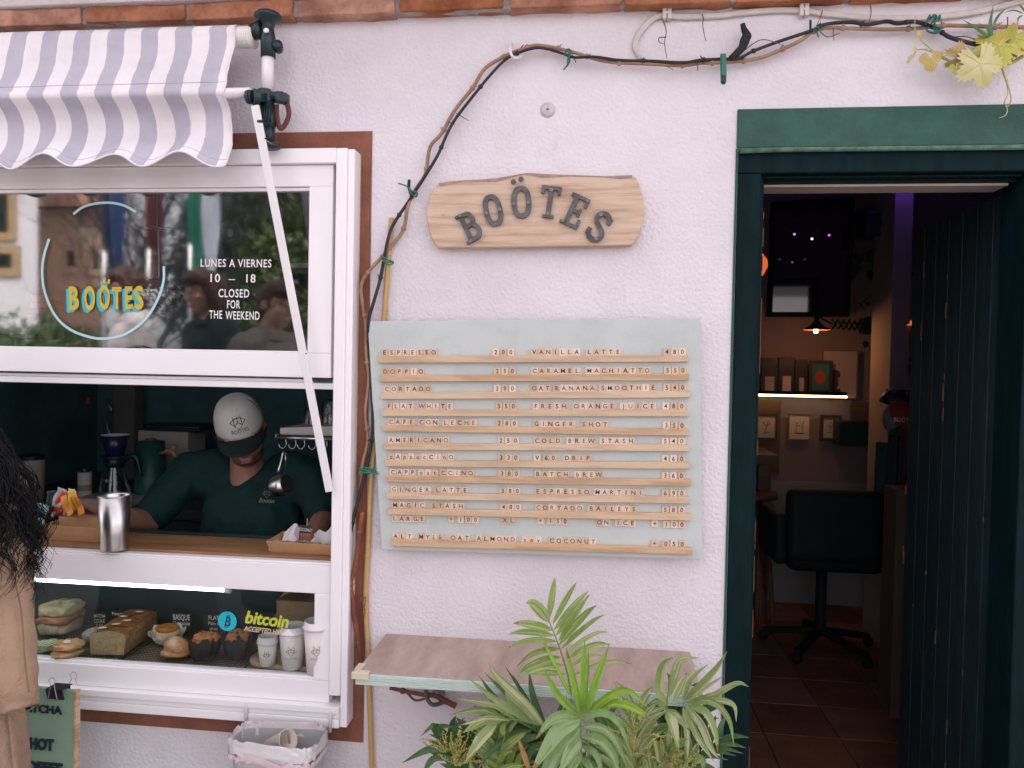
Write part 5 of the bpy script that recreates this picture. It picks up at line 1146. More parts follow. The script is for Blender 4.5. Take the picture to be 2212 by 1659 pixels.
PAPW = mat('crumpled_white_paper', (.68, .635, .62), .6, .05, 10, bump=.7, bs=50)
wrap(c+Vector((0, 0, .001)), .026, .046, .034, .7, 1.15).build('paper_wrap', PAPW, ck, smooth=False)
# pastry and muffins
m = MB(); c = pz(376, 1421); c.y += .02; blob(m, c+Vector((0, 0, .024)), (.040, .03, .026), .35, 10, M=Matrix.Rotation(.25, 4, 'Y')); blob(m, c+Vector((-.004, -.008, .010)), (.042, .028, .011), .25, 10)
m.build('pastry', mat('sugared_pastry', (.46, .20, .075), .7, 0, 26, col2=(.62, .48, .40), ramp=(.22, .52), bump=.7, bs=60), smooth=True, label='sugar-dusted flaky pastry leaning against the dark muffin', cat='pastry')
MUF = mat('muffin_top', (.50, .225, .08), .75, 0, 18, col2=(.34, .12, .035), bump=.8, bs=50); WRAPB = mat('black_muffin_paper', (.010, .012, .014), .55, .3, 10, bump=.3, bs=50)
for (px_, py_, lab, rs) in ((430, 1432, 'blueberry muffin in black tulip paper, in front between pastry and emblem sticker', 1.0), (503, 1427, 'muffin in black tulip paper, under the round emblem sticker', .98)):
    c = pz(px_, py_); c.y += .035
    mf = thing('muffin', lab, 'muffin', c, 'muffins in black papers')
    wrap(c+Vector((0, 0, .0005)), .029*rs, .046*rs, .060*rs, .55).build('paper_case', WRAPB, mf, solid=.0008)
    m = MB(); m.ball(c+Vector((0, 0, .050)), (.036, .036, .024), 40, 26, None, .3, 16); m.build('top', MUF, mf, smooth=True)
    m = MB()
    for k in range(7): an = U(0, 6.28); r = U(0, .024); m.ball(c+Vector((math.cos(an)*r, math.sin(an)*r-.006, .072-r*r*14)), U(.003, .005), 8, 6)
    m.build('blueberries', mat('blueberry', (.015, .014, .03), .4, 0), mf, smooth=True)
# filled focaccia slices at far left
c = pz(85, 1386); c.y += .09
fs_ = thing('sandwich', 'thick herbed focaccia sandwich with orange filling at the far left of the display', 'sandwich', c)
x0, x1 = c.x-.06, c.x+.045
def slab(z0, z1, dx, jit, matl, name):
    m = MB(); n = 40; R = 14; zc0, hz0 = (z0+z1)/2, (z1-z0)/2
    def fn(u, v):
        a_ = 6.283*u; th = math.pi*v; ca, sa = math.cos(a_), math.sin(a_); q = max(0, math.sin(th))**.45
        x = math.copysign(abs(ca)**.6, ca); y = math.copysign(abs(sa)**.6, sa); k = q*(1+jit*noise.noise(Vector((x*3, y*3, z0*40+math.cos(th)))))
        z = math.copysign(abs(math.cos(th))**.7, -math.cos(th))
        return Vector((c.x+dx+x*.052*k, c.y+y*.055*k, zc0+z*hz0*(1+.5*noise.noise(Vector((x*2.5, y*2.5, z0*60))))))
    m.grid(fn, n, R); m.build(name, matl, fs_, smooth=True)
HERB = mat('herbed_bread', (.56, .50, .30), .85, 0, 26, col2=(.36, .34, .15), bump=1.0, bs=60)
slab(c.z, c.z+.040, 0, .22, mat('pale_bread', (.34, .26, .17), .85, .2, 30, bump=1.0, bs=60), 'lower_bread'); slab(c.z+.034, c.z+.062, .002, .3, mat('orange_filling', (.38, .15, .05), .7, .35, 25, bump=1.0, bs=50), 'filling'); slab(c.z+.056, c.z+.092, 0, .25, HERB, 'upper_bread')
# price cards
CHALKB = mat('chalkboard_card', (.016, .024, .026), .6, .2); CHALK = mat('chalk_lettering', (.68, .66, .63), .8, .05)
def card(cx, cy, w, h, lines, label, Y=.21, ang=0.0):
    c = P(cx, cy, Y); hw, hh = w/2*MPX(Y), h/2*MPX(Y); m = MB()
    m.box(c.x-hw, c.x+hw, Y, Y+.0025, zr_, c.z+hh); o = m.build('price_card', CHALKB, label=label, cat='price card', group='chalk price cards in the display')
    m = MB()
    for i, (t, fy, hpx, wpx) in enumerate(lines):
        tv, _ = glyphs(t, .004); w_ = max(p[0] for p in tv)-min(p[0] for p in tv); s2 = hpx*MPX(Y)*1.38
        m.text(t, on_wall(Vector((c.x, Y-.0006, c.z+hh-fy*MPX(Y)-s2*.36)), ang=.03), s2, wpx*MPX(Y)/(w_*s2), off=.004)
    m.build('lettering', CHALK, o)
card(215, 1343, 34, 40, [('MATCHA', 6, 8, 28), ('COOKIE', 18, 9, 27), ('2.50', 29, 9, 18)], 'small chalk price card reading MATCHA COOKIE 2.50')
card(257, 1332, 38, 26, [('Pistachio', 6, 8, 34)], 'small chalk card reading Pistachio behind the loaf', .235)
card(392, 1347, 46, 46, [('BASQUE', 8, 13, 41), ('Cheesecake', 22, 9, 42), ('6.50', 34, 9, 22)], 'chalk price card reading BASQUE Cheesecake behind the white paper')
card(462, 1350, 46, 50, [('FLAT', 8, 10, 26), ('Pain o', 21, 8, 26), ('choc', 33, 8, 20)], 'chalk price card reading FLAT Pain o choc left of the round emblem')
card(543, 1352, 40, 50, [('NUTELLA', 8, 8, 30), ('Vegan', 32, 8, 28)], 'chalk price card half hidden behind the lime sticker lettering')
m = MB(); a = P(603, 1292, .22); b = P(690, 1360, .22); m.box(a.x, b.x, .20, .28, zr_+.02, a.z); m.box(a.x-.004, b.x, .195, .1995, b.z+.008, b.z+.045); m.build('paper_bag', mat('kraft_paper', (.30, .18, .095), .8, .12, 20, bump=.5, bs=40), bevel=.003, label='brown kraft bag standing behind the white cups', cat='paper bag')
# cups on a wooden board
pa = pz(600, 1440, zd+.004)
m = MB(); yb0, yb1 = .012, .13; xa_ = pz(527, 1440, zd).x; 
pts = []
for i in range(36):
    a_ = 6.283*i/36; u = math.copysign(abs(math.cos(a_))**.75, math.cos(a_)); v = math.copysign(abs(math.sin(a_))**.75, math.sin(a_)); pts.append(Vector((xa_+.13+u*.13, .072+v*.064, zd+.0))) 
m.prism(pts, (0, 0, .014)); m.build('serving_board', mat('pale_beech', (.58, .40, .24), .6, 0, 5, col2=(.50, .32, .17), stretch=(1, 6, 1)), bevel=.003, label='rounded pale wooden board under the white takeaway cups', cat='board')
FOX = [[(-1, 0), (-.5, .28), (-.5, 1), (0, .38), (.5, 1), (.5, .28), (1, 0), (0, -.75), (-1, 0)], [(-.5, .28), (-.5, -.36), (0, 0), (.5, -.36), (.5, .28), (0, 0)], [(-.5, .28), (0, 0)], [(0, 0), (0, -.75)], [(0, .38), (0, 0)]]
FOX = [[(-1, 0), (-.5, .28), (-.5, 1), (0, .38), (.5, 1), (.5, .28), (1, 0), (0, -.75), (-1, 0)], [(-.5, .28), (-.5, -.37)], [(.5, .28), (.5, -.37)], [(-.5, .28), (0, .60-.22), (.5, .28)], [(-.5, -.37), (0, -.02), (.5, -.37)], [(0, .38), (0, -.02)]]
def fox(mb, fn, r):
    for ln in FOX: mb.tube([fn(u, v) for u, v in ln], r, 4)
CUPW = mat('white_paper_cup', (.72, .67, .645), .6, .03); LIDW = mat('white_cup_lid', (.74, .70, .70), .35, .02); CUPT = mat('cup_print_grey', (.30, .28, .27), .7, 0)
for (bx_, by_, rb, rt, h, lab) in ((571, 1441, .0205, .027, .062, 'smallest white takeaway cup on the serving board'), (623, 1449, .0265, .036, .098, 'middle-sized white takeaway cup on the serving board'), (678, 1460, .029, .0385, .122, 'tallest white takeaway cup at the right end of the serving board')):
    c = PZ(bx_, by_, zd+.0145); c.y += rb
    cp = thing('takeaway_cup', lab, 'paper cup', c, 'white takeaway cups on the serving board')
    MB().lathe([(0, 0), (rb, 0), (rt, h), (rt*.96, h)], c, 32, cap=False).build('cup', CUPW, cp, smooth=True)
    MB().lathe([(rt*1.02, h-.002), (rt*1.09, h), (rt*1.09, h+.006), (rt*1.0, h+.008), (rt*.96, h+.018), (rt*.90, h+.0185), (rt*.88, h+.014), (.0, h+.0135)], c, 32, cap=False).build('lid', LIDW, cp, smooth=True)
    sc_ = rt*.42; zc0 = h*.54
    dirc = math.atan2(-2.0-c.y, 0-c.x)-.12
    def onc(u, v, s=sc_, zc0=zc0, lift=.0006):
        z = zc0+v*s; r = rb+(rt-rb)*z/h+lift; a_ = dirc+u*s/r; return c+Vector((math.cos(a_)*r, math.sin(a_)*r, z))
    m = MB(); fox(m, onc, .00055); m.build('emblem', INK, cp)
    m = MB(); m.text(SPELL, lambda u, v, w_: onc(u, v, 1.0, zc0-sc_*1.45, .0004), sc_*.55, 1.0); m.build('lettering', CUPT, cp)
# ---------------------------------------------------------------- things on the counter
c = PZ(237, 1190, zc); c.y += .02
tb = thing('tumbler', 'tall brushed steel tumbler standing on the serving counter', 'tumbler', c)
hT = 126*MPX(c.y)
MB().lathe([(0, 0), (.0345, 0), (.035, .004), (.0365, hT*.3), (.0435, hT), (.0415, hT), (.040, hT-.004), (.034, .02), (0, .015)], c, 40, cap=False).build('body', STEEL, tb, smooth=True)
MB().lathe([(.0432, hT-.001), (.0445, hT+.0005), (.0437, hT+.002), (.0415, hT+.001)], c, 40, cap=False).build('rim', STEEL, tb, smooth=True)
KRAFT = mat('kraft_card', (.42, .235, .115), .75, .12, 12, bump=.3, bs=40)
def boat(name, x0, x1, y0, y1, h, label, cat, matl=KRAFT, flare=.012):
    t = thing(name, label, cat, ((x0+x1)/2, (y0+y1)/2, zc))
    m = MB(); b4 = [Vector((x0+flare, y0+flare, zc+.001)), Vector((x1-flare, y0+flare, zc+.001)), Vector((x1-flare, y1-flare, zc+.001)), Vector((x0+flare, y1-flare, zc+.001))]; t4 = [Vector((x0, y0, zc+h)), Vector((x1, y0, zc+h*.9)), Vector((x1, y1, zc+h)), Vector((x0, y1, zc+h*1.1))]
    m.add(b4+t4, [(0, 1, 2, 3)]+[(i, (i+1) % 4, 4+(i+1) % 4, 4+i) for i in range(4)]); m.build('tray', matl, t, solid=.0025); return t
a0 = PZ(60, 1188, zc); a1 = PZ(198, 1186, zc)
sgt = boat('sachet_tray', a1.x-.19, a1.x+.0, .018, .125, .048, 'brown kraft tray full of bright sugar sachets at the left of the counter', 'tray')
MB().box(a1.x-.18, a1.x-.05, .07, .073, zc+.004, zc+.062).build('divider', KRAFT, sgt)
sach = [('orange', (.72, .26, .03)), ('red', (.55, .03, .03)), ('black', (.02, .03, .035)), ('white', (.70, .68, .68)), ('pale blue', (.30, .45, .62)), ('dark orange', (.60, .22, .02)), ('green and white', (.30, .52, .42)), ('navy', (.02, .04, .12)), ('yellow', (.70, .48, .05)), ('silver', (.45, .46, .47))]
for i, (nm, colr) in enumerate(sach):
    pxx = (143, 131, 112, 152, 80, 168, 92, 72, 158, 127)[i]; pyy = (1093, 1086, 1083, 1079, 1108, 1092, 1112, 1114, 1081, 1076)[i]; Yk = .052+.006*(i % 4)+(.02 if i in (1, 2, 3, 8, 9) else 0)
    c = P(pxx, pyy, Yk); m = MB(); a_ = U(-.5, .5); Mx = Matrix.Translation(c) @ Matrix.Rotation(a_, 4, 'Y') @ Matrix.Rotation(U(-.3, .3), 4, 'Z')
    def sf(u, v): x = (u-.5)*.026; z = (v-.5)*.062; return Mx @ Vector((x+.002*math.sin(v*9), .004*math.sin(u*3.14)*math.sin(v*3.14)+.003*math.sin(v*7+i), z))
    m.grid(sf, 6, 8); m.build('sugar_sachet', mat('sachet_'+nm.replace(' ', '_'), colr, .35, .1, 40), solid=.002, smooth=True, label=f'{nm} sugar sachet sticking up in the kraft tray', cat='sachet', group='sugar sachets in the tray')
b0 = PZ(545, 1212, zc); b1_ = PZ(712, 1216, zc)
bt_ = boat('cardboard_boat', b0.x, b1_.x+.03, .004, .115, .034, 'low brown card tray lined with white paper at the right of the counter', 'tray')
m = MB()
def pf(u, v): return Vector((b0.x+.012+u*(b1_.x+.0-b0.x), .012+v*.09, zc+.006+.05*abs(v-.5)**1.3*1.6+.018*noise.noise(Vector((u*9, v*5, 1)))+.022*max(0, math.sin(u*12))*(v > .6)))
m.grid(pf, 22, 10); m.build('lining_paper', PAPW, bt_)
COCO = mat('coconut_coating', (.66, .50, .36), .9, 0, 60, col2=(.72, .64, .55), bump=1, bs=200)
for i, (x, y) in enumerate(((590, 1192), (612, 1190), (636, 1188), (690, 1185))):
    c = P(x, y-2, .05); m = MB(); blob(m, c, .0135, .15, 14, 14, 10); m.build('coconut_ball', COCO, smooth=True, label='coconut-coated ball in the paper-lined tray, ' + ('leftmost of the three together', 'middle one of the three together', 'right of the three, nearest the wooden block', 'alone behind the wooden block')[i], cat='sweet', group='coconut balls in the tray')
c = P(663, 1192, .05)
nb_ = thing('name_sign', 'small chalk sign reading COCONUT BALLS in a reddish wood block', 'sign', (c.x, .05, zc+.006))
MB().box(c.x-.016, c.x+.016, .038, .062, zc+.006, zc+.052).build('block', mat('red_brown_wood', (.24, .075, .035), .5, .2, 10), nb_, bevel=.002)
m = MB(); cc = P(660, 1152, .05); Rz = Matrix.Translation(cc) @ Matrix.Rotation(.05, 4, 'Y'); m.box(-.0175, .0175, -.002, .002, -.024, .022, Rz); m.build('chalk_plate', CHALKB, nb_)
m = MB(); m.text('COCONUT', on_wall(cc+Vector((0, -.0026, .006)), ang=-.08), .0125, .62, off=.006); m.text('BALLS', on_wall(cc+Vector((0, -.0026, -.011)), ang=-.08), .0135, .72, off=.006); m.build('lettering', CHALK, nb_)
MB().tube([cc+Vector((.004, 0, .021)), cc+Vector((.005, 0, .042))], .0013, 6).build('stick', PINE, nb_)
# ---------------------------------------------------------------- rear work counter
zk = .95; ykf = .88
rk = thing('work_counter', 'dark work counter behind the barista carrying coffee gear', 'counter', (-1.3, 1.15, FZ))
MB().box(-2.58, -.05, ykf, 1.5, zk-.04, zk).build('top', mat('dark_worktop', (.03, .05, .055), .4, .2), rk, bevel=.003)
MB().box(-2.57, -.06, ykf+.03, 1.49, FZ, zk-.0405).build('base', CAB_, rk)
IV = mat('ivory_plastic', (.52, .48, .43), .5, .06, 6)
def at(px, py, Y, z=None): p = P(px, py, Y); return Vector((p.x, Y, z if z is not None else p.z))
def hgt(py0, py1, Y): return (py1-py0)*MPX(Y)
Yc = 1.0
c = at(64, 1100, Yc, zk); hT = hgt(985, 1100, Yc)+.02
cn_ = thing('canister', 'tall ivory canister with black lid at the left of the work counter', 'canister', c)
hT = P(64, 990, Yc).z-zk
MB().lathe([(0, 0), (.056, 0), (.056, hT)], c, 30, cap=False).build('body', IV, cn_, smooth=True); MB().lathe([(.0575, hT-.004), (.0575, hT+.012), (.03, hT+.018), (0, hT+.018)], c, 30, cap=False).build('lid', BLACK, cn_, smooth=False)
MB().lathe([(0, .0), (.011, 0), (.011, .003), (0, .003)], at(83, 1052, Yc-.056), 16, Matrix.Rotation(math.radians(90), 4, 'X')).build('tap', BLACK, cn_)
c = at(183, 1060, Yc, zk); hT = P(183, 1020, Yc).z-zk
jr = thing('labelled_jar', 'small ivory jar with a grey band and black stopper beside the carafe', 'jar', c)
MB().lathe([(0, 0), (.0275, 0), (.0275, hT), (0, hT)], c, 24, cap=False).build('body', IV, jr); MB().lathe([(.0278, hT*.35), (.0280, hT*.36), (.0280, hT*.56), (.0278, hT*.57)], c, 24, cap=False).build('band', mat('grey_band', (.26, .23, .21), .6), jr); MB().lathe([(0, hT), (.016, hT), (.014, hT+.016), (0, hT+.018)], c, 16, cap=False).build('stopper', BLACK, jr)
Y2 = .98; c = at(247, 1047, Y2, zk+.028)
st = thing('brewing_stand', 'low pale drip scale under the glass carafe', 'scale', at(250, 1060, Y2, zk))
m = MB(); a = at(190, 1060, Y2); b = at(312, 1060, Y2); m.box(a.x, b.x, Y2-.09, Y2+.09, zk, zk+.026); m.build('body', IV, st, bevel=.004)
MB().box(a.x+.008, b.x-.008, Y2-.08, Y2+.08, zk+.0262, zk+.028).build('drip_grid', mat('ribbed_grey', (.36, .34, .32), .5, .3, 40, stretch=(20, 1, 1)), st)
hC = P(247, 978, Y2).z-c.z
cf = thing('coffee_carafe', 'glass coffee carafe with black collar and handle', 'carafe', c)
CG_ = glass_mat('clear_glass', (.84, .88, .87), .06, .02)
m = MB(); m.lathe([(.058, .0), (.064, .006), (.062, .02), (.036, hC*.72), (.034, hC*.86)], c, 32, cap=False); m.build('bowl', CG_, cf, smooth=True)
m = MB(); m.lathe([(.034, hC*.66), (.041, hC*.68), (.041, hC*.86), (.034, hC*.9)], c, 28, cap=False); m.tube(catmull([c+Vector((.036, 0, hC*.80)), c+Vector((.075, 0, hC*.95)), c+Vector((.10, 0, hC*.86)), c+Vector((.118, 0, hC*.48))], 6), [.009, .011, .010, .007], 8); m.build('collar_handle', BLACK, cf, smooth=True)
m = MB(); m.text('02', on_wall(c+Vector((.008, -.058, hC*.36))), .017, 1, ext=0); 
for k in range(5): q = c+Vector((.036, -.048+.002*k, hC*(.18+.1*k))); m.box(q.x-.006, q.x+.006, q.y, q.y+.0005, q.z, q.z+.0012)
m.build('markings', CHALK, cf)
m = MB(); m.box(c.x-.022, c.x-.010, c.y-.055, c.y-.053, c.z+.01, c.z+hC*.6); 
d0 = c+Vector((.002, 0, hC*.9)); hD = P(252, 940, Y2).z-d0.z
dp = thing('coffee_dripper', 'dark blue cone coffee dripper standing on the carafe', 'dripper', d0)
m = MB(); m.lathe([(.026, .005), (.034, .008), (.058, hD), (.055, hD), (.028, .012)], d0, 30, cap=False); m.build('cone', mat('deep_blue_glaze', (.016, .016, .07), .25, .2), dp, smooth=True)
MB().lathe([(.0, .0), (.056, .0), (.056, .005), (.0, .006)], d0, 28, cap=False).build('base_plate', CAB_, dp)
MB().lathe([(0, hD*.7), (.050, hD*.9), (.055, hD+.002)], d0, 24, cap=False).build('filter_paper', PAPW, dp, smooth=True)
Y3 = 1.08; c = at(325, 1050, Y3, zk); hK = P(325, 953, Y3).z-zk
kt = thing('kettle', 'dark green kettle with wooden lid knob', 'kettle', c)
MB().lathe([(0, 0), (.066, 0), (.068, .01), (.056, hK), (0, hK+.002)], c, 32, cap=False).build('body', mat('deep_green_enamel', (.012, .085, .07), .45, .15), kt, smooth=True)
MB().lathe([(0, hK+.002), (.021, hK+.003), (.023, hK+.008), (.018, hK+.012), (0, hK+.013)], c, 20, cap=False).build('lid_knob', mat('walnut', (.25, .11, .05), .5, .2), kt, smooth=True)
m = MB(); q = at(372, 975, Y3-.05); m.tube(catmull([q+Vector((-.025, 0, .002)), q, q+Vector((.018, 0, -.022))], 4), [.009, .012, .009], 8); m.tube([q, q+Vector((.014, 0, .024))], [.011, .010], 8); m.tube([c+Vector((.05, -.02, hK*.8)), q+Vector((-.022, 0, 0))], .007, 6); m.build('handle', mat('light_turned_wood', (.50, .27, .11), .5, .2), kt, smooth=True)
Y4 = 1.28; a = at(297, 1000, Y4); b = at(405, 1000, Y4)
gm = thing('grinder', 'boxy ivory appliance with black top behind the green kettle', 'appliance', ((a.x+b.x)/2, Y4, zk))
z_ = P(340, 931, Y4).z; MB().box(a.x, b.x, Y4, Y4+.16, zk, z_).build('body', IV, gm, bevel=.006)
zz2 = P(340, 917, Y4).z; m = MB(); m.box(a.x+.03, b.x+.06, Y4-.01, Y4+.17, z_+.001, zz2); m.build('top', BLACK, gm, bevel=.006); MB().box(a.x+.05, b.x+.058, Y4-.014, Y4-.0105, zz2-.010, zz2-.006).build('trim', STEEL, gm)
# grey post and dark tool wall
TW = thing('tool_wall', 'dark pegboard wall with hanging steel tools behind the work counter', 'pegboard', (-1.6, 1.72, 1.2))
MB().box(-2.58, -.9, 1.70, 1.745, zk+.01, 2.4).build('board', KITW, TW)
m = MB(); a = at(252, 940, 1.5, zk); MB().box(a.x-.05, a.x+.06, 1.55, 1.62, zk, 2.4).build('post', mat('grey_post', (.14, .13, .125), .8, .1), bld)
for i, (x, y, l) in enumerate(((60, 1015-150+15, 40), (75, 870, 26), (40, 862, 30), (105, 905, 38), (150, 870, 24), (168, 915, 34), (228, 905, 30), (232, 862, 24), (136, 868, 20))):
    q = P(x, y, 1.66); m = MB(); L_ = l*MPX(1.66); m.tube(catmull([q, q+Vector((.018, -.02, -L_*.3)), q+Vector((.03, -.02, -L_))], 4), .003, 6); m.ball(q+Vector((.03, -.02, -L_)), (.010, .004, .014)); m.build('ladle', STEEL, smooth=True, label=f'thin steel spoon hanging on the dark tool wall, ' + ('at far left, longest', 'second from left', 'top left corner', 'below the orange tag', 'above the round dripper gap', 'long one left of the grey post', 'close beside the grey post, lower', 'close beside the grey post, upper', 'short one near the middle')[i], cat='spoon', group='spoons on the tool wall')
m = MB(); q = P(189*.0+188, 865, 1.64); q = P(187*.5+95, 865, 1.64); m.box(q.x-.012, q.x+.012, 1.64, 1.644, q.z-.02, q.z+.016); m.build('hanging_tag', mat('orange_tag', (.62, .12, .02), .6), label='small orange tag hanging on the dark tool wall', cat='tag')
# glass shelf at the right of the hatch
YS = .42; a = at(602, 945, YS); b = at(735, 945, YS)
hs_ = thing('hanging_shelf', 'white shelf with steel rail and hooks at the right of the hatch', 'shelf', ((a.x+b.x)/2, YS, a.z))
zt = P(620, 939, YS).z
m = MB(); f = [at(606, 921, YS), at(735, 914, YS+.0)]; m.hexa([Vector((a.x+.004, YS, zt)), Vector((b.x, YS, zt)), Vector((b.x, YS, zt+.034)), Vector((a.x+.004, YS, zt+.022))], [Vector((a.x+.004, YS+.22, zt)), Vector((b.x, YS+.22, zt)), Vector((b.x, YS+.22, zt+.034)), Vector((a.x+.004, YS+.22, zt+.022))]); m.build('board', mat('pale_shelf', (.50, .47, .45), .6, .05), hs_, bevel=.002)
m = MB(); m.tube([(a.x, YS-.02, zt-.008), (b.x, YS-.02, zt-.008)], .0065, 10); m.tube([(a.x, YS-.02, zt+.004), (a.x, YS-.02, zt-.016)], .004, 8); m.build('rail', STEEL, hs_, smooth=True)
for x in (612, 633, 652, 676, 700):
    q = at(x, 950, YS-.02, zt-.012); m = MB(); m.tube(catmull([q+Vector((.008, 0, 0)), q+Vector((.010, 0, -.018)), q+Vector((.0, 0, -.031)), q+Vector((-.010, -.004, -.026)), q+Vector((-.013, -.004, -.017))], 4), .0015, 6); m.build('hook', STEEL, hs_, smooth=True)
q = at(612, 975, YS-.022)
scp = thing('coffee_scoop', 'round steel shower-head scoop hanging from the first hook', 'scoop', q)
m = MB(); e_ = at(606, 1020, YS-.03); m.tube(catmull([q, q+(e_-q)*.5+Vector((-.003, 0, 0)), e_+Vector((-.008, 0, 0))], 4), [.0035, .003, .005], 8); m.tube([q+Vector((.007, 0, -.002)), q+Vector((.010, 0, -.05))], .0022, 6); m.build('handle', STEEL, scp, smooth=True)
c = at(608, 1048, YS-.03); Mh = Matrix.Rotation(math.radians(72), 4, 'Y') @ Matrix.Rotation(math.radians(20), 4, 'X'); m = MB(); m.lathe([(.034, -.022), (.036, .0), (.030, .026), (.029, .026)], c, 28, Mh, cap=False); m.lathe([(0, -.022), (.034, -.022)], c, 28, Mh, cap=False); m.build('bowl', STEEL, scp, smooth=True)
MB().lathe([(0, .0262), (.0292, .026)], c, 28, Mh, cap=False).build('mesh', mat('perforated_steel', (.20, .20, .20), .4, 0, 500, col2=(.02, .02, .02), metal=.8), scp)
for i, (x, y0, r, hh) in enumerate(((676, 918, .034, .05), (716, 916, .034, .08))):
    c = at(x, y0, YS+.08, zt+.030); m = MB(); m.lathe([(r, 0), (r*1.0, .01), (r*.93, hh), (r*.7, hh+.006), (0, hh+.006)], c, 26, cap=False); m.build('upturned_glass', glass_mat('ribbed_glass', (.60, .62, .62), .10, .25), smooth=True, label=('short ribbed glass upside down on the hanging shelf', 'tall ribbed glass upside down on the hanging shelf, by the frame')[i], cat='glass', group='glasses on the hanging shelf')
# behind the upper pane
c = P(497, 503, .35); gb = thing('globe_lamp', 'clear glass globe pendant behind the upper pane', 'lamp', c)
MB().ball(c, .043, 28, 18).build('globe', glass_mat('thin_clear_glass', (.88, .90, .90), .03), gb, smooth=True); m = MB(); m.tube([c+Vector((0, 0, .043)), (c.x, c.y, 2.95)], .002, 6); m.cyl(c+Vector((0, 0, .03)), c+Vector((0, 0, .05)), .010); m.build('cord', BLACK, gb); m = MB(); m.ball(c, (.010, .010, .016)); m.build('bulb', mat('unlit_bulb', (.5, .48, .42), .2), gb, smooth=True)
c = P(343, 640, .30); db = thing('mirror_ball', 'mirror ball hanging on a white rod behind the painted name', 'mirror ball', c)
MIR = mat('mirror_tiles', (.62, .60, .60), .10, 0, 6, metal=1.0, island=.45)
m = MB(); R_ = .062; rows_ = 17
for i in range(rows_):
    t0 = math.pi*(i+.06)/rows_; t1 = math.pi*(i+.94)/rows_; nn_ = max(4, int(34*math.sin((t0+t1)/2)))
    for k in range(nn_):
        a0_, a1_ = 6.283*(k+.05)/nn_, 6.283*(k+.95)/nn_; tl_ = Vector((U(-.0015, .0015), U(-.0015, .0015), U(-.0015, .0015)))
        m.add([c+Vector((math.sin(t)*math.cos(a), math.sin(t)*math.sin(a), math.cos(t)))*R_+tl_*(1 if q else -1) for q, (t, a) in enumerate(((t0, a0_), (t1, a0_), (t1, a1_), (t0, a1_)))], [(0, 1, 2, 3)])
m.build('mirror_facets', MIR, db); MB().ball(c, R_*.975, 24, 16).build('core', mat('grey_core', (.30, .28, .27), .5), db, smooth=True)
MB().tube([c+Vector((0, 0, R_)), P(342, 500, .30)], .0022, 6).build('rod', WHITEP, db)
q = P(339, 494, .30); m = MB()
for k in range(9): a = 6.283*k/9; m.ball(q+Vector((math.cos(a)*.026, math.sin(a)*.026, .002*math.sin(k*2))), (.016, .007, .0012), 10, 6, Matrix.Rotation(a, 4, 'Z'))
m.tube([q, (q.x, q.y, 2.95)], .0012, 5); m.build('petal_motor', LIDW, db, smooth=True)
c = P(42, 722, .34); m = MB(); hp_ = 45*MPX(.34)
pt = thing('flower_pot', 'white pot on a shelf behind the left end of the upper pane', 'pot', c)
MB().lathe([(0, 0), (.052, 0), (.068, hp_), (.063, hp_), (.05, .01)], c, 28, cap=False).build('pot', mat('cream_glaze', (.56, .52, .45), .4, .05), pt, smooth=True); MB().box(c.x-.25, c.x+.10, .26, .42, c.z-.014, c.z-.001).build('ledge', DARKT, pt)
for i in range(2):
    q = P(98, 645+14*i, .36); MB().box(q.x-.035, q.x+.03, .33, .40, q.z-.008, q.z+.008).build('wood_block', mat('amber_wood', (.36, .17, .04), .5, .2), label=('small amber wooden block, upper of two behind the upper pane', 'small amber wooden block, lower of two behind the upper pane')[i], cat='block', bevel=.001)
q = P(645, 572, .40); MB().box(q.x-.03, q.x+.14, .38, .55, q.z-.012, q.z+.004).build('glass_rack_shelf', MATS['pale_shelf'], label='pale wall shelf seen through the right end of the upper pane', cat='shelf', bevel=.002)
# ---------------------------------------------------------------- room seen through the door
YB = BY-.001
def bx(mb, x0, x1, y0, y1, Y, d): a, b = P(x0, y0, Y), P(x1, y1, Y); return mb.box(min(a.x, b.x), max(a.x, b.x), Y, Y+d, min(a.z, b.z), max(a.z, b.z))
WAIN = mat('oak_wainscot', (.13, .068, .033), .5, 0, 3, col2=(.085, .042, .021), stretch=(1, 4, 10), bump=.15, bs=30)
m = MB(); a = P(1560, 862, YB-.03); b = P(1985, 1036, YB-.03); m.box(a.x-.6, 1.15, YB-.03, YB, b.z, a.z); wn = m.build('wall_panelling', WAIN, bld)
tab = thing('wooden_counter', 'long wooden wall counter under the small framed prints', 'counter', (.4, YB-.2, FZ))
a = P(1600, 1000, YB-.45); zt_ = P(1750, 985, YB-.45).z; MB().box(-.0, 1.05, YB-.46, YB-.031, zt_-.06, zt_).build('top', WAIN, tab, bevel=.004); 
for x_ in (.03, .95): MB().box(x_, x_+.07, YB-.40, YB-.35, FZ, zt_-.061).build('leg', WAIN, tab)
ls = thing('lit_shelf', 'dark shelf with a glowing warm light strip along its front', 'shelf', P(1730, 856, YB-.12))
xs0, xs1 = P(1590, 850, YB-.14).x, P(1830, 862, YB-.14).x; z_ = P(1730, 853, YB-.14).z
MB().box(xs0-.3, xs1, YB-.14, YB-.0005, z_, z_+.022).build('board', DARKT, ls, bevel=.002)
MB().box(xs0-.3, xs1, YB-.138, YB-.125, z_-.013, z_-.0005).build('light_strip', emit('warm_strip', (1.0, .66, .34), 2.2), ls)
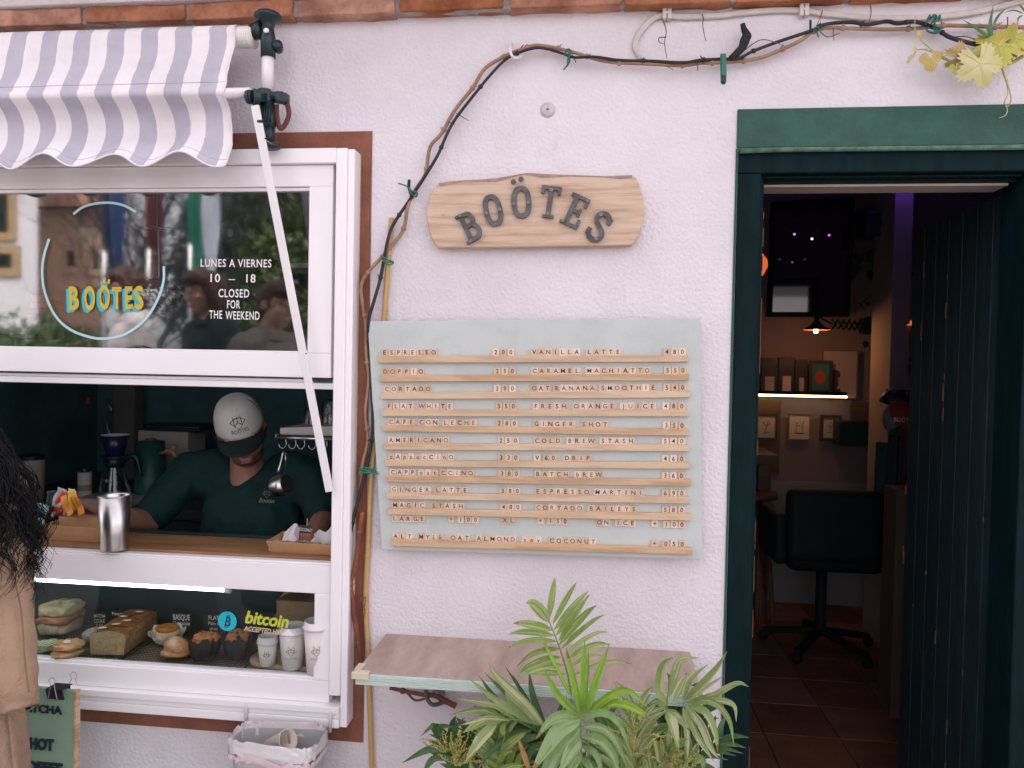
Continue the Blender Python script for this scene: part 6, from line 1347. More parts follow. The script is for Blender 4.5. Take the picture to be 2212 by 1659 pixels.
# framed prints
FRW = mat('dark_frame_wood', (.035, .022, .016), .5, .2); PAPI = mat('aged_print_paper', (.40, .33, .26), .8, .08, 10); SK = mat('print_ink', (.05, .04, .035), .8, .2)
def picture(x0, x1, y0, y1, Y, label, fr=FRW, pp=PAPI, fw=4, ink=None, blob_=True, gl=False):
    a, b = P(x0, y0, Y), P(x1, y1, Y); t = thing('framed_print', label, 'picture', ((a.x+b.x)/2, Y, b.z)); f_ = fw*MPX(Y)
    m = MB(); m.box(a.x, b.x, Y-.012, Y+.004, a.z-f_, a.z); m.box(a.x, b.x, Y-.012, Y+.004, b.z, b.z+f_); m.box(a.x, a.x+f_, Y-.0121, Y+.0039, b.z+f_, a.z-f_); m.box(b.x-f_, b.x, Y-.0121, Y+.0039, b.z+f_, a.z-f_); m.build('frame', fr, t)
    MB().box(a.x+f_, b.x-f_, Y-.004, Y+.003, b.z+f_, a.z-f_).build('print', pp, t)
    if ink:
        m = MB(); cx, cz = (a.x+b.x)/2, (a.z+b.z)/2; W, H = (b.x-a.x)/2-f_, (a.z-b.z)/2-f_
        for pts in ink: m.tube([(cx+u*W, Y-.0046, cz+v*H) for u, v in pts], .0018, 4)
        m.build('drawing', SK, t)
    return t
jug = [[(-.3, -.5), (.4, -.5), (.3, .0), (.45, .5)], [(-.3, -.5), (-.3, .3), (-.1, .3)], [(-.5, -.55), (.6, -.55)], [(-.2, .1), (.1, .1)]]
picture(1633, 1678, 893, 950, YB-.035, 'small framed botanical print, left of three below the lit shelf', ink=[[(-.2, -.6), (0, 0), (.2, .6)], [(0, 0), (-.4, .4)], [(.05, .1), (.4, .3)], [(-.3, -.6), (.4, -.5)]])
picture(1703, 1749, 893, 951, YB-.035, 'small framed sketch of a jug, middle of three below the lit shelf', fr=mat('pale_frame', (.16, .12, .085), .6), pp=mat('ivory_print', (.48, .41, .33), .8, .05), ink=jug, fw=2)
picture(1772, 1816, 896, 953, YB-.035, 'small dark-framed print of a potted tree, right of three below the lit shelf', fw=6, ink=[[(-.1, -.4), (0, .2)], [(-.4, .2), (0, .6), (.4, .2), (0, .1), (-.4, .2)], [(-.5, -.45), (.5, -.45)]])
pA = picture(1777, 1850, 756, 862, YB-.05, 'large white poster in thin frame with a dark bust shape, leaning on the lit shelf', fr=MATS['pale_frame'], pp=mat('poster_white', (.36, .31, .31), .8, .05), fw=2, ink=None)
m = MB(); q = P(1801, 826, YB-.056); m.ball(q+Vector((0, 0, .05)), (.04, .002, .03), 16, 8); m.ball(q, (.028, .002, .05), 16, 8); m.ball(q+Vector((0, 0, -.05)), (.045, .002, .014), 16, 8); 
m.build('print_motif', SK, pA, smooth=True)
pB = picture(1748, 1796, 778, 850, YB-.10, 'teal framed print with red oval standing on the lit shelf', pp=mat('teal_print', (.02, .13, .13), .7, .1), fw=6)
m = MB(); q = P(1772, 816, YB-.1046); m.ball(q, (.032, .0012, .045), 20, 8); m.build('print_motif', mat('dull_red_print', (.30, .06, .04), .7), pB, smooth=True)
for i, (x0, x1, y0, y1) in enumerate(((1610, 1642, 775, 852), (1644, 1680, 773, 852), (1682, 1716, 772, 853), (1718, 1744, 776, 854))):
    m = MB(); bx(m, x0, x1, y0, y1, YB-.11, .07); o = m.build('coffee_bag', mat('dark_coffee_bag', (.018, .02, .022), .45, .2, 10, bump=.5, bs=20), bevel=.006, label='dark coffee bag on the lit shelf, ' + ('at the left edge of the doorway', 'second from the doorway edge with a pale label', 'third from the doorway edge with the brightest label', 'narrow one beside the teal print')[i], cat='coffee bag', group='coffee bags on the lit shelf')
    m = MB(); bx(m, x0+9, x1-8, y0+40, y1-4, YB-.1125, .002); m.build('label', (PAPI, PAPI, mat('bag_label', (.46, .40, .40), .7), PAPI)[i], o)
# big dark framed picture with glossy glass
bp_ = thing('large_picture', 'large dark glazed picture on the back wall mirroring the bright street', 'picture', P(1745, 684, YB-.03))
a, b = P(1664, 438, YB-.03), P(1826, 686, YB-.03)
m = MB(); f_ = .03
def gl_(x, z): return Vector((x, YB-.004-.085*(x-a.x)/(b.x-a.x)-.045*(z-b.z)/(a.z-b.z), z))
for (x0, x1, z0, z1) in ((a.x, b.x, a.z-f_, a.z), (a.x, b.x, b.z, b.z+f_), (a.x, a.x+f_, b.z+f_, a.z-f_), (b.x-f_, b.x, b.z+f_, a.z-f_)):
    q4 = [gl_(x0, z0), gl_(x1, z0), gl_(x1, z1), gl_(x0, z1)]; m.hexa([p+Vector((0, -.022, 0)) for p in q4], [p+Vector((0, .004, 0)) for p in q4])
m.build('frame', DARKT, bp_)
GLZ = mat('dark_glazed_print', (.008, .016, .02), .04, 0, spec=.9, coat=.5)
m = MB(); q4 = [gl_(a.x+f_, b.z+f_), gl_(b.x-f_, b.z+f_), gl_(b.x-f_, a.z-f_), gl_(a.x+f_, a.z-f_)]; m.add([p+Vector((0, -.008, 0)) for p in q4], [(0, 1, 2, 3)]); m.build('glazed_print', GLZ, bp_)
# wall lamp on scissor arm
lm = thing('wall_lamp', 'black scissor-arm wall lamp with a glowing amber bulb', 'lamp', P(1760, 700, YB-.45))
c = P(1764, 712, YB-.45); s_ = MPX(YB-.45)
m = MB(); m.lathe([(.0, .085), (.012, .083), (.014, .05), (.026, .036), (.040, .020), (29*s_, .0), (29*s_, -.003)], c, 32, cap=False); m.build('shade', BLACK, lm, smooth=True, solid=.001)
MB().lathe([(.012, .046), (.024, .032), (.038, .016), (28.4*s_, -.002)], c, 32, cap=False).build('shade_lining', mat('copper_lining', (.55, .15, .04), .4), lm, smooth=True)
m = MB(); m.lathe([(0, -.016), (.012, -.012), (.013, .02), (.008, .035)], c+Vector((-.004, 0, -.006)), 14, cap=False); m.build('bulb', emit('amber_bulb', (1.0, .52, .16), 9.0), lm, smooth=True)
m = MB(); x0 = P(1797, 700, YB-.4); x1 = P(1868, 704, YB-.1); n = 6; m.tube([c+Vector((0, 0, .08)), x0], .006, 8)
for k in range(n):
    p, q = x0.lerp(x1, k/n), x0.lerp(x1, (k+1)/n); m.bar(p+Vector((0, 0, .03)), q-Vector((0, 0, .03)), .006, .010); m.bar(p-Vector((0, .012, .03)), q+Vector((0, -.012, .03)), .006, .010)
w_ = P(1876, 705, YB-.06); m.box(w_.x-.035, w_.x+.03, YB-.09, YB, w_.z-.05, w_.z+.05); m.build('scissor_arm', BLACK, lm)
pl_ = bpy.data.lights.new('lamp_glow', 'POINT'); pl_.energy = .45; pl_.color = (1.0, .45, .16); pl_.shadow_soft_size = .02
po = bpy.data.objects.new('lamp_glow', pl_); COL.objects.link(po); po.location = Vector((0, 0, -.03))+c-ORG[lm.name]; po.parent = lm
# purple light strip, lantern, projector, speaker plant
q0, q1 = P(1934, 420, 2.3), P(1974, 420, 2.3); MB().box(q0.x, q1.x, 2.3, 2.6, FZ, 2.949).build('pilaster', mat('pilaster_paint', (.30, .26, .28), .9, .08, 3), bld)
vs_ = thing('light_strip', 'violet light strip glowing high on the pilaster beside the open door', 'light strip', (q0.x+.02, 2.27, 2.60)); MB().box(q0.x+.01, q1.x-.01, 2.27, 2.285, 2.60, 2.85).build('strip', emit('violet_strip', (.20, .07, .60), .6), vs_)
vl = bpy.data.lights.new('violet_glow', 'POINT'); vl.energy = .4; vl.color = (.30, .10, 1.0); vl.shadow_soft_size = .06; vo = bpy.data.objects.new('violet_glow', vl); COL.objects.link(vo); vo.location = (.02, -.06, .08); vo.parent = vs_
pj = thing('projector', 'black projector hung near the ceiling of the room', 'projector', P(1908, 480, 2.5))
m = MB(); bx(m, 1872, 1946, 455, 508, 2.5, .2); m.build('body', BLACK, pj, bevel=.012); q = P(1915, 482, 2.495); m = MB(); m.lathe([(0, 0), (.03, 0), (.03, .012), (.022, .014), (0, .010)], q, 20, Matrix.Rotation(math.radians(90), 4, 'X')); m.build('lens', GLZ, pj); q = P(1908, 440, 2.55); MB().tube([(q.x, 2.58, q.z), (q.x, 2.58, 2.95)], .012, 8).build('mount', BLACK, pj)
MB().box(P(1910, 478, 2.5).x-.004, P(1910, 478, 2.5).x+.004, 2.494, 2.499, P(1910, 490, 2.5).z, P(1910, 472, 2.5).z).build('status_light', emit('orange_status', (1.0, .25, .05), .7), pj)
fl_ = thing('fairy_lights', 'string of three tiny glowing fairy lights on a thin cord in the dark room', 'fairy lights', P(1750, 505, 2.2))
for i, (x, y, colr) in enumerate(((1716, 506, (.35, .12, 1.0)), (1791, 508, (.5, .05, 1.0)), (1754, 516, (.8, .75, .9)))):
    MB().ball(P(x, y, 2.2), .006, 10, 8).build('bulb', emit(('violet_dot', 'magenta_dot', 'white_dot')[i], colr, .7), fl_, smooth=True)
m = MB(); m.tube(catmull([P(1650, 470, 2.2), P(1716, 503, 2.2), P(1754, 513, 2.2), P(1791, 505, 2.2), P(1850, 470, 2.2)], 6), .0015, 5); m.build('cord', BLACK, fl_)
ln = thing('paper_lantern', 'glowing orange lantern at the left edge of the doorway', 'lantern', P(1645, 595, 1.9)); c = P(1643, 572, 1.9)
MB().ball(c, (.034, .034, .05), 16, 12, None, .3, 12).build('shade', emit('orange_lantern', (.75, .13, .03), .25), ln, smooth=True); MB().tube([c+Vector((0, 0, .05)), (c.x, c.y, 2.95)], .002, 5).build('cord', BLACK, ln)
iv = thing('trailing_ivy', 'dark ivy trailing down the wall beside the scissor lamp', 'plant', P(1885, 620, YB-.06))
IVY = mat('ivy_leaf', (.012, .035, .02), .5, .3); m = MB()
for pts in ([(1850, 455), (1843, 520), (1862, 560), (1905, 560), (1920, 530)], [(1905, 560), (1912, 600), (1905, 660), (1895, 700), (1900, 740), (1885, 760), (1872, 740)], [(1885, 760), (1890, 790), (1940, 850), (1965, 880)], [(1905, 635), (1880, 640), (1866, 650)]): m.tube(catmull([P(x, y, YB-.07) for x, y in pts], 5), .004, 5)
m.build('stems', IVY, iv, smooth=True)
for (x, y, s) in ((1843, 575, 20), (1905, 575, 18), (1920, 600, 12), (1868, 655, 12), (1895, 650, 8), (1905, 735, 10), (1870, 740, 9), (1890, 545, 22), (1855, 550, 14), (1930, 520, 14), (1880, 590, 12), (1860, 465, 14)):
    c = P(x, y, YB-.08); r = s*MPX(YB); m = MB(); m.prism([c+Vector((math.cos(a)*r*k, U(-.01, .01), math.sin(a)*r*k-r*.3)) for a, k in ((1.57, .6), (.9, .75), (.2, .8), (-.6, .7), (-1.57, 1.1), (-2.5, .7), (2.94, .8), (2.2, .75))], (0, .002, 0)); m.build('leaf', IVY, iv)
# side wall: cabinet post, framed picture, caps and aprons on hooks
m = MB(); a = P(1924, 1500, 1.45); b = P(1974, 1500, 1.45); m.box(a.x, a.x+.09, 1.45, 1.60, FZ, 1.05); m.build('post', mat('tan_partition', (.105, .075, .05), .7, .15, 4), bld, bevel=.003)
sdp = picture(1944, 1992, 590, 782, 2.35, 'tall narrow picture in black frame reflecting the amber lamp, beside the open door', fr=BLACK, pp=mat('sepia_print', (.17, .11, .07), .7, .2, 6), fw=7, ink=[[(-.3, -.2), (0, .1), (.4, .15)], [(-.2, -.5), (.1, -.2), (.3, -.3)]])
m = MB(); c = P(1970, 704, 2.33); m.lathe([(.0, .03), (.03, .02), (.05, .0)], c, 16, cap=False); m.build('lamp_reflection', emit('orange_reflex', (.7, .16, .04), .2), sdp, smooth=True)  # glowing cone put in as the amber lamp's reflection in the picture
m = MB(); bx(m, 1940, 1990, 784, 812, 2.4, .03); m.build('wood_plank', WAIN, label='short wooden plank under the tall picture', cat='plank')
rl = thing('coat_rail', 'wall rail with hooks holding caps and aprons', 'coat rail', P(1950, 840, 1.9)); q = P(1915, 842, 1.95); q2 = P(1985, 846, 1.85); m = MB(); m.tube([q, q2], .006, 8)
for k in range(4): p = q.lerp(q2, (k+.4)/4); m.tube(catmull([p, p+Vector((0, -.03, -.01)), p+Vector((0, -.045, -.04)), p+Vector((0, -.03, -.06))], 4), .003, 6)
m.build('rail', WIRE, rl, smooth=True)
YCp = 1.78; c = P(1948, 905, YCp); RED = mat('faded_red_cloth', (.25, .018, .03), .85, .1); GRY = mat('grey_cap_mesh', (.15, .15, .17), .85, .15)
rc_ = thing('baseball_cap', 'red and grey cap with white letters hanging on the coat rail', 'cap', c)
Mc = Matrix.Rotation(math.radians(-38), 4, 'Y')
def dome(mb, c, rx, ry, rz, M, a0=0, a1=6.284, zmin=.0, seg=26):
    def fn(u, v): a = a0+(a1-a0)*u; th = (1-v)*(math.pi/2)*(1-zmin); return c + M @ Vector((math.cos(a)*math.cos(math.pi/2-th)*rx, math.sin(a)*math.cos(math.pi/2-th)*ry, math.cos(th)*rz))
    return mb.grid(fn, seg, 10)
m = MB(); dome(m, c, .085, .075, .085, Mc, -2.2, .9); m.build('front_panel', RED, rc_, smooth=True, solid=.002)
m = MB(); dome(m, c, .084, .074, .084, Mc, .9, 4.08); m.build('mesh_back', GRY, rc_, smooth=True, solid=.002)
m = MB()
def brf(u, v): x = (u-.5)*.15; return c + Mc @ Vector((.07+v*.075*(1-(2*u-1)**2*.6), x, -.004-.02*(2*u-1)**2-.01*v))
m.grid(brf, 14, 5); m.build('brim', RED, rc_, smooth=True, solid=.003)
m = MB(); m.text('BO\u00d6TES', on_wall(c+Vector((-.02, -.079, -.01)), ang=-.02), .03, .8); m.build('lettering', CHALK, rc_)
bc2 = thing('baseball_cap', 'black cap on the coat rail above the red one', 'cap', P(1930, 868, 1.9)); m = MB(); dome(m, P(1930, 876, 1.9), .07, .06, .08, Matrix.Rotation(.3, 4, 'Y')); m.build('crown', BLACK, bc2, smooth=True, solid=.002); m = MB(); c2 = P(1930, 878, 1.9); m.grid(lambda u, v: c2+Vector(((u-.5)*.11, -.05-v*.05, -.004-.015*(2*u-1)**2)), 8, 4); m.build('brim', BLACK, bc2, solid=.003)
APR = mat('green_apron_cloth', (.012, .06, .05), .9, .2, 5, bump=.3, bs=30)
for i, (x0, x1, y0, y1, Y, lab) in enumerate(((1893, 1922, 955, 1200, 2.0, 'long green apron hanging on the coat rail'), (1920, 1944, 940, 1165, 1.9, 'dark apron hanging below the red cap'))):
    a, b = P(x0, y0, Y), P(x1, y1, Y); m = MB(); m.grid(lambda u, v: Vector((a.x+(b.x-a.x)*u, Y+.015*math.sin(u*9)+.01*math.sin(v*4), a.z+(b.z-a.z)*v)), 16, 10); m.build('apron', (APR, DARKW)[i], solid=.003, smooth=True, label=lab, cat='apron')
m = MB(); bx(m, 1812, 1898, 910, 962, YB-.16, .12); m.build('black_box', BLACK, bevel=.004, label='flat black box at the right end of the small prints', cat='box')
m = MB(); bx(m, 1840, 1895, 868, 908, YB-.04, .03); m.build('wood_plank', WAIN, label='dim wooden panel right of the lit shelf end', cat='panel')
# white skirting wall and dark armchair on a star base
MB().box(.02, 2.29, YB-.020, YB-.0005, FZ, P(1750, 1040, YB).z).build('lower_wall', mat('lower_wall_paint', (.24, .27, .29), .8, .05), bld)
ch = thing('office_chair', 'dark padded swivel chair on a star base in front of the wooden counter', 'chair', P(1772, 1330, 2.25)); ch.location.z = FZ; ORG[ch.name] = ch.location.copy()
LEA = mat('black_leather', (.005, .011, .0135), .6, .2, 10, bump=.2, bs=40, spec=.2); cx_, cy_ = ch.location.x, 2.25
zs_ = P(1772, 1215, 2.1).z; zb1 = P(1772, 1045, 2.2).z
MB().box(cx_-.24, cx_+.24, 1.98, 2.46, zs_-.03, zs_+.09).build('seat', LEA, ch, bevel=.05, bseg=4)
MB().box(cx_-.25, cx_+.22, 1.96, 2.06, zs_+.02, zb1).build('backrest', LEA, ch, bevel=.045, bseg=4)
for sx_ in (-1, 1): MB().box(cx_+sx_*.27-.035, cx_+sx_*.27+.035, 2.0, 2.40, zs_+.0, zs_+.26).build('armrest', LEA, ch, bevel=.03, bseg=3)
MB().cyl((cx_, cy_, FZ+.09), (cx_, cy_, zs_-.031), .028, 14).build('column', LEA, ch)
for k in range(5):
    a = 6.283*k/5+.3; e = Vector((cx_+math.cos(a)*.29, cy_+math.sin(a)*.29, FZ+.06)); m = MB(); m.bar((cx_, cy_, FZ+.11), e, .04, .03); lg = m.build('base_leg', LEA, ch, bevel=.004); MB().ball(e-Vector((0, 0, .03)), .028, 12, 8).build('castor', LEA, lg, smooth=True)
st_ = thing('round_stool', 'round wooden stool top at the left edge of the doorway', 'stool', P(1625, 1065, 2.6)); st_.location.z = FZ; ORG[st_.name] = st_.location.copy(); c = P(1622, 1066, 2.6)
MB().lathe([(0, 0), (.15, 0), (.155, .012), (.15, .03), (0, .031)], (c.x, 2.6, c.z-.02), 28, cap=False).build('seat', WAIN, st_, smooth=False)
for k in range(4): a = .8+1.5708*k; MB().tube([(c.x+math.cos(a)*.1, 2.6+math.sin(a)*.1, c.z-.02), (c.x+math.cos(a)*.17, 2.6+math.sin(a)*.17, FZ+.003)], .013, 8).build('leg', WAIN, st_)
# ---------------------------------------------------------------- people
SKIN = mat('skin', (.42, .215, .15), .5, .10, 14, bump=.15, bs=120, sss=.05); SKIN2 = mat('fair_skin', (.50, .29, .22), .5, .08, 14, sss=.05)
def limb(mb, pts, r, seg=14):
    pts = [Vector(p) for p in pts]; mb.tube(catmull(pts, 4) if len(pts) > 2 else pts, r, seg)
    R = r if isinstance(r, (list, tuple)) else [r, r]
    mb.ball(pts[0], R[0], 14, 8); mb.ball(pts[-1], R[-1], 14, 8)
def head_mesh(mb, c, M, s=1.0):
    def h(x, y, z): return Vector(c) + M @ (Vector((x, y, z))*s)
    mb.ball(h(0, .012, .03), Vector((.074, .094, .088))*s, 22, 16, M); mb.ball(h(0, -.022, -.035), Vector((.060, .066, .068))*s, 20, 14, M); mb.ball(h(0, -.052, -.088), Vector((.032, .030, .024))*s, 14, 10, M)
    mb.tube([h(0, -.082, .022), h(0, -.098, -.006), h(0, -.112, -.026)], [.009*s, .011*s, .014*s], 10); mb.ball(h(0, -.104, -.028), Vector((.018, .014, .011))*s, 10, 8, M)
    for q in (-1, 1):
        mb.ball(h(q*.078, .012, -.002), Vector((.010, .020, .032))*s, 10, 8, M); mb.ball(h(q*.034, -.076, .034), Vector((.024, .014, .010))*s, 10, 6, M); mb.ball(h(q*.042, -.066, -.018), Vector((.024, .022, .022))*s, 10, 8, M)
    mb.ball(h(0, -.088, -.058), Vector((.024, .012, .007))*s, 12, 6, M); mb.ball(h(0, -.085, -.068), Vector((.021, .012, .007))*s, 12, 6, M)
def face_parts(par, c, M, s=1.0):
    m = MB(); m2 = MB(); m3 = MB()
    def h(x, y, z): return Vector(c) + M @ (Vector((x, y, z))*s)
    for q in (-1, 1):
        m.ball(h(q*.033, -.083, .016), Vector((.0125, .009, .0075))*s, 12, 8, M); m2.ball(h(q*.033, -.0915, .016), Vector((.0055, .0025, .0055))*s, 10, 6, M)
        m3.tube([h(q*.016, -.092, .040), h(q*.034, -.093, .045), h(q*.054, -.080, .038)], [.003*s, .004*s, .002*s], 6)
    m.build('eyes', mat('eye_white', (.36, .33, .31), .3, 0), par, smooth=True); m2.build('irises', mat('dark_iris', (.02, .012, .01), .2, 0), par, smooth=True); m3.build('eyebrows', mat('dark_brown_hair', (.018, .011, .009), .6, .3, 40), par, smooth=True)
    m = MB(); m.ball(h(0, -.0965, -.063), Vector((.023, .006, .0065))*s, 14, 6, M); m.build('lips', mat('lips', (.30, .10, .085), .45, .05), par, smooth=True)
def hand(mb, w, d, palm_n, s=1.0, curl=.5, side=1):   # wrist, finger direction, palm normal
    d = Vector(d).normalized(); pn = Vector(palm_n); pn = (pn-d*pn.dot(d)).normalized(); ac = d.cross(pn)*side; w = Vector(w)
    for k in range(4):
        o = (k-1.5)*.019*s
        mb.tube([w+ac*o*.55, w+ac*o+d*.045*s, w+ac*o*1.05+d*.085*s], [.015*s, .014*s, .0115*s], 10)
        L_ = (.040, .045, .042, .032)[k]*s; p0 = w+ac*o*1.05+d*.085*s; a1 = curl*(.7+.12*k); 
        def rot(v, a): return (d*math.cos(a)+pn*math.sin(a))*v
        p1 = p0+rot(L_, a1)+ac*o*.12; p2 = p1+rot(L_*.68, a1*2.1); p3 = p2+rot(L_*.5, a1*2.9)
        mb.tube([p0, p1, p2, p3], [.0108*s, .0095*s, .0085*s, .006*s], 10); mb.ball(p1, .0098*s, 8, 6); mb.ball(p2, .0088*s, 8, 6); mb.ball(p3, .0062*s, 8, 6)
    t0 = w-ac*.022*s+d*.022*s; t1 = t0-ac*.022*s+d*.026*s+pn*.014*s; t2 = t1+d*.030*s-ac*.006*s+pn*.014*s; t3 = t2+d*.022*s+ac*.004*s+pn*.006*s
    mb.tube([t0, t1, t2, t3], [.016*s, .0125*s, .0105*s, .0075*s], 10); mb.ball(t1, .0125*s, 8, 6); mb.ball(t2, .0108*s, 8, 6); mb.ball(t3, .0076*s, 8, 6)
    mb.ball(w+d*.012*s, .024*s, 12, 8)
# the barista behind the counter
YBR = .66
def bp3(px, py, Y): p = P(px, py, Y); return Vector(p)
ba = thing('person', 'person in dark green tee and white-fronted cap looking down behind the serving hatch', 'person', (P(530, 1000, YBR).x, YBR+.03, FZ))
hc = bp3(523, 934, YBR-.05)
Mh = Matrix.Rotation(math.radians(20), 4, 'Z') @ Matrix.Rotation(math.radians(-13), 4, 'Y') @ Matrix.Rotation(math.radians(29), 4, 'X')
nk = bp3(535, 1020, YBR+.03); shL = bp3(412, 1018, YBR+.04); shR = bp3(668, 1030, YBR+.04)
elL = bp3(318, 1128, YBR-.10); wrL = bp3(212, 1112, .30)
elR = bp3(700, 1120, YBR-.02); wrR = bp3(664, 1195, .34)
chst = bp3(540, 1110, YBR+.02)
m = MB(); head_mesh(m, hc, Mh)
limb(m, [hc+Mh @ Vector((0, .03, -.05)), nk, nk+Vector((0, .01, -.08))], [.056, .062, .085]); 
m.ball(chst+Vector((0, .01, -.04)), (.16, .10, .16), 20, 14); limb(m, [shL+Vector((0, .02, -.01)), shR+Vector((0, .02, -.01))], .05); m.ball(chst+Vector((0, .01, -.25)), (.16, .11, .22), 18, 12)
for s_, e_, w_ in ((shL, elL, wrL), (shR, elR, wrR)): limb(m, [s_, e_], [.052, .044]); limb(m, [e_, e_.lerp(w_, .35), w_], [.043, .042, .026])
for q in (-1, 1):
    hp = Vector((chst.x+q*.095, YBR+.05, .92)); kn = Vector((chst.x+q*.10, YBR+.05, .50)); an = Vector((chst.x+q*.10, YBR+.07, FZ+.07)); limb(m, [hp, kn, an], [.085, .058, .040]); limb(m, [an-Vector((0, 0, .03)), an+Vector((0, -.14, -.04))], [.035, .028])
m.ball((chst.x, YBR+.05, .95), (.165, .115, .12), 18, 12)
hand(m, wrL, bp3(182, 1098, .26)-wrL, Vector((.1, -.3, -1)), 1.05, .55, 1); hand(m, wrR, Vector((-.1, -.35, -.9)), Vector((-.8, .2, 0)), 1.0, .4, 1)
body = m.build('body', SKIN, ba, remesh=.0055, smooth_iter=3)
m = MB(); m.ball(hc+Mh @ Vector((0, -.0965, -.063)), (.023, .006, .0065), 14, 6, Mh); m.build('lips', mat('lips', (.30, .10, .085), .45, .05), ba, smooth=True)
TEE = mat('dark_green_tee', (.0014, .030, .030), .85, .18, 6, bump=.5, bs=22, bump2=.6, bs2=7, dist=.012)
m = MB(); m.ball(chst+Vector((0, .008, -.03)), (.19, .118, .175), 24, 16); m.ball(chst+Vector((0, .012, -.25)), (.185, .13, .26), 24, 16); limb(m, [shL+Vector((0, 0, .004)), shL.lerp(shR, .22)+Vector((0, .012, .028)), nk+Vector((-.072, .03, -.012))], [.066, .064, .034]); limb(m, [shR+Vector((0, 0, .004)), shR.lerp(shL, .22)+Vector((0, .012, .028)), nk+Vector((.072, .03, -.012))], [.066, .064, .034]); limb(m, [shL+Vector((0, .01, -.035)), shR+Vector((0, .01, -.035))], .068)
for s_, e_ in ((shL, elL), (shR, elR)): q = s_.lerp(e_, .80); limb(m, [s_, s_.lerp(e_, .5), q], [.072, .072, .066])
limb(m, [nk+Vector((-.07, .05, -.01)), nk+Vector((0, .062, .006)), nk+Vector((.07, .05, -.01))], .03)
tee = m.build('tee_shirt', TEE, ba, remesh=.008, smooth_iter=4)
txw = bpy.data.textures.new('cloth_folds', 'CLOUDS'); txw.noise_scale = .12
dd = tee.modifiers.new('folds', 'DISPLACE'); dd.texture = txw; dd.strength = .024; dd.texture_coords = 'LOCAL'
txc = bpy.data.textures.new('cloth_creases', 'STUCCI'); txc.noise_scale = .05; txc.turbulence = 8
dd = tee.modifiers.new('creases', 'DISPLACE'); dd.texture = txc; dd.strength = .010; dd.texture_coords = 'LOCAL'
# trousers
m = MB(); 
for q in (-1, 1): limb(m, [(chst.x+q*.095, YBR+.05, .92), (chst.x+q*.10, YBR+.05, .5), (chst.x+q*.10, YBR+.07, FZ+.06)], [.105, .08, .07])
m.ball((chst.x, YBR+.05, .93), (.18, .13, .12)); m.build('trousers', DARKW, ba, remesh=.012, smooth_iter=2)
m = MB(); m.ball(hc+Mh @ Vector((0, .03, .02)), (.081, .090, .085), 20, 14, Mh); m.ball(hc+Mh @ Vector((0, .05, -.03)), (.074, .062, .07), 18, 12, Mh); hr = m.build('hair', mat('dark_brown_hair', (.018, .011, .009), .6, .3, 40), ba, smooth=True)
m = MB(); m.ball(hc+Mh @ Vector((0, -.028, -.072)), (.058, .062, .040), 18, 12, Mh); m.build('beard', mat('stubble', (.115, .05, .035), .8, .3, 80), ba, smooth=True)
capM = Mh
CAPW = mat('cap_white_cloth', (.74, .70, .69), .85, .06, 10, bump=.2, bs=200)
def cfn(u, v, zr=.108, rx=.083, ry=.101, z0=.030):
    a = 6.283*u; th = (1-v)*math.pi/2; rr_ = math.sin(th)**.62
    return hc + capM @ Vector((math.cos(a)*rx*rr_, .006+math.sin(a)*ry*rr_, z0+math.cos(th)*zr))
m = MB(); m.grid(cfn, 40, 12); cap = m.build('cap', CAPW, ba, smooth=True, solid=.003)
m = MB()
def brm(u, v):
    t = (u-.5)*2; ex = (1-abs(t)**2.4)**.5 if abs(t) < 1 else 0
    x = t*.090; y0 = .006-.101*math.sqrt(max(0, 1-(t*.97)**2))
    return hc + capM @ Vector((x*(1-.05*v), y0-.085*ex*v, .034-.017*t*t-.010*v*v-.002))
m.grid(brm, 26, 8); m.build('brim', mat('dark_teal_cap_brim', (.003, .014, .016), .8, .2), cap, smooth=True, solid=.004)
def oncap(u, v, s=.034):    # front of the crown
    a = -math.pi/2+.10+u*s/.098; zz = .030+.066+v*s; th = math.acos(max(-1, min(1, (zz-.030)/.108))); rr_ = math.sin(th)**.62
    return hc + capM @ Vector((math.cos(a)*.0855*rr_, .006+math.sin(a)*.1035*rr_, zz+.001))
m = MB(); fox(m, oncap, .0014); m.text(SPELL, lambda u, v, w_: oncap(u/.036, (v-.040)/.036), .020, 1.0); m.build('cap_emblem', BLACK, cap)
# emblem on the tee, chest at the right
ec = bp3(577, 1066, YBR-.115)
m = MB(); fox(m, lambda u, v: ec+Vector((u*.017-.002*v, -.004+abs(u)*.002, v*.019)), .0008); m.text('Bootes', lambda u, v, w_: ec+Vector((u, -.005, v-.031)), .022, .9, shear=.3)
m.build('shirt_emblem', mat('tan_print', (.34, .29, .18), .8, .05), ba)
txh = bpy.data.textures.new('hair_locks', 'CLOUDS'); txh.noise_scale = .025
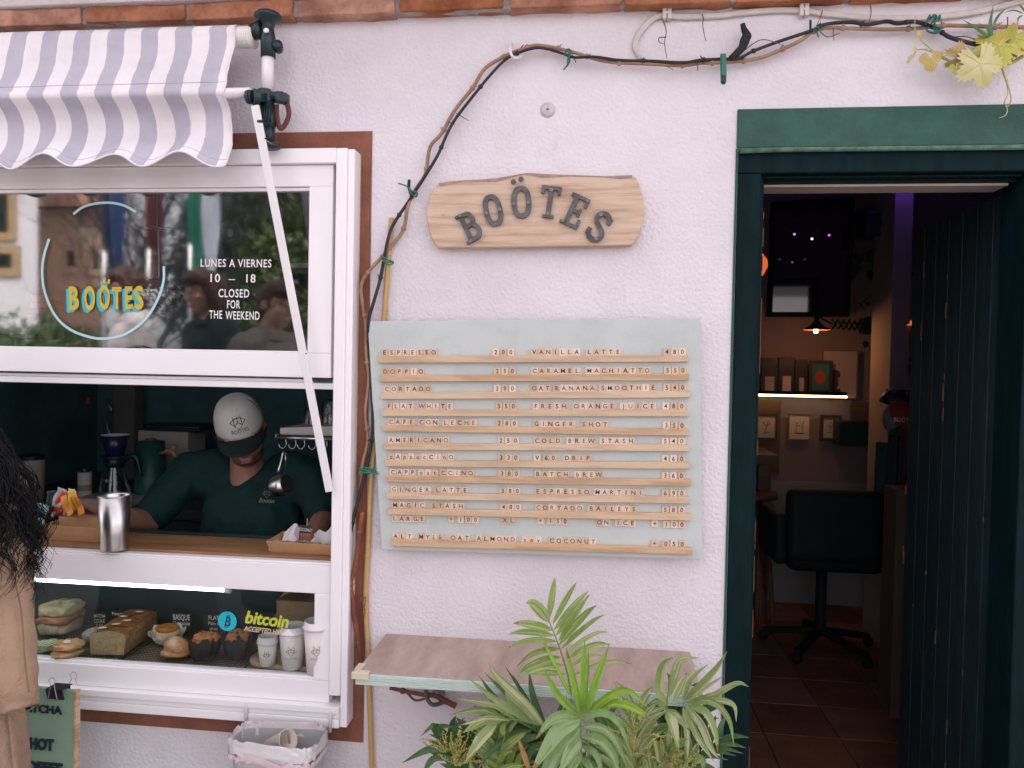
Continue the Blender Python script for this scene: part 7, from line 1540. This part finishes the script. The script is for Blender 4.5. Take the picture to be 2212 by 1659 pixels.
# a general standing figure; local x right, y back, z up, facing -y
def figure(label, x, y, rot, H, topm, legm, skinm, hairm, hairkind, arms, coat=False, group=None, top=True):
    t = thing('person', label, 'person', (x, y, GZ), group); k = H/1.70; Rz = Matrix.Rotation(rot, 4, 'Z'); O_ = Vector((x, y, GZ))
    def L_(a, b, c): return O_ + Rz @ (Vector((a, b, c))*k)
    hc_ = L_(0, -.03, 1.575); Mh_ = Rz @ Matrix.Rotation(math.radians(10), 4, 'X')
    m = MB(); head_mesh(m, hc_, Mh_, k); limb(m, [hc_+Mh_ @ Vector((0, .03, -.05))*k, L_(0, .01, 1.44), L_(0, .02, 1.36)], [.052*k, .056*k, .08*k])
    m.ball(L_(0, .0, 1.22), Vector((.16, .105, .2))*k, 20, 14, Rz); m.ball(L_(0, .0, .98), Vector((.155, .11, .16))*k, 20, 14, Rz); limb(m, [L_(-.17, .01, 1.37), L_(.17, .01, 1.37)], .05*k)
    for q in (-1, 1):
        limb(m, [L_(q*.09, 0, .92), L_(q*.095, -.01, .49), L_(q*.10, .02, .085)], [.085*k, .055*k, .036*k]); limb(m, [L_(q*.10, .02, .05), L_(q*.11, -.13, .035)], [.036*k, .028*k])
        e, w = arms[0 if q < 0 else 1]; sh_ = L_(q*.19, .01, 1.36); e_, w_ = (L_(*e), L_(*w)) if not isinstance(e, Vector) else (e, w); limb(m, [sh_, e_], [.045*k, .036*k]); limb(m, [e_, w_], [.040*k, .026*k]); hand(m, w_, (w_-e_) if not isinstance(e, Vector) else (tuck-w_), Rz @ Vector((-q*.8, .2, -.4)), k, .45, 1)
    m.build('body', skinm, t, remesh=.009, smooth_iter=2); face_parts(t, hc_, Mh_, k)
    if top:
        ck = MB(); ck.grid(lambda u, v: L_(math.cos(u*6.283)*(.066+.035*v), .018+math.sin(u*6.283)*(.062+.035*v), 1.445-.035*v+.02*math.sin(u*6.283)), 28, 4); ck.build('collar', topm, t, smooth=True, solid=.008)
        m = MB(); m.ball(L_(0, .0, 1.2), Vector((.19, .135, .22))*k, 22, 14, Rz); m.ball(L_(0, .005, .96), Vector((.19 if not coat else .215, .145 if not coat else .17, .2 if not coat else .26))*k, 22, 14, Rz); limb(m, [L_(-.18, .01, 1.365), L_(0, .02, 1.40), L_(.18, .01, 1.365)], [.066*k, .07*k, .066*k])
        if coat: m.ball(L_(0, .0, .74), Vector((.23, .18, .22))*k, 22, 14, Rz)
        for q in (-1, 1):
            e, w = arms[0 if q < 0 else 1]; sh_ = L_(q*.19, .01, 1.36); e_, w_ = L_(*e), L_(*w); limb(m, [sh_, e_, e_.lerp(w_, .86)], [.068*k, .060*k, .048*k])
        tp = m.build('jacket' if coat else 'top', topm, t, remesh=.011, smooth_iter=3); d_ = tp.modifiers.new('folds', 'DISPLACE'); d_.texture = txw; d_.strength = .02; d_.texture_coords = 'LOCAL'; d_ = tp.modifiers.new('creases', 'DISPLACE'); d_.texture = txc; d_.strength = .016; d_.texture_coords = 'LOCAL'
    m = MB()
    for q in (-1, 1): limb(m, [L_(q*.09, 0, .92), L_(q*.095, -.01, .49), L_(q*.10, .02, .10)], [.10*k, .075*k, .062*k])
    m.ball(L_(0, 0, .93), Vector((.175, .13, .12))*k, 18, 12, Rz); m.build('trousers', legm, t, remesh=.014, smooth_iter=2)
    m = MB()
    for q in (-1, 1): limb(m, [L_(q*.10, .03, .045), L_(q*.11, -.13, .035)], [.048*k, .040*k])
    m.build('shoes', BLACK, t, remesh=.01)
    m = MB(); m.ball(hc_+Mh_ @ Vector((0, .030, .035))*k, Vector((.086, .098, .090))*k, 20, 14, Mh_); m.ball(hc_+Mh_ @ Vector((0, .062, -.05))*k, Vector((.076, .05, .10 if hairkind else .05))*k, 18, 12, Mh_)
    m.ball(hc_+Mh_ @ Vector((0, -.012, .082))*k, Vector((.080, .092, .055))*k, 20, 12, Mh_)
    if hairkind:
        for q in (-1, 1): limb(m, [hc_+Mh_ @ Vector((q*.07, -.02, .07))*k, hc_+Mh_ @ Vector((q*.088, .0, -.02))*k, hc_+Mh_ @ Vector((q*.085, .01, -.15))*k], [.03*k, .034*k, .022*k])
    hair = m.build('hair', hairm, t, remesh=.008, smooth_iter=1); d_ = hair.modifiers.new('locks', 'DISPLACE'); d_.texture = txh; d_.strength = .02; d_.texture_coords = 'LOCAL'
    return t, hc_, Mh_, L_, hair
HAIRB = mat('black_curly_hair', (.009, .009, .010), .45, .5, 60); HAIRR = mat('auburn_hair', (.06, .022, .012), .55, .3, 60)
TANJ = mat('tan_cotton_jacket', (.37, .245, .165), .9, 0, 6, col2=(.30, .195, .13), bump=.5, bs=90, bump2=.9, bs2=16, dist=.010)
JEAN = mat('dark_denim', (.02, .028, .045), .85, .2, 20)
CY_ = -.47; cxp = P(-182, 1100, CY_).x; tuck = P(-60, 1560, CY_)
cu, chc, cMh, cL, chair_ = figure('person with long black curly hair in tan jacket waiting at the hatch', cxp, CY_, math.radians(215), 1.555, TANJ, JEAN, SKIN2, HAIRB, 1, ((P(12, 1335, CY_+.04), P(28, 1450, CY_)), (P(-275, 1335, CY_-.08), P(-240, 1450, CY_-.10))), coat=True, top=False)
random.seed(11)
ctrh = chc + Vector((0, .0, .02)); HBK = mat('black_curl', (.0035, .0038, .0045), .6, .3, 60, spec=.25)
def curls(n, per, name, seed, r0, loose=1.0):
    random.seed(seed); m = MB()
    for i in range(n):
        a0 = U(0, 6.283); th0 = math.acos(U(-.15, 1.0)); Ln0 = U(.30, .46); sp0 = U(.02, .15); ph0 = U(0, 6.28); cr0 = U(.009, .021); fq0 = U(42, 74); dr = 1 if rnd() < .5 else -1
        for q in range(per):
            a = a0+U(-.07, .07)*loose; th = th0+U(-.08, .08); Ln = Ln0*U(.88, 1.06); sp_ = sp0+U(-.010, .010)*loose; ph = ph0+U(-.35, .35)*loose; cr = cr0*U(.7, 1.15); fq = fq0*U(.97, 1.03); rad = U(.100, .124); k = 34; pts = []
            arc = max(.02, 1.75-th)*.11; tot = arc+Ln
            for j in range(k+1):
                s_ = tot*j/k
                if s_ < arc: t_ = th+s_/.11; hz_ = math.sin(t_)*rad; zz_ = math.cos(t_)*(rad+.01)
                else: q_ = s_-arc; t_ = 1.75; hz_ = math.sin(t_)*rad+sp_*math.sin(min(1, q_/.34)*1.5708); zz_ = math.cos(t_)*(rad+.01)-q_
                w = cr*min(1, .12+s_*2.6); pts.append(ctrh+Vector((math.cos(a)*hz_+math.cos(ph+dr*s_*fq)*w, math.sin(a)*hz_*.9+math.sin(ph+dr*s_*fq)*w, zz_+.35*w*math.sin(ph*2+s_*fq))))
            m.tube(pts, [r0, r0*.9, r0*.4], 4, cap=False)
    m.build(name, HBK, chair_, smooth=True)
curls(260, 10, 'curls', 11, .0013)
curls(110, 1, 'stray_curls', 12, .0008, 2.0)
m = MB(); m.ball(ctrh+Vector((0, .0, -.02)), (.098, .098, .125), 22, 16, None, .15, 8); m.ball(ctrh+Vector((0, .0, -.19)), (.145, .13, .17), 22, 16, None, .3, 8); m.build('hair_mass', HBK, chair_, smooth=True)
STI = mat('jacket_stitching', (.20, .115, .065), .9, .1)
# the jacket: body, two sleeves with cuffs, collar, pocket, seams
def cpt(px, py, dY=0.0): return P(px, py, CY_+dY)
def jnoise(a, z, k): return .016*noise.noise(Vector((math.cos(a)*4.5+k, math.sin(a)*4.5, z*2.2)))+.006*noise.noise(Vector((math.cos(a)*9+k, math.sin(a)*9, z*7)))
jc = cL(0, 0, 1.0); jc.x += .038
def jbody(u, v):
    a = 6.283*u; z = 1.28-.71*v; t = v
    rx = .135+.062*t if t > .12 else .07+.065*(t/.12)**.6; ry = .12+.055*t if t > .12 else .06+.06*(t/.12)**.6
    n_ = jnoise(a, z, 1.0)*(1 if t > .1 else .3)
    return Vector((jc.x+math.cos(a)*(rx+n_), jc.y+math.sin(a)*(ry+n_), z))
m = MB(); m.grid(jbody, 72, 60); jk = m.build('jacket', TANJ, cu, smooth=True, solid=.006)
def sleeve(name, pts, radii, par, kk):
    pp_ = catmull(pts, 8); n = len(pp_); m = MB(); t_ = (pp_[-1]-pp_[0]).normalized(); ax, ay = frame_for(t_); vs = []
    for i, p in enumerate(pp_):
        t = i/(n-1)*(len(radii)-1); j = min(len(radii)-2, int(t)); r = radii[j]*(1-(t-j))+radii[j+1]*(t-j)
        for q in range(40):
            a = 6.283*q/40; rr_ = r*(1+.10*noise.noise(Vector((math.cos(a)*1.5+kk, math.sin(a)*1.5, i*.28)))+.05*math.sin(i*.9+a*2+kk)*max(0, math.cos(a+kk)))
            vs.append(p+(ax*math.cos(a)+ay*math.sin(a))*rr_)
    m.add(vs, [(i*40+q, i*40+(q+1) % 40, (i+1)*40+(q+1) % 40, (i+1)*40+q) for i in range(n-1) for q in range(40)])
    return m.build(name, TANJ, par, smooth=True, solid=.005)
sv = sleeve('sleeve', [cpt(-40, 1020, .09), cpt(-18, 1090, .08), cpt(-8, 1200, .06), cpt(8, 1310, .04), cpt(22, 1420, .0), cpt(33, 1480, -.02), cpt(38, 1533, -.02)], [.055, .070, .066, .057, .048, .041, .0395], cu, 1.0)
for yq in (1486, 1524):
    m = MB(); cq = cpt(33+(yq-1480)*.1, yq, -.02); m.tube([cq+Vector((math.cos(6.283*i/32)*.0405, math.sin(6.283*i/32)*.0405, .002*math.sin(i))) for i in range(33)], .0012, 5); m.build('cuff_seam', STI, sv)
sleeve('sleeve', [cpt(-275, 1030, -.08), cpt(-285, 1180, -.08), cpt(-280, 1310, -.08), cpt(-260, 1420, -.09), cpt(-235, 1500, -.11)], [.052, .05, .044, .038], cu, 7.0)
m = MB(); co = cL(0, .02, 1.40); co.z = 1.26; m.grid(lambda u, v: co + Vector((math.cos(u*6.283)*(.070+.045*v*v), math.sin(u*6.283)*(.065+.045*v*v), .075*(1-v)-.02*v)), 36, 6); m.build('collar', TANJ, cu, smooth=True, solid=.006)
STI_ = mat('jacket_stitching', (.20, .115, .065), .9, .1)
m = MB(); pa_ = [jbody(u, .70+.0*u) for u in (.70, .73, .76, .79, .82, .85)]
pk = [jbody(.70+.13*i/10, .62+.02*math.sin(i)) for i in range(11)]
m.tube([p+(p-Vector((jc.x, jc.y, p.z))).normalized()*.004 for p in pk], .0022, 5)
m.tube([p+(p-Vector((jc.x, jc.y, p.z))).normalized()*.004 for p in [jbody(.70, .62+.012*i) for i in range(12)]], .0020, 5); m.build('pocket_seam', STI, jk)
m = MB(); m.tube([jbody(.80, .14+.86*i/40)+Vector((.002, -.006, 0)) for i in range(41)], .0022, 5); m.build('front_seam', STI, jk)
m = MB(); m.tube(catmull([cpt(14, 1180, .03), cpt(44, 1310, .005), cpt(53, 1420, -.03), cpt(62, 1495, -.06)], 6), .0018, 5); m.build('sleeve_seam', STI, sv)
# passers-by mirrored in the upper pane
GREYT = mat('pale_tan_coat', (.20, .165, .145), .85, .15, 10, bump=.5, bs=30); WHTOP = mat('off_white_top', (.62, .56, .54), .85, .06, 10, bump=.4, bs=30); DKTOP = mat('dark_hoodie', (.010, .016, .020), .85, .2)
ARM = (((-.25, .0, 1.10), (-.20, -.14, .95)), ((.25, .0, 1.10), (.20, -.14, .95)))
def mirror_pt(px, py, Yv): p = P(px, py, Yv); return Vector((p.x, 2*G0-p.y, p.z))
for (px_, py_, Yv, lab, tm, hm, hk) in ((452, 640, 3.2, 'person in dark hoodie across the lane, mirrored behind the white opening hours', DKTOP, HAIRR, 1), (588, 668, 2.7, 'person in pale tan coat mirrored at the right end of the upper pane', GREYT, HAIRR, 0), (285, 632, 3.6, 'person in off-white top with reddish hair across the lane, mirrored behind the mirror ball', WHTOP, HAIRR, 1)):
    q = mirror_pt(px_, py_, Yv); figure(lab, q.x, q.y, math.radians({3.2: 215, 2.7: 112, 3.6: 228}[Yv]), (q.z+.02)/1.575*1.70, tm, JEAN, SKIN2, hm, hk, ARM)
# ---------------------------------------------------------------- the far side of the lane, seen only in the panes
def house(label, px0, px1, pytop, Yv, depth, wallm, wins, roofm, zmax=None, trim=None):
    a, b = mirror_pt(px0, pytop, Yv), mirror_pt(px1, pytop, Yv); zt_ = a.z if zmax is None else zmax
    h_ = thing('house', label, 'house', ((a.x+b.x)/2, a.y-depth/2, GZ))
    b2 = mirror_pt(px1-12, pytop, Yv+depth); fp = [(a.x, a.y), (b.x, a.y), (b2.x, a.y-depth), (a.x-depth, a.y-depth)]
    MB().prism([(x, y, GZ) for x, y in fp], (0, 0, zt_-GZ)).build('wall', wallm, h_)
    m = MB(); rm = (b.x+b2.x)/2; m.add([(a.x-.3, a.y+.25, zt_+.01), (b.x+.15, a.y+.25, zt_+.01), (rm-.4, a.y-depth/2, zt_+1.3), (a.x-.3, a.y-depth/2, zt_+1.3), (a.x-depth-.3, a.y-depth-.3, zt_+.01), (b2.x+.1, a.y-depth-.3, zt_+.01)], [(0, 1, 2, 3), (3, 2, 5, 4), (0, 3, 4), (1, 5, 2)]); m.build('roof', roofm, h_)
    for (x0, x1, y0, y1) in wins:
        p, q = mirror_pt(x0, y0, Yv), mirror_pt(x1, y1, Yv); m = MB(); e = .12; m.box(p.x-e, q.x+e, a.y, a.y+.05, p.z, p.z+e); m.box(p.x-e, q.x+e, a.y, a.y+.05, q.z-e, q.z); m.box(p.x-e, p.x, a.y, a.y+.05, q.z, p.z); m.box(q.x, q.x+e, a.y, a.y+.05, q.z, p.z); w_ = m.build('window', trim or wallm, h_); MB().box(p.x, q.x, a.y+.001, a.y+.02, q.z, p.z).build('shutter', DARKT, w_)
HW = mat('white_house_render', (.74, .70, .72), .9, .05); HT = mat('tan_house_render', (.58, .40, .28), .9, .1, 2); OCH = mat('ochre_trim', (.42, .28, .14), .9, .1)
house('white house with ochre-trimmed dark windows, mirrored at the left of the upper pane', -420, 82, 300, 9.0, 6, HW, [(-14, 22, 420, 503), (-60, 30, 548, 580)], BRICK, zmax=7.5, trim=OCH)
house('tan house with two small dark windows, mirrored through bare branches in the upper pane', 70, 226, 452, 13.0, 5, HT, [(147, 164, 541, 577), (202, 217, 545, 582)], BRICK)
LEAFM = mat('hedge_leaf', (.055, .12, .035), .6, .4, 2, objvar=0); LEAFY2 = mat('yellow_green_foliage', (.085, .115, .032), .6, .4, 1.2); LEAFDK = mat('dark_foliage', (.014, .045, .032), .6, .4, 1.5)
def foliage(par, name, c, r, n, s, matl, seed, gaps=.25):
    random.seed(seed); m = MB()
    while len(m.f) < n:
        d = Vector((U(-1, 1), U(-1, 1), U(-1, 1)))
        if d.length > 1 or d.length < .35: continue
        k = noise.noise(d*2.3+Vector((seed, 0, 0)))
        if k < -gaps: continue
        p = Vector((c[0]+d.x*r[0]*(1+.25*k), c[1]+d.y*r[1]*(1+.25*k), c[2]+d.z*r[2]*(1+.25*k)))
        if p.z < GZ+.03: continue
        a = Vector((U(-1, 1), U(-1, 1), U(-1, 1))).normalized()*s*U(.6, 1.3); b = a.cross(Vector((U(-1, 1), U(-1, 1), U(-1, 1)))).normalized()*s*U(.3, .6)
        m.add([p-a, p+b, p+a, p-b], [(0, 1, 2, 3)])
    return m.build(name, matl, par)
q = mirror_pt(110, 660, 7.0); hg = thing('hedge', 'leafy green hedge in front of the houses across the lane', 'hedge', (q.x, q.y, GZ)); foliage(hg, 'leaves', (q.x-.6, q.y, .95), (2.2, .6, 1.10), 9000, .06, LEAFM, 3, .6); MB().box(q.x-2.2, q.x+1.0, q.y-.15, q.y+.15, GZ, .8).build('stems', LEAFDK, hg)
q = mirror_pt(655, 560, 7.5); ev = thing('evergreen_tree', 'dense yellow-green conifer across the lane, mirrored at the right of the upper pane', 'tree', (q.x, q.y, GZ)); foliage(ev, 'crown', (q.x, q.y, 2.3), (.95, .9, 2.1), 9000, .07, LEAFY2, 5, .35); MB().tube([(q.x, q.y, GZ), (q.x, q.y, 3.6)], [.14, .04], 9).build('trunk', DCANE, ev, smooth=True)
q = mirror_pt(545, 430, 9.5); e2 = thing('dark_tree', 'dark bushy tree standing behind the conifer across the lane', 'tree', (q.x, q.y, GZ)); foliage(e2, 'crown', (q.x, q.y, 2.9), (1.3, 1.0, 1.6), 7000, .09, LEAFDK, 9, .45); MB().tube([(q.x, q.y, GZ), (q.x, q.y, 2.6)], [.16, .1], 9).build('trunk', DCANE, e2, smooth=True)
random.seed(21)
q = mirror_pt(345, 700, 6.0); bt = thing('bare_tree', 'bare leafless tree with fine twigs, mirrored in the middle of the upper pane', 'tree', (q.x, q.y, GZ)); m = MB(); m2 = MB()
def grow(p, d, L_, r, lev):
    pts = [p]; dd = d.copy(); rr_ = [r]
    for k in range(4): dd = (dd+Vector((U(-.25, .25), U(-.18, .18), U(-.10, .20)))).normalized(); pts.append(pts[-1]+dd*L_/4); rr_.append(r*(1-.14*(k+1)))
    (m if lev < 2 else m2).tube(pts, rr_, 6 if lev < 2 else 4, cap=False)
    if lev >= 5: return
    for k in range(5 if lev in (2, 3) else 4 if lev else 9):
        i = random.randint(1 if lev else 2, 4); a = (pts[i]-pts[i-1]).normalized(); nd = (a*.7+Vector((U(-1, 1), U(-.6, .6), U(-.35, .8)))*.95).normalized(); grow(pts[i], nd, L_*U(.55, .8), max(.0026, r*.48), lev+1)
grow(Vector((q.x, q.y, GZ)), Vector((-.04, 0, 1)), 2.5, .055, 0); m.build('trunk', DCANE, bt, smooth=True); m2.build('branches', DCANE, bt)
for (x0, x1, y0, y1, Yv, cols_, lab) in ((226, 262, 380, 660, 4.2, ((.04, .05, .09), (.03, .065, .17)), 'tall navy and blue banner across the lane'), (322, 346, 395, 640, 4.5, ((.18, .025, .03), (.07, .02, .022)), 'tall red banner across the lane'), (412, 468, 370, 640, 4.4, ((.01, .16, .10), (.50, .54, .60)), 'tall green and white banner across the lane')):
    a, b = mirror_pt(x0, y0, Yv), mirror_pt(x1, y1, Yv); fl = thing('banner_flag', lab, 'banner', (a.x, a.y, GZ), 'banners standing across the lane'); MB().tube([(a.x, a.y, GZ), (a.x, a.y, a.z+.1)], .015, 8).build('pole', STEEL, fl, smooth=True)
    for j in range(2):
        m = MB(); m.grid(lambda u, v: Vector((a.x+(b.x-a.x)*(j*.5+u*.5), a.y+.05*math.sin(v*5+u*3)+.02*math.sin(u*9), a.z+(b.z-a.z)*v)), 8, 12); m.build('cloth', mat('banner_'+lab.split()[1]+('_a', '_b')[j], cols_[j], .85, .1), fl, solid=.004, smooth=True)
